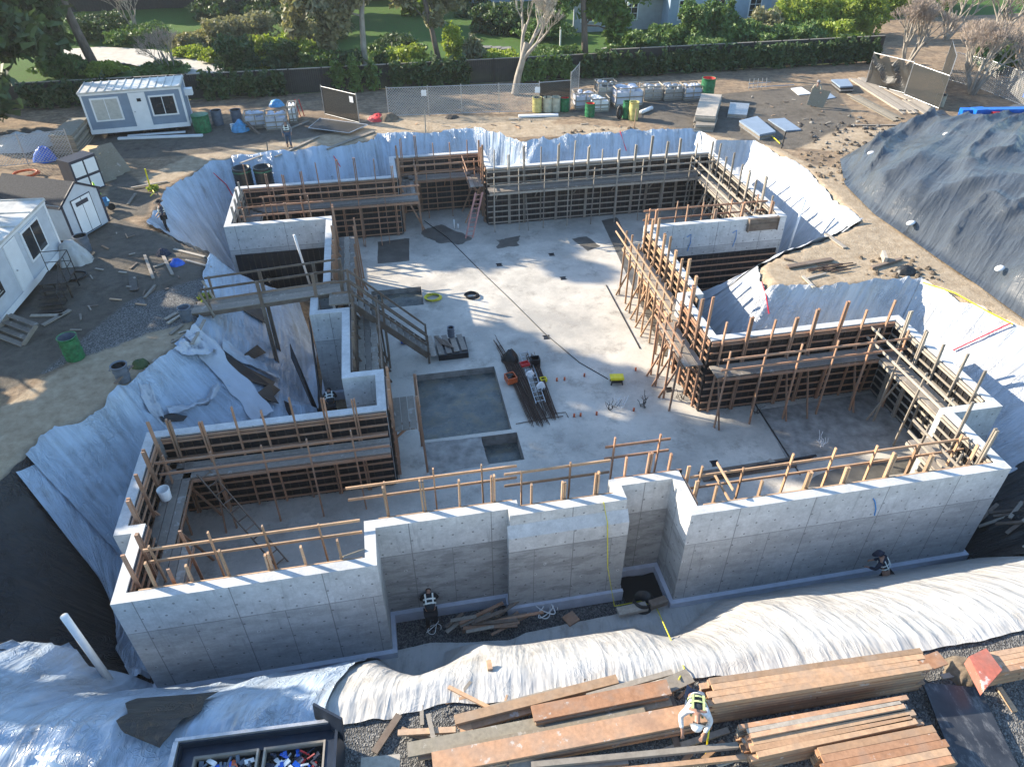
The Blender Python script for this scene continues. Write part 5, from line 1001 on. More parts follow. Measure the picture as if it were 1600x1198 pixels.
# back houses
def window(par,x,z,w,h,y,nx=2,nz=3,glass='glass',rot=None):
    b=MB(); b.box((x-w/2-.1,y-.06,z-.1),(x+w/2+.1,y,z+h+.1)); f=b.build('window','white_paint',par)
    b=MB(); b.box((x-w/2,y-.068,z),(x+w/2,y-.062,z+h)); b.build('pane',glass,f)
    b=MB(); [b.box((x-w/2+w*i/nx-.02,y-.085,z),(x-w/2+w*i/nx+.02,y-.07,z+h)) for i in range(1,nx)]; [b.box((x-w/2,y-.09,z+h*i/nz-.02),(x+w/2,y-.0855,z+h*i/nz+.02)) for i in range(1,nz)]; b.build('mullions','white_paint',f)
    return f
hs=empty('house','grey house with white-trimmed gables behind the hedge','house',(29,73,0))
b=MB(); b.add([(0,0,0),(10.5,0,0),(10.5,0,3.6),(5.25,0,6.6),(0,0,3.6)],[(0,1,2,3,4)]); b.add([(0,0,0),(0,0,3.6),(0,14,3.6),(0,14,0)],[(0,1,2,3)]); b.add([(10.5,0,0),(10.5,14,0),(10.5,14,3.6),(10.5,0,3.6)],[(0,1,2,3)]); b.build('wall','siding_pale',hs)
b=MB(); b.add([(-.6,-.5,3.3),(5.25,-.5,6.75),(5.25,14,6.75),(-.6,14,3.3),(11.1,-.5,3.3),(11.1,14,3.3)],[(0,1,2,3),(1,4,5,2)]); b.build('roof','roof_grey',hs)
b=MB(); b.beam((-.6,-.54,3.22),(5.25,-.54,6.66),.08,.34,(0,1,0)); b.beam((11.1,-.56,3.22),(5.25,-.56,6.66),.08,.34,(0,1,0)); b.box((.3,-.05,3.2),(10.2,-.003,3.6)); b.build('gable_trim','white_paint',hs)
for x in(1.5,5.0,8.8): window(hs,x,1.2,1.1,1.6,-.003)
b=MB(); b.box((-9,2,0),(0,2.2,3.5)); b.build('side_wall','siding_grey',hs)
b=MB(); b.add([(-9.5,1.4,3.2),(-.2,1.4,3.2),(-.2,9,6.6),(-9.5,9,6.6)],[(0,1,2,3)]); b.build('side_roof','roof_grey',hs)
b=MB(); b.beam((-9.5,1.38,3.2),(-.2,1.38,3.2),.1,.3); b.beam((-4.5,-.6,2.8),(-1.2,1.2,4.6),.1,.3); b.build('side_trim','white_paint',hs)
for x in(-7.6,-3.2): window(hs,x,1.0,1.2,1.6,1.997)
h2=empty('house','grey house wing with small paned windows behind the sunlit shrubs','house',(41,80,0))
b=MB(); b.box((-1,0,0),(15,9,5)); b.build('wall','siding_grey',h2)
for x in(2.,6.5,12.): window(h2,x,2.0,1.3,1.9,-.003)
b=MB(); b.add([(-1.5,-.6,5),(15.5,-.6,5),(15.5,4.5,8),(-1.5,4.5,8)],[(0,1,2,3)]); b.build('roof','roof_grey',h2)
b=MB(); b.box((-1.5,-.66,4.75),(15.5,-.6,5.05)); b.build('gutter','white_paint',h2)
h3=empty('house','white roofed building at the top right edge','house',(64,88,0)); b=MB(); b.box((0,0,0),(16,9,4)); b.build('wall','siding_white',h3); b=MB(); b.add([(-1,-1,4),(17,-1,4),(17,5,7),(-1,5,7)],[(0,1,2,3)]); b.build('roof','roof_metal',h3)
window(h3,4,1.2,2,1.6,-.003)
h4=empty('house','blue-grey house in the shade behind the leafless trunk','house',(9,92,0)); b=MB(); b.box((0,0,0),(13,8,5)); b.build('wall','siding_pale',h4); window(h4,4,1,1.5,2,-.003); window(h4,9,1,1.5,2,-.003); b=MB(); b.add([(-.5,-.6,5),(13.5,-.6,5),(13.5,4,8),(-.5,4,8)],[(0,1,2,3)]); b.build('roof','roof_grey',h4)
b=MB(); c=at(1600,118); b.add([(c.x-1,c.y,0),(c.x+5,c.y-2,0),(c.x+5,c.y-2,4.2),(c.x,c.y,3.6)],[(0,1,2,3)]); b.add([(c.x-1,c.y,0),(c.x,c.y,3.6),(c.x+1.5,c.y+3,3.6),(c.x+1.5,c.y+3,0)],[(0,1,2,3)]); b.add([(c.x,c.y,3.6),(c.x+5,c.y-2,4.2),(c.x+6,c.y+2,4.2),(c.x+1.5,c.y+3,3.6)],[(0,1,2,3)])
M['stucco_orange']=simple('stucco_orange',(.60,.38,.22),.8,.1,2); tag(b.build('shed','stucco_orange'),'pale orange shed wall at the right edge','shed')
# ---------------------------------------------------------------- trailers
def trailer(loc,rz,L,Wd,Hh,wall,label,roof,wins,door,doorp,lift=.5,ribs=12,seams=0):
    t=empty('site_trailer',label,'trailer',loc,rz); b=MB(); b.box((0,0,lift),(L,Wd,lift+Hh)); b.build('wall',wall,t)
    b=MB(); b.box((-.08,-.1,lift+Hh),(L+.08,Wd+.1,lift+Hh+.1)); rf=b.build('roof',roof,t)
    b=MB(); [b.box((L*i/ribs-.03,-.09,lift+Hh+.1),(L*i/ribs+.03,Wd+.09,lift+Hh+.15)) for i in range(ribs+1)]; b.build('seam',roof,rf)
    b=MB()
    for x in(-.01,L-.1): b.box((x,-.035,lift),(x+.11,-.003,lift+Hh))
    for y in(-.035,Wd-.09): b.box((L+.003,y,lift),(L+.035,y+.11,lift+Hh))
    b.box((-.04,-.05,lift-.16),(L+.04,-.036,lift+.12)); b.box((L+.036,-.05,lift-.16),(L+.05,Wd+.04,lift+.12)); b.box((-.05,-.06,lift+Hh-.12),(L+.05,-.036,lift+Hh-.002)); b.build('trim','white_paint',t)
    b=MB(); b.box((.3,.3,lift-.3),(L-.3,Wd-.3,lift-.01)); [b.box((x,.4,0),(x+.4,Wd-.4,lift-.31)) for x in(.8,L/2,L-1.4)]; b.build('chassis','black_panel',t)
    for x,z,w,h,g in wins: window(t,x,lift+z,w,h,-.004,2,1,g)
    b=MB(); b.box((doorp-.5,-.06,lift+.12),(doorp+.5,-.004,lift+2.2)); d=b.build('door',door,t)
    b=MB(); b.box((doorp-.42,-.07,lift+.2),(doorp+.42,-.062,lift+2.1)); b.build('door_leaf',door,d)
    b=MB(); b.ball((doorp-.36,-.1,lift+1.05),.04); b.build('handle','galv',d)
    return t
tb=trailer((-18.3,51.2,.0),.095,6.0,2.3,2.35,'siding_blue','slate blue site trailer with a white door and shuttered window','roof_metal',[(1.35,.7,1.5,1.25,'curtain'),(4.75,.75,1.4,1.1,'glass')],'white_paint',3.3)
ch=[o for o in tb.children if o.name.startswith('door')][0]
b=MB(); b.box((3.25,-.08,.5+1.65),(3.5,-.071,.5+1.85)); b.build('pane','glass',ch)
b=MB(); b.box((6.004,1.4,1.9),(6.5,1.9,2.3)); b.build('side_unit','white_paint',tb)
# white office trailer: long face looks east
ta=trailer((-15.75,26.9,0),1.486,7.0,3.0,2.35,'siding_white','white office trailer with a mottled roof and a black notice board','roof_metal',[(5.15,.8,1.5,1.2,'glass')],'white_paint',3.35,ribs=5)
b=MB(); b.box((.4,-.05,.5+.75),(1.75,-.006,.5+1.75)); bd=b.build('notice_board','black_sign',ta)
b=MB(); [b.box((.5,-.056,.5+.85+i*.11),(1.65-.15*((i*7)%3),-.052,.5+.885+i*.11)) for i in range(8)]; b.build('writing','curtain',bd)
ts=empty('trailer_steps','dark metal steps with a landing and handrail at the white trailer door','steps',(-15.2,30.0,0)); O=Vector((-15.2,30.0,0))
b=MB(); b.box((-14.9+.0,29.9,.72),(-13.75,31.1,.78)); [b.box((x,y,0),(x+.05,y+.05,.72)) for x in(-14.85,-13.85) for y in(29.95,31.0)]; part(ts,b,'landing','steel_dark',O)
for i in range(4): b=MB(); b.box((-14.85,29.6-.28*i,.56-.18*i),(-13.8,29.87-.28*i,.60-.18*i)); part(ts,b,'tread','steel_dark',O)
for s in((-13.78,),):
    b=MB(); x=s[0]; b.tube([(x,31.1,.75),(x,31.1,1.7),(x,29.9,1.7),(x,28.7,.9),(x,28.7,0)],.022,5); b.tube([(x,31.1,1.2),(x,29.9,1.2),(x,28.7,.5)],.018,5); [b.tube([(x,y,0.7 if y>29.8 else .2),(x,y,1.7 if y>29.8 else 1.2)],.018,5) for y in(30.5,29.9,29.3)]; b.tube([(-14.85,31.12,.75),(-14.85,31.12,1.7),(-13.78,31.12,1.7)],.022,5); b.tube([(-14.85,31.12,1.2),(-13.78,31.12,1.2)],.018,5); part(ts,b,'handrail','steel_dark',O)
tl=empty('timber_ramp','grey timber steps leaning at the near end of the white trailer','steps',tuple(at(20,525,.2))); O=at(20,525,.2)
pp=[at(x,y,z) for x,y,z in((14,492,.75),(57,508,.55),(36,539,.05),(-8,522,.25))]
for a,c_ in((0,3),(1,2)): b=MB(); b.beam(pp[a],pp[c_],.06,.16); part(tl,b,'side_board','lumber_grey',O)
for i in range(4): k=i/3; b=MB(); b.beam(pp[0].lerp(pp[3],k),pp[1].lerp(pp[2],k),.22,.04); part(tl,b,'tread','deck_plank',O)
# gable shed
sh=empty('storage_shed','white gabled shed with dark trim and dark shingle roof beside the white trailer','shed',(-15.2,35.4,0)); a=Vector((-15.2,35.44)); e=Vector((-14.1,37.7)); dx=(e-a).normalized(); dn=Vector((-dx.y,dx.x)); wS=2.5; LS=4.2; hE,hR=1.95,2.65
def sp(u,v,z): p=dx*u+dn*v; return (p.x,p.y,z)
b=MB(); b.add([sp(0,0,.1),sp(wS,0,.1),sp(wS,0,hE),sp(wS/2,0,hR),sp(0,0,hE),sp(0,LS,.1),sp(wS,LS,.1),sp(wS,LS,hE),sp(wS/2,LS,hR),sp(0,LS,hE)],[(0,1,2,3,4),(5,0,4,9),(1,6,7,2),(9,8,7,6,5)]); b.build('wall','siding_pale',sh)
b=MB(); b.add([sp(.08,-.01,.14),sp(wS-.08,-.01,.14),sp(wS-.08,-.01,hE-.03),sp(wS/2,-.01,hR-.1),sp(.08,-.01,hE-.03)],[(0,1,2,3,4)]); b.build('front','siding_white',sh)
b=MB(); b.add([sp(-.15,-.12,hE-.12),sp(wS/2,-.12,hR+.04),sp(wS/2,LS,hR+.04),sp(-.15,LS,hE-.12),sp(wS+.15,-.12,hE-.12),sp(wS+.15,LS,hE-.12)],[(0,1,2,3),(1,4,5,2)]); b.build('roof','shingle',sh)
b=MB(); 
for u0,z0,u1,z1 in((.05,.1,.05,hE),(wS-.05,.1,wS-.05,hE),(-.1,hE-.1,wS/2,hR),(wS+.1,hE-.1,wS/2,hR)): b.beam(sp(u0,-.03,z0),sp(u1,-.03,z1),.05,.1,(dx.x,dx.y,0))
b.build('trim','trim_dark',sh)
b=MB(); b.add([sp(.6,-.03,.15),sp(1.9,-.03,.15),sp(1.9,-.03,1.95),sp(.6,-.03,1.95)],[(0,1,2,3)]); d=b.build('door','trim_dark',sh)
b=MB(); [b.add([sp(u,-.04,.2),sp(u+.58,-.04,.2),sp(u+.58,-.04,1.9),sp(u,-.04,1.9)],[(0,1,2,3)]) for u in(.66,1.27)]; b.build('door_leaf','white_paint',d)
b=MB(); b.add([sp(.85,-.05,1.55),sp(1.65,-.05,1.55),sp(1.65,-.05,1.75),sp(.85,-.05,1.75)],[(0,1,2,3)]); b.build('vent','trim_dark',d)
# small cabinet behind
cb=empty('cabinet_shed','narrow dark cabinet with white door panels behind the gabled shed','cabinet',tuple(at(138,300)),.9)
b=MB(); b.box((-.6,-.2,0),(1.0,.8,1.9)); b.build('body','trim_dark',cb); b=MB(); [b.box((-.5+.75*i,-.23,.9*j+.1),(.15+.75*i,-.203,.9*j+.85)) for i in(0,1) for j in(0,1)]; b.build('door','white_paint',cb)
# ================================================================ YARD OBJECTS
def bar(px,py,r,h,mat,name,label,**k): c=at(px,py); return barrel(c.x,c.y,float(H(c.x,c.y)),r,h,mat,name,label,**k)
bar(119,562,.36,.95,'green_bin','drum','open green drum standing alone in the left yard','drum',inner='grey_bin') if 0 else None
def B(px,py,r,h,mat,name,label,cat,**k): c=at(px,py); return barrel(c.x,c.y,max(0,float(H(c.x,c.y)))-.02,r,h,mat,name,label,cat,**k)
B(119,560,.34,.98,'green_bin','drum','open green drum standing alone in the left yard','drum',inner='grey_bin')
B(293,500,.25,.62,'grey_bin','trash_can','grey trash can at the foot of the gangway','trash can',taper=.8,handles=True,inner='grey_bin')
B(195,595,.28,.72,'grey_bin','trash_can','grey trash can with planks on it by the torn bank','trash can',taper=.8,handles=True)
B(134,392,.32,.8,'grey_bin','trash_can','grey trash can between the gabled shed and the covered heap','trash can',taper=.85)
B(318,205,.55,1.1,'green_bin','drum','big green drum at the corner of the blue trailer','drum',lid='green_bin')
DR=[(839,176,.33,1.0,'yellow_bin','dull yellow drum left of the cream pair','black_pipe'),(855,175,.33,1.0,'cream_bin','left cream drum of the pair by the mesh panel','cream_bin'),(868,174,.33,1.0,'cream_bin','right cream drum of the pair by the mesh panel','cream_bin'),(882,173,.33,.9,'green_bin','green drum right of the cream drums','red_paint'),(921,182,.34,.9,'green_bin','green drum with red rim in front of the white bags','red_paint'),(979,184,.32,1.1,'green_bin','green drum behind the tilted yellow drum','green_bin'),(989,187,.33,1.2,'yellow_bin','yellow drum with a stake in front of it','yellow_bin'),(1103,155,.5,1.5,'green_bin','large green drum at the right end of the pallets','red_paint'),(342,195,.35,.95,'grey_bin','dark blue-grey drum, nearest to the big green drum','black_pipe'),(372,193,.35,.9,'grey_bin','dark blue-grey drum left of the first crate','black_pipe')]
for px,py,r,h,m_,l,i_ in DR: B(px,py,r,h,m_,'drum',l,'drum',inner=i_,group='drums along the back fence')
def pallet_load(px,py,w,d,h,label,fill,rz=0,frame='lumber_grey',z=0,seed=0,name='pallet_crate'):
    c=at(px,py); rn=random.Random(seed); t=empty(name,label,'crate',(c.x,c.y,z),rz)
    b=MB(); [b.box((-w/2,-d/2+d*i/5,0),(w/2,-d/2+d*i/5+.09,.12)) for i in range(5)]; b.build('base',frame,t)
    b=MB()
    for x in(-w/2,0,w/2): [b.beam((x,y,.12),(x,y,h),.05,.07,(0,1,0)) for y in(-d/2,d/2)]
    for z_ in(.25,h*.55,h): [b.beam((-w/2-.03,y-.03*(1 if y<0 else -1),z_),(w/2+.03,y-.03*(1 if y<0 else -1),z_),.03,.08) for y in(-d/2,d/2)]; [b.beam((x,-d/2,z_),(x,d/2,z_),.03,.08) for x in(-w/2-.04,w/2+.04)]
    b.build('frame',frame,t)
    b=MB(); b.box((-w/2+.03,-d/2+.03,.13),(w/2-.03,d/2-.03,h*.8)); 
    for i in range(10): b.ball((rn.uniform(-w/3,w/3),rn.uniform(-d/3,d/3),h*rn.uniform(.8,.95)),(w*rn.uniform(.12,.2),d*rn.uniform(.12,.2),.16),8,6)
    b.build('contents',fill,t); return t
pallet_load(402,198,1.3,1.0,.95,'left white pallet crate behind the first worker','membrane',.05,seed=1)
pallet_load(434,200,1.35,1.0,1.0,'right white pallet crate heaped with blue and white bags','membrane',.02,seed=2)
pallet_load(460,188,.5,1.2,1.1,'narrow upright crate end right of the blue and white bags','white_paint',seed=3)
for i,(px,py,w,d,h,l,f_) in enumerate(((912,168,1.5,1.0,1.1,'leftmost pale crate behind the white bags','membrane'),(935,172,1.2,1.0,.9,'crate of white bags in front of the pallet row','white_plastic'),(944,160,1.3,1.0,1.5,'crate holding round coils in the back row','galv'),(978,164,2.0,1.4,1.35,'widest crate with a timber frame in the pallet row','membrane'),(1016,154,1.4,1.1,1.0,'crate with crumpled grey wrap behind the dark debris','galv'),(1048,154,1.4,1.1,1.0,'middle crate above the yellow tube','galv'),(1078,154,1.3,1.1,1.0,'rightmost crate above the yellow tube','membrane'))): pallet_load(px,py,w,d,h,l,f_,0,seed=10+i)
c=at(376,204); b=MB(); heap(c.x,c.y,0,.6,.6,'tarp_blue','tarp_bundle','blue tarp bundle before the grey drums','tarp',21)
c=at(436,186); heap(c.x,c.y,.9,.55,.35,'tarp_blue','tarp_bundle','light blue sheeting on top of the right pallet crate','tarp',22)
c=at(72,250); heap(c.x,c.y,0,.7,.7,'blue_plastic','tarp_bundle','bright blue bundle by the chain link fence on the left','tarp',23)
c=at(118,408); heap(c.x,c.y,0,.85,.8,'sheet_dusty','covered_heap','heap covered with dusty translucent plastic beside the gabled shed','covered heap',24)
c=at(30,228); heap(c.x,c.y,0,1.9,.6,'sheet_dusty','covered_heap','plastic covered heap under the left conifers','covered heap',25)
c=at(66,222); heap(c.x,c.y,0,1.4,.55,'sheet_dusty','covered_heap','smaller plastic covered heap left of the plywood stack','covered heap',26)
for px,py,l,s in((365,203,'left white bucket before the blue tarp',0),(374,200,'right white bucket before the blue tarp',1)): B(px,py,.15,.38,'white_plastic','bucket',l,'bucket')
b=MB(); c=at(385,205); [b.beam((c.x+.1*i,c.y,.6),(c.x+.9+.05*i,c.y-.9,0),.05,.05) for i in range(3)]; b.beam((c.x,c.y,.3),(c.x+1.2,c.y-.2,.3),.05,.08); tag(b.build('sawhorse','lumber_used'),'brown timber trestle leaning by the blue tarp','trestle')
for px,l in((470,'left red lath standing at the fence'),(476,'right red lath standing at the fence')): c=at(px,183); b=MB(); b.beam((c.x,c.y,0),(c.x-.2,c.y,1.2),.06,.03,(0,1,0)); tag(b.build('red_lath','red_paint'),l,'lath')
def stack(pts,n,th,mat,label,name='plywood_stack',cat='plywood stack',z=0,jit=.06,zt=None,seed=0):
    rn=random.Random(seed); P=[at(x,y,z+(zt if zt is not None else n*th)) for x,y in pts]; O=sum(P,Vector())/len(P); O.z=z; t=empty(name,label,cat,O)
    for i in range(n):
        dx_,dy_=rn.uniform(-jit,jit),rn.uniform(-jit,jit); b=MB(); b.prism([(p.x-O.x+dx_,p.y-O.y+dy_) for p in P],i*th,i*th+th*.86); b.build('sheet',mat[i%len(mat)],t)
    return t
stack([(75,211),(110,184),(136,183),(112,211)],18,.07,['lumber_grey','plywood_form'],'tall stack of grey plywood beside the blue trailer')
stack([(110,250),(137,227),(172,228),(146,250)],12,.1,['lumber_grey','plywood_form','plywood_yellow'][:2],'stack of plywood panels with a bright yellow top sheet'); 
P=[at(x,y,1.23) for x,y in((109,250),(136,227),(172,228),(142,251))]; b=MB(); b.prism([(p.x,p.y) for p in P],1.2,1.225); tag(b.build('plywood_sheet','plywood_yellow'),'bright yellow top sheet on the plywood stack','plywood')
for i,(px,py,l) in enumerate(((173,283,'leftmost plywood panel leaning on the yellow-topped stack'),(184,276,'middle plywood panel leaning on the yellow-topped stack'),(196,270,'rightmost plywood panel leaning on the yellow-topped stack'))):
    c=at(px,py); slab3([(c.x-.35,c.y-.35,0.02),(c.x+.3,c.y+.25,.02),(c.x-.55,c.y+1.0,1.5),(c.x-1.2,c.y+.45,1.5)],'plywood_form',l,.04,'plywood_sheet','plywood')
stack([(1086,180),(1096,146),(1128,148),(1118,182)],9,.09,['lumber_grey'],'tall pale stack of form panels near the back fence','form_panel_stack','form panels',seed=3)
stack([(1086,195),(1090,181),(1121,182),(1116,196)],6,.07,['lumber_grey'],'lower pale panel stack right before the tall pale stack','form_panel_stack','form panels',seed=4)
stack([(1137,178),(1141,160),(1171,162),(1167,180)],3,.09,['galv','lumber_grey'],'low square stack with a slatted metallic top','form_panel_stack','form panels',seed=5)
stack([(1156,188),(1184,181),(1213,205),(1188,210)],3,.13,['galv','lumber_grey','steel_blue' if 'steel_blue' in M else 'siding_blue'],'blue-topped stack of wall form panels','form_panel_stack','form panels',seed=6,jit=.03)
stack([(1200,186),(1226,184),(1252,202),(1228,204)],1,.1,['siding_blue'],'single blue form panel beside the stack','panel_sheet','panel',jit=0)
stack([(1300,124),(1326,123),(1334,134),(1314,135)],4,.12,['steel_dark','galv','steel_dark','siding_blue'],'small stack of dark panels by the back hedge','form_panel_stack','form panels',seed=7)
stack([(1236,138),(1252,136),(1268,146),(1248,148)],1,.06,['white_paint'],'pale sheet lying left of the person with plywood','sheet','sheet',jit=0)
stack([(1272,146),(1295,144),(1306,152),(1284,156)],1,.06,['siding_blue'],'bluish sheet lying right of the person with plywood','sheet','sheet',jit=0)
def planks(p,q,n,sp,w,z,mat,label,seed=0,th=.045,name='plank_pile',stag=.5,layers=1,cat='plank pile'):
    rn=random.Random(seed); a=at(*p,z);c=at(*q,z); d=(c-a).normalized(); s=Vector((-d.y,d.x,0)); t=empty(name,label,cat,a)
    for L in range(layers):
        for i in range(n):
            e0,e1=rn.uniform(-stag,stag),rn.uniform(-stag,stag); o=s*(i-(n-1)/2)*sp+Vector((0,0,th*(L+.5)+rn.uniform(0,.012))); b=MB(); b.beam(o+d*e0,(c-a)+o+d*e1,w,th); b.build('plank',mat,t)
    return t
planks((1340,126),(1420,176),5,.26,.24,.0,'lumber_grey','long pile of sunlit planks beside the draped fence',1,layers=3)
planks((1332,150),(1400,186),4,.27,.25,.0,'plywood_form','pale scaffold planks lying in front of the long pile',2,layers=1)
planks((1425,160),(1470,188),5,.25,.23,.0,'lumber_grey','planks lying between the mesh panel and the blue boom',3,layers=2)
planks((1395,140),(1432,158),5,.25,.23,.0,'lumber_grey','short grey planks at the foot of the dark mesh panel',4,layers=1)
BO=[((430,246),(498,214),0,.16,.05,'lumber_grey','long thin board lying behind the twin pipes'),((375,256),(430,236),0,.14,.05,'lumber_grey','shorter board in line with the long one behind the pipes'),((510,234),(584,206),0,.3,.06,'lumber_grey','pale plank at the edge of the back left bank'),((452,202),(482,190),0,.2,.05,'lumber_grey','plank next to the first worker under the mesh panel'),((810,183),(872,181),0,.35,.12,'white_paint','white plank in front of the yellow drum'),((795,187),(815,186),0,.1,.04,'lumber_grey','thin plank end left of the white plank'),((185,218),(317,213),0,.22,.12,'white_paint','long white beam lying before the blue trailer'),((200,213),(290,207),0,.18,.08,'white_paint','second white beam between the trailer and the long beam'),((226,399),(240,436),0,.13,.06,'lumber_grey','left bar of the timber scraps in the left yard'),((255,400),(270,430),0,.14,.06,'lumber_grey','right bar of the timber scraps in the left yard'),((240,418),(262,411),0,.1,.05,'lumber_grey','cross bar of the timber scraps in the left yard'),((226,466),(243,446),0,.12,.05,'lumber_grey','single board below the dark plate in the left yard'),((272,390),(320,402),0,.13,.05,'lumber_grey','board at the edge of the torn white plastic'),((290,407),(330,418),0,.1,.05,'lumber_grey','thinner board under the first one near the torn plastic'),((67,509),(110,485),0,.2,.05,'lumber_grey','crossed board near the trailer steps, longer one'),((48,494),(98,493),0,.16,.05,'lumber_grey','crossed board near the trailer steps, level one'),((205,294),(262,284),0,.14,.05,'lumber_grey','board pointing to the upper left plastic bank'),((200,320),(212,303),0,.14,.05,'lumber_grey','short board crossing near the yellow weed'),((258,500),(285,485),0,.16,.06,'lumber_grey','top stake of the pile under the grey trash can'),((262,506),(288,490),0,.12,.06,'lumber_grey','middle stake of the pile under the grey trash can'),((266,523),(286,507),0,.14,.05,'lumber_grey','lowest stake of the pile near the gangway foot'),((300,538),(320,500),0,.12,.05,'lumber_grey','upright stake lying beside the torn white plastic'),((180,600),(207,572),.3,.1,.05,'lumber_used','plank resting on the second grey trash can'),((1328,196),(1400,196),0,.14,.04,'lumber_grey','thin plank on the muddy ground at the right'),((1230,418),(1300,406),.0,.25,.08,'lumber_used','dark board on the sandy hump'),((1225,405),(1240,408),0,.1,.05,'lumber_used','tiny board end on the sandy hump'),((1361,420),(1408,406),0,.14,.1,'lumber_used','dark square timber on the sand'),((1378,400),(1382,412),.0,.14,.3,'lumber_grey','upright grey timber end on the sand'),((1254,432),(1272,450),0,.14,.05,'lumber_grey','pale board slanting down from the sandy hump'),((1260,436),(1290,428),0,.1,.05,'lumber_grey','pale board lying flat on the sandy hump'),((1290,366),(1320,388),0,.2,.06,'lumber_grey','grey board at the tip of the right plastic slope')]
for p,q,z,w,th,m_,l in BO: board(p,q,z+.03,w,th,m_,l)
rn=random.Random(11)
def scatter(poly,n,mats,label,cat,sz,group,name,z=0):
    xs_=[p[0] for p in poly];ys_=[p[1] for p in poly]; k=0; tr=0
    while k<n and tr<n*20:
        tr+=1; x,y=rn.uniform(min(xs_),max(xs_)),rn.uniform(min(ys_),max(ys_))
        if not bool(inpoly(x,y,poly)): continue
        c=at(x,y); k+=1; b=MB(); s=rn.uniform(*sz); b.ball((0,0,0),(s,s*rn.uniform(.6,1),s*.6),6,4); v=[]
        for p in b.v: v.append(tuple(q*(1+rn.uniform(-.4,.3)) for q in p))
        b.v=v; o=b.build(name,rn.choice(mats),loc=(c.x,c.y,float(H(c.x,c.y))+s*.2),rz=rn.random()*6); tag(o,label,cat,group)
M['clod']=simple('clod',(.15,.115,.08),.95,.4,5,bump=.8); M['clod_dark']=simple('clod_dark',(.06,.052,.045),.95,.4,5,bump=.8)
for k,(poly,n,l,g) in enumerate((([(160,360),(300,380),(320,420),(240,480),(120,520),(130,420)],26,'small wood scrap on the dark soil of the left yard','wood scraps in the left yard'),([(200,600),(280,520),(300,530),(230,590)],10,'wood scrap beside the torn plastic edge','wood scraps by the torn plastic'),([(600,190),(840,188),(1000,200),(700,203)],14,'wood scrap on the sunny back ground','wood scraps on the back ground'),([(1120,150),(1320,135),(1330,190),(1250,200),(1120,200)],26,'wood scrap on the dark mud at the right','wood scraps on the right mud'),([(640,1100),(900,1075),(1060,1060),(1100,1190),(620,1190)],22,'short splinter among the loose lumber','splinters among the loose lumber'))):
    i=0
    while i<n:
        x,y=rn.uniform(min(p[0] for p in poly),max(p[0] for p in poly)),rn.uniform(min(p[1] for p in poly),max(p[1] for p in poly))
        if not bool(inpoly(x,y,poly)): continue
        i+=1; c=at(x,y); a=rn.random()*3.14; L_=rn.uniform(.15,.6); z=float(H(c.x,c.y))+.04; b=MB(); b.beam((c.x,c.y,z),(c.x+L_*math.cos(a),c.y+L_*math.sin(a),z+rn.uniform(0,.05)),rn.uniform(.04,.1),.03); tag(b.build('wood_scrap',rn.choice(['lumber_grey','lumber_fresh','lumber_used'])),l,'wood scrap',g)
scatter([(1240,190),(1330,180),(1400,200),(1340,245),(1260,220)],70,['clod_dark','stone'],'broken grey lump of rubble on the muddy ground at the right','rubble',(.05,.2),'rubble lumps on the mud','rubble')
scatter([(1240,235),(1330,225),(1345,245),(1330,300),(1280,280)],60,['clod'],'brown clod of earth near the black tarp mound','clod',(.05,.19),'earth clods by the mound','clod')
scatter([(1340,400),(1440,400),(1500,440),(1440,440),(1350,430)],30,['clod'],'sandy clod on the bank between plastic and tarp','clod',(.06,.2),'sandy clods on the bank','clod')
scatter([(860,205),(1000,200),(940,212),(820,218)],14,['clod'],'clod on the edge of the back bank','clod',(.06,.2),'clods on the back bank','clod')
for i in range(14):
    px,py=1250+rn.random()*60,412+rn.random()*14; board((px,py),(px+rn.uniform(10,40),py-rn.uniform(2,8)),.05,.05,.03,'rust_rebar','rusty scrap bar in the small heap on the sand',group='rusty scrap bars on the sand',name='scrap_bar')
c=at(1415,425); heap(c.x,c.y,0,.5,.3,'liner_black','tarp_bundle','small black cloth heap on the sand','tarp',31)
c=at(1424,350); 
for (px,py,l) in ((1422,352,'white sack lying on the low part of the black tarp'),(1560,424,'white sack at the lower right of the black tarp'),(1478,213,'white sack on the ridge of the black tarp'),(1360,243,'white sack at the tip of the black tarp')):
    v=hit(px,py,.3); b=MB(); b.ball((0,0,0),(.36,.17,.07),10,6); o=b.build('sandbag','white_plastic',smooth=True,loc=v+Vector((0,0,.12)),rz=.5); tag(o,l,'sack')
for px,py,l in((256,398,'dark blue cloth pile among the yard scraps'),(277,413,'bright blue cloth scrap beside the yard timbers')): c=at(px,py); heap(c.x,c.y,0,.35,.25,'cloth_navy' if px==256 else 'blue_plastic','cloth_pile',l,'cloth',int(px))
c=at(220,571); heap(c.x,c.y,0,.33,.25,'leaf_dark','net_bundle','dark green netting bundle by the trash can with planks','net',44)
b=MB(); P=[at(x,y,.05) for x,y in((201,431),(213,430),(215,453),(203,454))]; b.prism([(p.x,p.y) for p in P],.02,.06); tag(b.build('plate','steel_dark'),'dark flat plate on the left yard','plate')
c=at(120,432); coil('hose_coil',c.x,c.y,0,.45,'cable_black','dark hose coil by the trailer steps','hose',5,.03,5)
c=at(45,278); coil('hose_coil',c.x,c.y,.2,.6,'orange_paint','reddish hose coil behind the dark shed roof','hose',5,.04,6)
t=empty('wheelbarrow','blue wheelbarrow with a green cone beside the gabled shed','wheelbarrow',tuple(at(163,332)),.5)
b=MB(); b.add([(-.25,-.2,.35),(.25,-.2,.35),(.25,.2,.35),(-.25,.2,.35),(-.45,-.34,.7),(.4,-.34,.66),(.4,.34,.66),(-.45,.34,.7)],[(0,3,2,1),(0,1,5,4),(1,2,6,5),(2,3,7,6),(3,0,4,7)]); b.build('tray','tarp_blue',t)
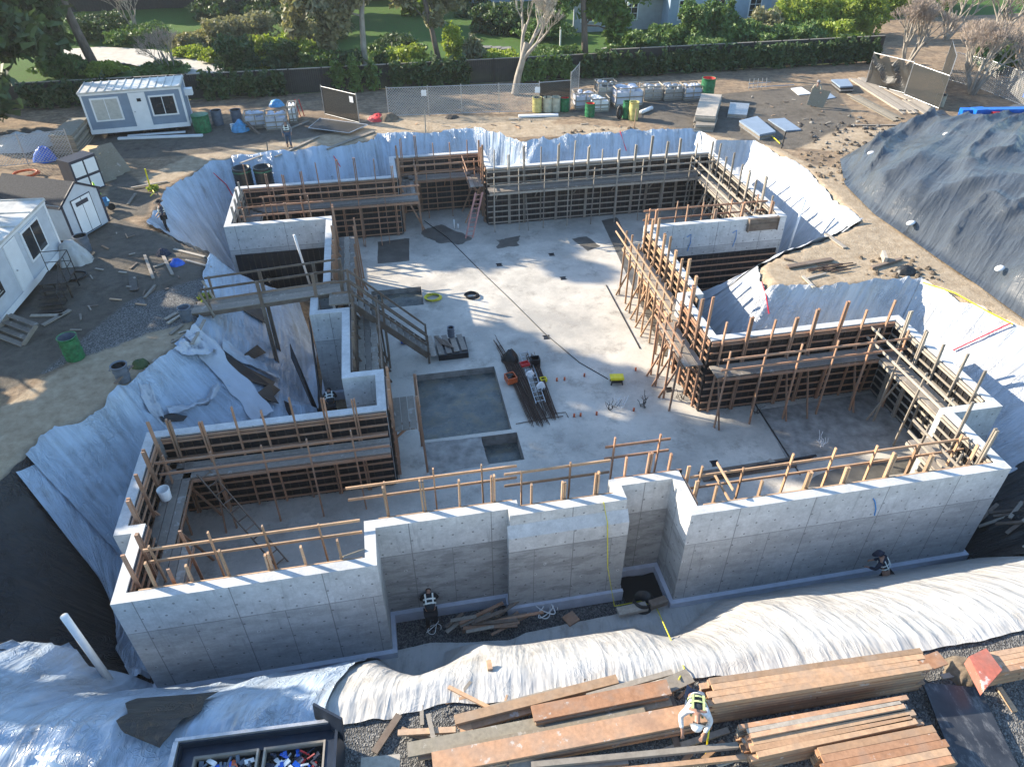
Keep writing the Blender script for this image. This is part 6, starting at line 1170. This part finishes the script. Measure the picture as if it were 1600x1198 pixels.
b=MB(); b.tube([(.2,-.25,.33),(-.9,-.3,.6)],.02,5); b.tube([(.2,.25,.33),(-.9,.3,.6)],.02,5); b.tube([(-.2,-.2,.33),(-.25,-.25,0)],.02,5); b.tube([(-.2,.2,.33),(-.25,.25,0)],.02,5); b.build('frame','lumber_used',t)
b=MB(); pr=[(.02,-.05),(.18,-.05),(.2,0),(.18,.05),(.02,.05)]; b.lathe(pr,n=18); b.v=[(x,z,y) for x,y,z in b.v]; b.v=[(x+.42,y,z+.2) for x,y,z in b.v]; b.build('wheel','black_panel',t)
c=at(157,318); b=MB(); b.lathe([(.2,0),(.2,.03),(.14,.05),(.03,.7),(0,.7)],n=16); o=b.build('traffic_cone','lime_paint',smooth=True,loc=(c.x,c.y,.5)); tag(o,'lime green cone sticking up from the wheelbarrow','cone')
for px,py,y2,m_,l in((236,298,262,'yellow_paint','yellow-marked stake in the left yard'),(418,235,222,'lumber_grey','white stake behind the twin pipes') ,(665,208,172,'lumber_grey','thin stake on the back ground'),(990,206,170,'lumber_fresh','stake in front of the yellow drum'),(1221,232,205,'cable_black','black and yellow survey stake at the back right bank')):
    c=at(px,py); h=hgt(px,py,0,y2); b=MB(); b.beam((c.x,c.y,-.1),(c.x+.05,c.y,h),.07,.04,(0,1,0)); tag(b.build('survey_stake',m_),l,'stake')
for pts,l in(([(1200,212),(1212,222),(1218,228)],'yellow tape trailing from the survey stake'),([(1440,447),(1490,462),(1540,490),(1580,512)],'yellow tape along the right bank'),([(238,298),(242,304),(236,310)],'yellow tape at the foot of the yard stake')): b=MB(); b.tube([tuple(hit(*q)+Vector((0,0,.12))) for q in pts],.035,4); tag(b.build('warning_tape','yellow_paint'),l,'tape')
b=MB(); a=at(1030,154);c=at(1078,155); b.tube([(a.x,a.y,.16),(c.x,c.y,.16)],.15,10); tag(b.build('yellow_tube','lime_paint',smooth=True),'long yellow tube lying before the pallet crates','tube')
b=MB(); a=at(1001,179);c=at(1018,172); b.tube([(a.x,a.y,.14),(c.x,c.y,.14)],.14,12); tag(b.build('white_tube','white_plastic',smooth=True),'short white tube lying right of the yellow drum','tube')
b=MB(); c=at(968,186); 
for i in range(24): a=i/24*6.283; b.ball((c.x+.42*math.cos(a)*.35,c.y+.05,.44+.36*math.sin(a)),.11,6,4)
tag(b.build('tyre','black_panel',smooth=True),'old black tyre standing by the green drum','tyre')
c=at(1200,138)
b=MB(); [b.tube([(c.x-1.6+i*.35,c.y,0),(c.x-1.6+i*.35,c.y+.1,.75)],.025,5) for i in range(5)]; b.tube([(c.x-1.7,c.y,.4),(c.x+.1,c.y,.45)],.03,5); b.tube([(c.x-1.6,c.y+.1,.1),(c.x+2.2,c.y+.1,.1)],.04,5); tag(b.build('scrap_metal','galv'),'dim metal frame lying by the hedge','metal frame')
c=at(590,187); heap(c.x,c.y,0,.7,.3,'red_paint','cloth_pile','dark red rag heap left of the chain link fence','cloth',51)
c=at(605,186); heap(c.x,c.y,0,.8,.35,'clod','soil_heap','small brown soil heap at the first fence post','soil')
c=at(706,184); heap(c.x,c.y,0,.5,.15,'clod_dark','soil_heap','small dark soil heap under the chain link','soil')
c=at(1003,105)
# telehandler boom behind the mound
t=empty('telehandler','blue telehandler boom reaching out behind the black tarp mound','telehandler',(39.5,42.5,0)); O=Vector((39.5,42.5,0))
b=MB(); A_=at(1487,200,.7);B_=at(1508,178,1.7);D_=at(1660,176,1.9); b.beam(A_,B_,.45,.5); b.beam(B_-(D_-B_).normalized()*.3,D_,.5,.62); part(t,b,'boom','blue_paint',O)
b=MB(); g=at(1530,172,2.0); b.box((g.x-.4,g.y-.3,1.75),(g.x+.4,g.y+.3,2.1)); part(t,b,'bracket','blue_paint',O)
b=MB(); g=at(1478,200,.4); b.box((g.x-.15,g.y-.6,.05),(g.x,g.y+.6,1.1)); b.beam((g.x,g.y,.5),at(1490,198,.7),.2,.3); b.tube([at(1500,196,.7),at(1528,178,1.5)],.09,8); part(t,b,'carriage','black_panel',O)
b=MB(); b.tube([at(1531,175,1.72)+Vector((0,-.32,0)),at(1536,176,1.68)+Vector((0,-.32,0)),at(1539,172,1.9)+Vector((0,-.32,0))],.05,6); part(t,b,'emblem','white_paint',O)
b=MB(); g=at(1552,174,1.9); b.box((g.x-.3,g.y-.4,1.6),(g.x+.3,g.y-.2,1.95)); part(t,b,'lamp_box','red_paint',O)
b=MB(); b.box((46,44,.5),(52,46.2,1.9)); part(t,b,'chassis','blue_paint',O)
for x in(47,51):
    b=MB(); b.lathe([(.1,-.2),(.6,-.2),(.65,0),(.6,.2),(.1,.2)],n=20); b.v=[(vx,vz,vy) for vx,vy,vz in b.v]; b.v=[(vx+x,vy+43.9,vz+.65) for vx,vy,vz in b.v]; part(t,b,'wheel','black_panel',O)
B(1466,166,.35,.8,'cream_bin','drum','pale drum behind the tall mesh corner','drum')
# ================================================================ FOREGROUND
GZ=.02
def lstack(corners,z,cols,layers,th,mats,label,seed=0,name='lumber_stack',cat='lumber stack',stag=.25,z0=0,gapx=.01):
    """stack of long boards: corners = far-left, far-right, near-right, near-left of the top, seen at height z"""
    rn=random.Random(seed); A,Bc,Cc,D=[at(x,y,z) for x,y in corners]; O=Vector((A.x,A.y,0)); t=empty(name,label,cat,O)
    for L in range(layers):
        zz=z-th*(L+.5)
        if zz-th/2<z0: break
        for i in range(cols):
            if 0<L and 0<i<cols-1: continue    # hidden inner boards
            k=(i+.5)/cols; p=A.lerp(D,k);q=Bc.lerp(Cc,k); d=(q-p).normalized(); w=(A-D).length/cols-gapx; p=p-d*rn.uniform(0,stag);q=q+d*rn.uniform(-stag,stag*.3); p.z=q.z=zz
            if rn.random()<.3 and L>0:
                m_=p.lerp(q,rn.uniform(.3,.7)); b=MB(); b.beam(p-O,m_-O-d*.02,w,th*.93); b.build('board',rn.choice(mats),t); b=MB(); b.beam(m_-O+d*.02,q-O,w,th*.93); b.build('board',rn.choice(mats),t)
            else: b=MB(); b.beam(p-O,q-O,w,th*.93); b.build('board',rn.choice(mats),t)
    b=MB()
    for k in(.15,.5,.85): p=A.lerp(Bc,k);q=D.lerp(Cc,k); p.z=q.z=z0+.045; b.beam(p-O,q-O,.09,.09)
    b.build('bearer','lumber_grey',t); return t
lstack([(1110,1058),(1436,1012),(1457,1044),(1124,1098)],.95,4,16,.056,['lumber_stack','lumber_fresh','lumber_stack'],'large stack of orange boards beside the bent-over worker',1)
lstack([(1170,1128),(1412,1086),(1428,1102),(1178,1152)],.72,3,12,.056,['lumber_stack','lumber_grey'],'back rows of the second board stack, in front of the large stack',2)
lstack([(1178,1153),(1432,1108),(1446,1126),(1190,1182)],.66,3,11,.056,['lumber_stack','lumber_fresh'],'middle rows of the second board stack',3)
lstack([(1280,1166),(1462,1130),(1500,1190),(1300,1230)],.66,5,11,.056,['lumber_fresh','lumber_stack'],'near rows of the second board stack with ragged left ends',4,stag=.1)
lstack([(1548,1018),(1640,1002),(1660,1030),(1558,1052)],.6,4,10,.056,['lumber_stack','lumber_fresh'],'board stack at the right edge behind the red plywood',5)
def sheet(pts,z,th,mat,label,name='plywood_sheet',cat='plywood',zs=None):
    zs=zs or [z]*len(pts); P=[at(*q,zz) for q,zz in zip(pts,zs)]; k=len(P); b=MB(); b.add([*P]+[p-Vector((0,0,th)) for p in P],[tuple(range(k)),tuple(range(2*k-1,k-1,-1))]+[(i,i+k,(i+1)%k+k,(i+1)%k) for i in range(k)]); return tag(b.build(name,mat),label,cat)
sheet([(1442,1066),(1530,1073),(1592,1198),(1492,1198)],0,.05,'black_form','black-faced plywood sheet with chalky scuffs lying by the stacks',zs=[.25,.2,.12,.18]) if 0 else None
m=N('black_form'); co=m.co(); c=m.ramp(m.noise(co,2,6),[(.3,(.018,.02,.026)),(.7,(.045,.05,.06))]); c=m.mix(m.ramp(m.noise(co,4,9,.8,(1,.4,1)),[(.52,g3(0)),(.66,g3(.6))]),c,(.24,.24,.24)); m.l(c,m.b.inputs[0]); m.b.inputs['Roughness'].default_value=.4; M['black_form']=m.m
sheet([(1442,1066),(1530,1073),(1600,1215),(1500,1215)],0,.05,'black_form','black-faced plywood sheet with chalky scuffs lying by the stacks',zs=[.25,.2,.12,.18])
sheet([(1514,1025),(1541,1012),(1566,1046),(1540,1075)],.75,.3,'plywood_red','red-stained block of plywood against the right board stack')
heap(*at(1506,1050,.0)[:2],0,.5,.3,'clod','soil_heap','small soil and gravel heap left of the red plywood','soil')
for i in range(0): b=MB(); c=at(1500+i*18,1046+i*8,.35); b.ball((c.x,c.y,.36-.06*i),(.14,.09,.08),8,6); tag(b.build('work_glove','skin',smooth=True),'%s pale glove-like lump by the red plywood'%['left','right'][i],'glove')
FB=[((711,1127),(964,1063),.18,.22,.10,'lumber_fresh','longest orange board along the top of the loose lumber'),((736,1133),(966,1069),.08,.25,.08,'lumber_stack','orange board right under the longest one'),((760,1108),(922,1066),.02,.12,.06,'lumber_grey','thin grey board lying nearest the plastic'),((832,1116),(1045,1074),.42,.36,.06,'lumber_stack','wide orange-brown board with a red smear'),((835,1122),(1040,1082),.30,.34,.10,'lumber_stack','wide board just below the red-smeared one'),((917,1089),(1050,1051),.2,.13,.07,'lumber_grey','narrow grey board above the wide brown one'),((1020,1082),(1078,1056),.24,.36,.06,'lumber_grey','wide pale board end reaching the gravel by the rope'),((710,1182),(1010,1119),.30,.42,.07,'plywood_form','wide pale board in the middle of the loose lumber'),((637,1173),(848,1132),.22,.32,.07,'plywood_form','pale stained board left of the middle one'),((850,1132),(1046,1092),.2,.36,.07,'plywood_form','pale board behind the wide middle board'),((676,1194),(1106,1112),.46,.46,.07,'lumber_stack','splashed long board the worker leans on'),((682,1199),(1106,1119),.30,.44,.09,'lumber_stack','long board second under the worker'),((684,1203),(1106,1124),.16,.44,.09,'lumber_stack','long board third under the worker'),((640,1215),(980,1186),.25,.25,.07,'lumber_grey','grey board along the bottom edge'),((830,1197),(1152,1166),.35,.12,.1,'lumber_grey','narrow beam running along the bottom edge'),((1032,1176),(1138,1141),.05,.13,.06,'lumber_grey','lone narrow board before the worker'),((900,1212),(1190,1182),.3,.1,.1,'lumber_fresh','lowest narrow beam at the bottom edge'),((622,1146),(712,1141),.14,.13,.07,'lumber_stack','cross piece at the left end, level one'),((669,1116),(681,1170),.22,.1,.05,'lumber_grey','cross piece at the left end, upright one'),((627,1140),(672,1157),.05,.12,.06,'lumber_fresh','cross piece at the left end, slanting one'),((701,1074),(764,1106),.05,.09,.06,'lumber_fresh','single orange stick lying on the plastic edge'),((585,1176),(624,1117),.05,.16,.05,'lumber_used','dark pointed board between the bin and the lumber'),((564,1198),(625,1192),.25,.35,.06,'lumber_grey','grey plywood edge beside the bin'),((725,1130),(730,1150),.1,.3,.06,'lumber_fresh','short block end below the orange boards'),((652,1181),(712,1173),.05,.2,.06,'lumber_grey','board tip sticking out at the left'),((790,1160),(794,1198),.42,.05,.05,'lumber_used','short brown stick across the pale boards'),((690,1190),(704,1160),.1,.25,.08,'lumber_stack','short bearer block at the left end'),((1046,1090),(1058,1120),.1,.14,.1,'lumber_used','bearer under the boards near the worker'),((1058,1168),(1050,1140),.05,.14,.08,'lumber_used','second bearer before the worker'),((1425,1045),(1472,1028),.35,.35,.05,'lumber_stack','board end sticking out right of the large stack'),((1560,1075),(1585,1112),.03,.12,.06,'lumber_fresh','pale stick right of the black sheet'),((1470,1058),(1620,1030),.06,.12,.05,'lumber_grey','thin long batten behind the right stack')]
for p,q,z,w,th,m_,l in FB: board(p,q,z,w,th,m_,l)
b=MB(); c=hit(765,1045); b.box((c.x-.06,c.y-.12,c.z+.1),(c.x+.06,c.y+.12,c.z+.2)); tag(b.build('wood_block','lumber_fresh'),'small wood block lying alone on the front plastic','block')
for i,(p,q) in enumerate((((1095,1190),(1130,1160)),((1120,1196),(1170,1178)),((1060,1200),(1080,1176)))): board(p,q,.1+.05*i,.1,.08,['lumber_fresh','lumber_grey','lumber_fresh'][i],['first','second','third'][i]+' short offcut, from the left, among the beams by the bottom edge' if i!=1 else 'short grey offcut among the beams by the bottom edge')
scatter([(600,1090),(760,1080),(900,1065),(1060,1045),(1100,1060),(900,1085),(700,1120)],60,['stone'],'small stone on the gravel edge by the loose boards','stone',(.02,.06),'stones at the gravel edge','stone')
# roll-off bin bottom left
t=empty('debris_bin','dark navy metal bin with two open compartments full of rubbish','bin',tuple(at(400,1190,0))); O=at(400,1190,0)
zt=1.1; TL=at(278,1158,zt);TR=at(528,1126,zt); d=(TR-TL).normalized(); s=Vector((d.y,-d.x,0)); L_=(TR-TL).length
def q(u,v,z): p=TL+d*u+s*v; return Vector((p.x,p.y,z))-O
def bq(b,u0,v0,z0,u1,v1,z1): b.add([q(u0,v0,z0),q(u1,v0,z0),q(u1,v1,z0),q(u0,v1,z0),q(u0,v0,z1),q(u1,v0,z1),q(u1,v1,z1),q(u0,v1,z1)],[(0,1,2,3),(7,6,5,4),(0,4,5,1),(1,5,6,2),(2,6,7,3),(3,7,4,0)])
M['bin_navy']=simple('bin_navy',(.022,.032,.05),.4,.3,3,.3)
b=MB(); bq(b,0,0,0,L_,.06,zt); bq(b,.0,.06,0,.06,2.2,zt-.05); bq(b,L_-.06,.06,0,L_,2.2,zt-.05); b.build('shell','bin_navy',t)
b=MB(); bq(b,-.04,-.04,zt,L_+.04,.03,zt+.07); bq(b,-.07,.03,zt-.02,.03,2.2,zt+.06); b.build('rim','galv',t)
b=MB(); bq(b,.06,.06,.55,L_-.06,.3,.90); b.build('inner_ledge','bin_navy',t)
b=MB(); 
for u0,u1 in((.35,1.65),(1.75,3.0)):
    bq(b,u0,.3,.85,u0+.04,2.2,.99); bq(b,u1-.04,.3,.85,u1,2.2,.99); bq(b,u0+.04,.3,.85,u1-.04,.35,.99)
b.build('compartment_frame','lumber_grey',t)
b=MB(); bq(b,3.0,.3,.5,L_-.06,2.2,.96); b.build('deck','bin_navy',t); b=MB(); bq(b,.06,.3,.5,.35,2.2,.93); b.build('deck','bin_navy',t)
for k,(u0,u1,m_) in enumerate(((.4,1.6,'grey_bin'),(1.8,2.95,'cloth_navy'),(.4,1.6,'orange_paint'),(1.8,2.95,'blue_plastic'),(.4,1.6,'white_plastic'),(1.8,2.95,'red_paint'),(.4,1.6,'blue_plastic'),(1.8,2.95,'white_plastic'))):
    rn2=random.Random(k); b=MB()
    for i in range(70 if k<2 else 26): c=q(rn2.uniform(u0+.08,u1-.08),rn2.uniform(.42,1.5),.80+rn2.uniform(0,.12)); e=Vector((rn2.uniform(-.09,.09),rn2.uniform(-.09,.09),rn2.uniform(-.04,.05))); b.beam(c-e,c+e,rn2.uniform(.02,.1),rn2.uniform(.01,.06))
    b.build('rubbish',m_,t)['kind']='stuff'
b=MB(); v=[at(488,1100,zt+.35),at(533,1124,zt+.35),at(537,1158,zt-.3),at(492,1122,zt-.3)]; v=[x-O for x in v]; n_=Vector((.03,.04,0)); b.add(v+[x+n_ for x in v],[(0,1,2,3),(7,6,5,4),(0,4,5,1),(1,5,6,2),(2,6,7,3),(3,7,4,0)]); b.build('flap','bin_navy',t)
path('hose_line',[tuple(hit(x,y)+Vector((0,0,.1))) for x,y in((-20,1165),(20,1172),(60,1186),(110,1210))],.07,'white_plastic','pale twisted hose at the bottom left corner','hose')
# ================================================================ PEOPLE
def bake(me_v,me_e,radii,name,mat,parent,sub=2,root=0):
    me=bpy.data.meshes.new(name); me.from_pydata(me_v,me_e,[]); o=bpy.data.objects.new(name,me); C.objects.link(o)
    m_=o.modifiers.new('s','SKIN'); m_.use_smooth_shade=True
    for i,r in enumerate(radii): sv=me.skin_vertices[0].data[i]; sv.radius=(r,r) if not isinstance(r,tuple) else r; sv.use_root=(i==root)
    su=o.modifiers.new('d','SUBSURF'); su.levels=sub; su.render_levels=sub
    dg=bpy.context.evaluated_depsgraph_get(); ev=o.evaluated_get(dg); nm=bpy.data.meshes.new_from_object(ev); o.modifiers.clear(); o.data=nm; nm.materials.clear(); nm.materials.append(M[mat]); nm.polygons.foreach_set('use_smooth',[True]*len(nm.polygons)); o.parent=parent; return o
def person(loc,rz,pose,label,shirt='cloth_navy',pants='cloth_jeans',vest='vest_dark',stripe='reflective',hat='white_plastic',hatkind='hardhat'):
    t=empty('person',label,'person',loc,rz); J=dict(pel=(0,0,.95),spine=(0,0,1.15),chest=(0,0,1.35),neck=(0,0,1.5),head=(0,.02,1.64),sl=(-.19,0,1.43),sr=(.19,0,1.43),el=(-.25,.02,1.15),er=(.25,.02,1.15),hl=(-.26,.12,.9),hr=(.26,.12,.9),hipl=(-.1,0,.9),hipr=(.1,0,.9),kl=(-.11,.04,.5),kr=(.11,.04,.5),al=(-.12,0,.09),ar=(.12,0,.09)); J.update(pose); J={k:Vector(v) for k,v in J.items()}
    tl=J['al']+Vector((0,.17,-.05)); tr_=J['ar']+Vector((0,.17,-.05))
    V=[];E=[];Rr=[]
    def ad(p,r,par=None): V.append(tuple(p)); Rr.append(r); i=len(V)-1; (E.append((par,i)) if par is not None else 0); return i
    up_=(J['head']-J['neck']).normalized()
    p=ad(J['pel'],(.15,.11)); s=ad(J['spine'],(.14,.10),p); c=ad(J['chest'],(.17,.11),s); n=ad(J['neck'],.055,c); h=ad(J['head'],(.08,.095),n); ad(J['head']+up_*.1,.06,h)
    for S_ in 'lr':
        a=ad(J['s'+S_],.065,c); e=ad(J['e'+S_],.045,a); w=ad(J['h'+S_],.03,e); d=(J['h'+S_]-J['e'+S_]).normalized(); pm=ad(J['h'+S_]+d*.07,.028,w); sd=d.cross(Vector((0,0,1)) if abs(d.z)<.9 else Vector((0,1,0))).normalized()
        for k in range(4): f1=ad(J['h'+S_]+d*.12+sd*(k-1.5)*.02,.010,pm); f2=ad(J['h'+S_]+d*(.16+.01*(k in(1,2)))+sd*(k-1.5)*.021+Vector((0,0,-.02)),.008,f1)
        th=ad(J['h'+S_]+d*.06+sd*(.045 if S_=='l' else -.045),.011,w)
        hp=ad(J['hip'+S_],.095,p); k_=ad(J['k'+S_],.062,hp); an=ad(J['a'+S_],.042,k_); ad(J['a'+S_]+Vector((0,.15,-.05)),.038,an)
    bake(V,E,Rr,'body','skin',t)
    def suit(chains,name,mat,root=0):
        V2=[];E2=[];R2=[]; idx={}
        for ch in chains:
            pr=None
            for key,pt,r in ch:
                if key in idx: i=idx[key]
                else: V2.append(tuple(pt)); R2.append(r); i=len(V2)-1; idx[key]=i
                if pr is not None: E2.append((pr,i))
                pr=i
        return bake(V2,E2,R2,name,mat,t,2,root)
    sh=[[('p',J['pel'],(.165,.125)),('s',J['spine'],(.16,.12)),('c',J['chest'],(.19,.13)),('n',J['chest'].lerp(J['neck'],.75),.08)]]
    for S_ in 'lr': sh.append([('c',J['chest'],.19),('a'+S_,J['s'+S_],.085),('e'+S_,J['e'+S_],.065),('w'+S_,J['e'+S_].lerp(J['h'+S_],.9),.048)])
    suit(sh,'jacket',shirt)
    tr=[[('p',J['pel'],(.168,.13))]]
    for S_ in 'lr': tr.append([('p',J['pel'],.168),('h'+S_,J['hip'+S_],.11),('k'+S_,J['k'+S_],.08),('a'+S_,J['a'+S_]+Vector((0,0,.06)),.065)])
    suit(tr[1:],'trousers',pants)
    for S_ in 'lr': b=MB(); a=J['a'+S_]; b.tube([a+Vector((0,-.04,.08)),a+Vector((0,-.03,-.02)),a+Vector((0,.05,-.045)),a+Vector((0,.17,-.055)),a+Vector((0,.2,-.06))],[.055,.062,.055,.045,.02],10); b.build('boot','boot',t,True)
    if vest:
        suit([[('p',J['pel'].lerp(J['spine'],.35),(.178,.135)),('s',J['spine'],(.175,.132)),('c',J['chest'],(.205,.145)),('n',J['chest'].lerp(J['neck'],.55),(.12,.10))]],'vest',vest)
        ax=(J['chest']-J['spine']).normalized(); xx=(J['sr']-J['sl']).normalized(); yy=ax.cross(xx).normalized()
        b=MB()
        for k in(.15,.75):
            c0=J['spine'].lerp(J['chest'],k); vs=[]
            for j in range(24): a=j/24*6.283; vs+= [c0+xx*math.cos(a)*.205+yy*math.sin(a)*.165-ax*.025,c0+xx*math.cos(a)*.21+yy*math.sin(a)*.17+ax*.025]
            b.add(vs,[(2*j,2*((j+1)%24),2*((j+1)%24)+1,2*j+1) for j in range(24)])
        for sx in(-1,1):
            for sy in(-1,1): b.beam(J['spine']+xx*sx*.11+yy*sy*.165,J['chest']+ax*.12+xx*sx*.12+yy*sy*.12,.05,.012,yy*sy)
        b.build('reflective_strips',stripe,t)
    # face, ears, hair / headgear
    H0=J['head']; f=Vector((0,1,0)); f=(f-up_*f.dot(up_)).normalized(); x=f.cross(up_).normalized(); 
    b=MB(); b.tube([H0+f*.09+up_*.02,H0+f*.125-up_*.015],[.012,.018],6); b.ball(tuple(H0+x*.09),(.015,.02,.03),6,5); b.ball(tuple(H0-x*.09),(.015,.02,.03),6,5); b.tube([H0+f*.098-up_*.05-x*.02,H0+f*.102-up_*.05+x*.02],.007,4); b.build('face','skin',t,True)
    b=MB(); b.ball(tuple(H0+f*.088+up_*.025+x*.034),.012,6,4); b.ball(tuple(H0+f*.088+up_*.025-x*.034),.012,6,4); b.build('eyes','hair',t)
    b=MB(); b.ball(tuple(H0+up_*.03-f*.015),(.098,.105,.10),12,8); b.build('hair','hair',t,True)
    b=MB(); vs=[];fs=[]; R0=.125 if hatkind!='hood' else .125
    rows=7
    for i in range(rows):
        a=i/(rows-1)*math.pi/2; 
        for j in range(20): q_=j/20*6.283; vs.append(H0+up_*(.05+R0*1.0*math.sin(a))+ (x*math.cos(q_)+f*math.sin(q_)*1.15)*R0*math.cos(a))
    for i in range(rows-1):
        for j in range(20): fs.append((i*20+j,i*20+(j+1)%20,(i+1)*20+(j+1)%20,(i+1)*20+j))
    b.add(vs,fs)
    if hatkind in('hardhat','brim'):
        bw=.03 if hatkind=='hardhat' else .1; vs=[]
        for r_ in(0,1):
            for j in range(20): q_=j/20*6.283; k=R0-.004+r_*(bw+(.06*max(0,math.sin(q_)) if hatkind=='hardhat' else 0)); vs.append(H0+up_*(.055-.012*r_)+(x*math.cos(q_)+f*math.sin(q_)*1.15)*k)
        b.add(vs,[(j,(j+1)%20,20+(j+1)%20,20+j) for j in range(20)])
    if hatkind=='hood': b.tube([H0+up_*.05-f*.03,H0-up_*.06-f*.05,J['neck']-f*.04],[.11,.11,.10],12)
    b.build({'hardhat':'hard_hat','brim':'hat','hood':'hood'}[hatkind],hat,t,True)
    return t
walk=dict(kl=(-.1,.14,.52),al=(-.11,.12,.1),kr=(.11,.03,.5),ar=(.12,-.2,.13),el=(-.27,-.02,1.17),hl=(-.25,.14,.98),er=(.27,-.05,1.17),hr=(.27,.05,.92))
c=at(453,231); person((c.x,c.y,0),math.pi+.1,walk,'worker in grey hood and white-striped dark vest walking behind the back wall','cloth_grey','cloth_jeans','vest_dark',hat='cloth_grey',hatkind='hood')
c=hit(264,366); person((c.x,c.y,c.z+.08),1.9,dict(hl=(-.2,.2,1.0),hr=(.2,.22,1.0),el=(-.3,.0,1.15),er=(.3,.0,1.15)),'worker in dark clothes and brimmed hat standing at the edge of the upper left plastic','cloth_navy','cloth_black','vest_dark',hat='cloth_black',hatkind='brim')
bend=dict(pel=(0,-.12,.82),spine=(0,.05,1.0),chest=(0,.25,1.1),neck=(0,.40,1.16),head=(0,.52,1.16),sl=(-.19,.32,1.1),sr=(.19,.32,1.1),el=(-.26,.42,.85),er=(.26,.42,.85),hl=(-.16,.6,.68),hr=(.16,.6,.68),hipl=(-.1,-.12,.78),hipr=(.1,-.12,.78),kl=(-.13,.05,.45),kr=(.13,.05,.45),al=(-.13,-.08,.09),ar=(.13,-.08,.09))
person((-3.35,26.35-1.3,-4.38),.1,bend,'worker in black seen from behind, bending in the left trench by the black boards','cloth_black','cloth_black','vest_dark',hat='cloth_black')
c=at(675,972,-4.38); person((c.x,c.y-.1,-4.38),.0,bend,'worker bending over the footing in the dark front trench','cloth_black','cloth_black','vest_dark',hat='cloth_black')
c=hit(1270,166); person((c.x,c.y,c.z),2.6,dict(hl=(-.3,.3,1.1),hr=(.3,.3,1.1),el=(-.3,.12,1.15),er=(.3,.12,1.15)),'person in pale grey clothes carrying a plywood sheet across the mud','cloth_tan','cloth_tan',None,hat='cloth_grey',hatkind='hood')
a=Vector((c.x,c.y,0)); slab3([a+Vector((-.75,-.35,.25)),a+Vector((.35,-.75,.05)),a+Vector((.75,-.6,1.15)),a+Vector((-.5,-.2,1.35))],'plywood_form','plywood sheet held by the person on the mud',.03,'plywood_sheet','plywood')
c=at(1384,893,-4.3); person((14.75,12.55,-4.35),.7,dict(bend,pel=(0,-.05,.9),spine=(0,.05,1.1),chest=(0,.15,1.28),neck=(0,.24,1.4),head=(0,.32,1.5),sl=(-.19,.18,1.34),sr=(.19,.18,1.34),el=(-.28,.25,1.1),er=(.28,.25,1.1),hl=(-.2,.45,.95),hr=(.2,.45,.95)),'worker in dark helmet half hidden behind the right front plastic slope','cloth_navy','cloth_black','vest_dark',hat='cloth_navy')
d=at(1090,1128,1.)-at(1090,1080,1.); d.normalize(); c=at(1088,1084,.9); person((c.x+d.x*.1,c.y+d.y*.1,0),math.atan2(-d.x,d.y),dict(bend,pel=(0,-.1,.9),spine=(0,.1,1.02),chest=(0,.32,1.06),neck=(0,.48,1.05),head=(0,.62,1.0),sl=(-.2,.38,1.06),sr=(.2,.38,1.06),el=(-.32,.42,.82),er=(.32,.42,.82),hl=(-.2,.62,.62),hr=(.26,.62,.62)),'worker in white hard hat and lime-edged vest bent over the orange boards','cloth_white','cloth_jeans','vest_dark','vest_lime',hat='white_plastic')
b=MB(); c=at(1107,1140,.5); b.beam((c.x,c.y,.62),(c.x-.12,c.y-.3,.1),.03,.03); tag(b.build('measuring_tape','yellow_paint'),'yellow measuring tape hanging off the board by the bent worker','tape')
# ================================================================ AIR
b=MB(); b.box((-120,-12,-5.6),(130,125,26)); hz=b.build('haze'); m=bpy.data.materials.new('haze_air'); m.use_nodes=True; nt_=m.node_tree; nt_.nodes.remove(nt_.nodes['Principled BSDF'])
pv=nt_.nodes.new('ShaderNodeVolumePrincipled'); pv.inputs['Color'].default_value=(.9,.94,1,1); pv.inputs['Density'].default_value=.0003; pv.inputs['Anisotropy'].default_value=.35
nt_.links.new(pv.outputs[0],nt_.nodes['Material Output'].inputs['Volume']); hz.data.materials.append(m); tag(hz,'thin bright morning haze over the whole site','haze',kind='stuff')
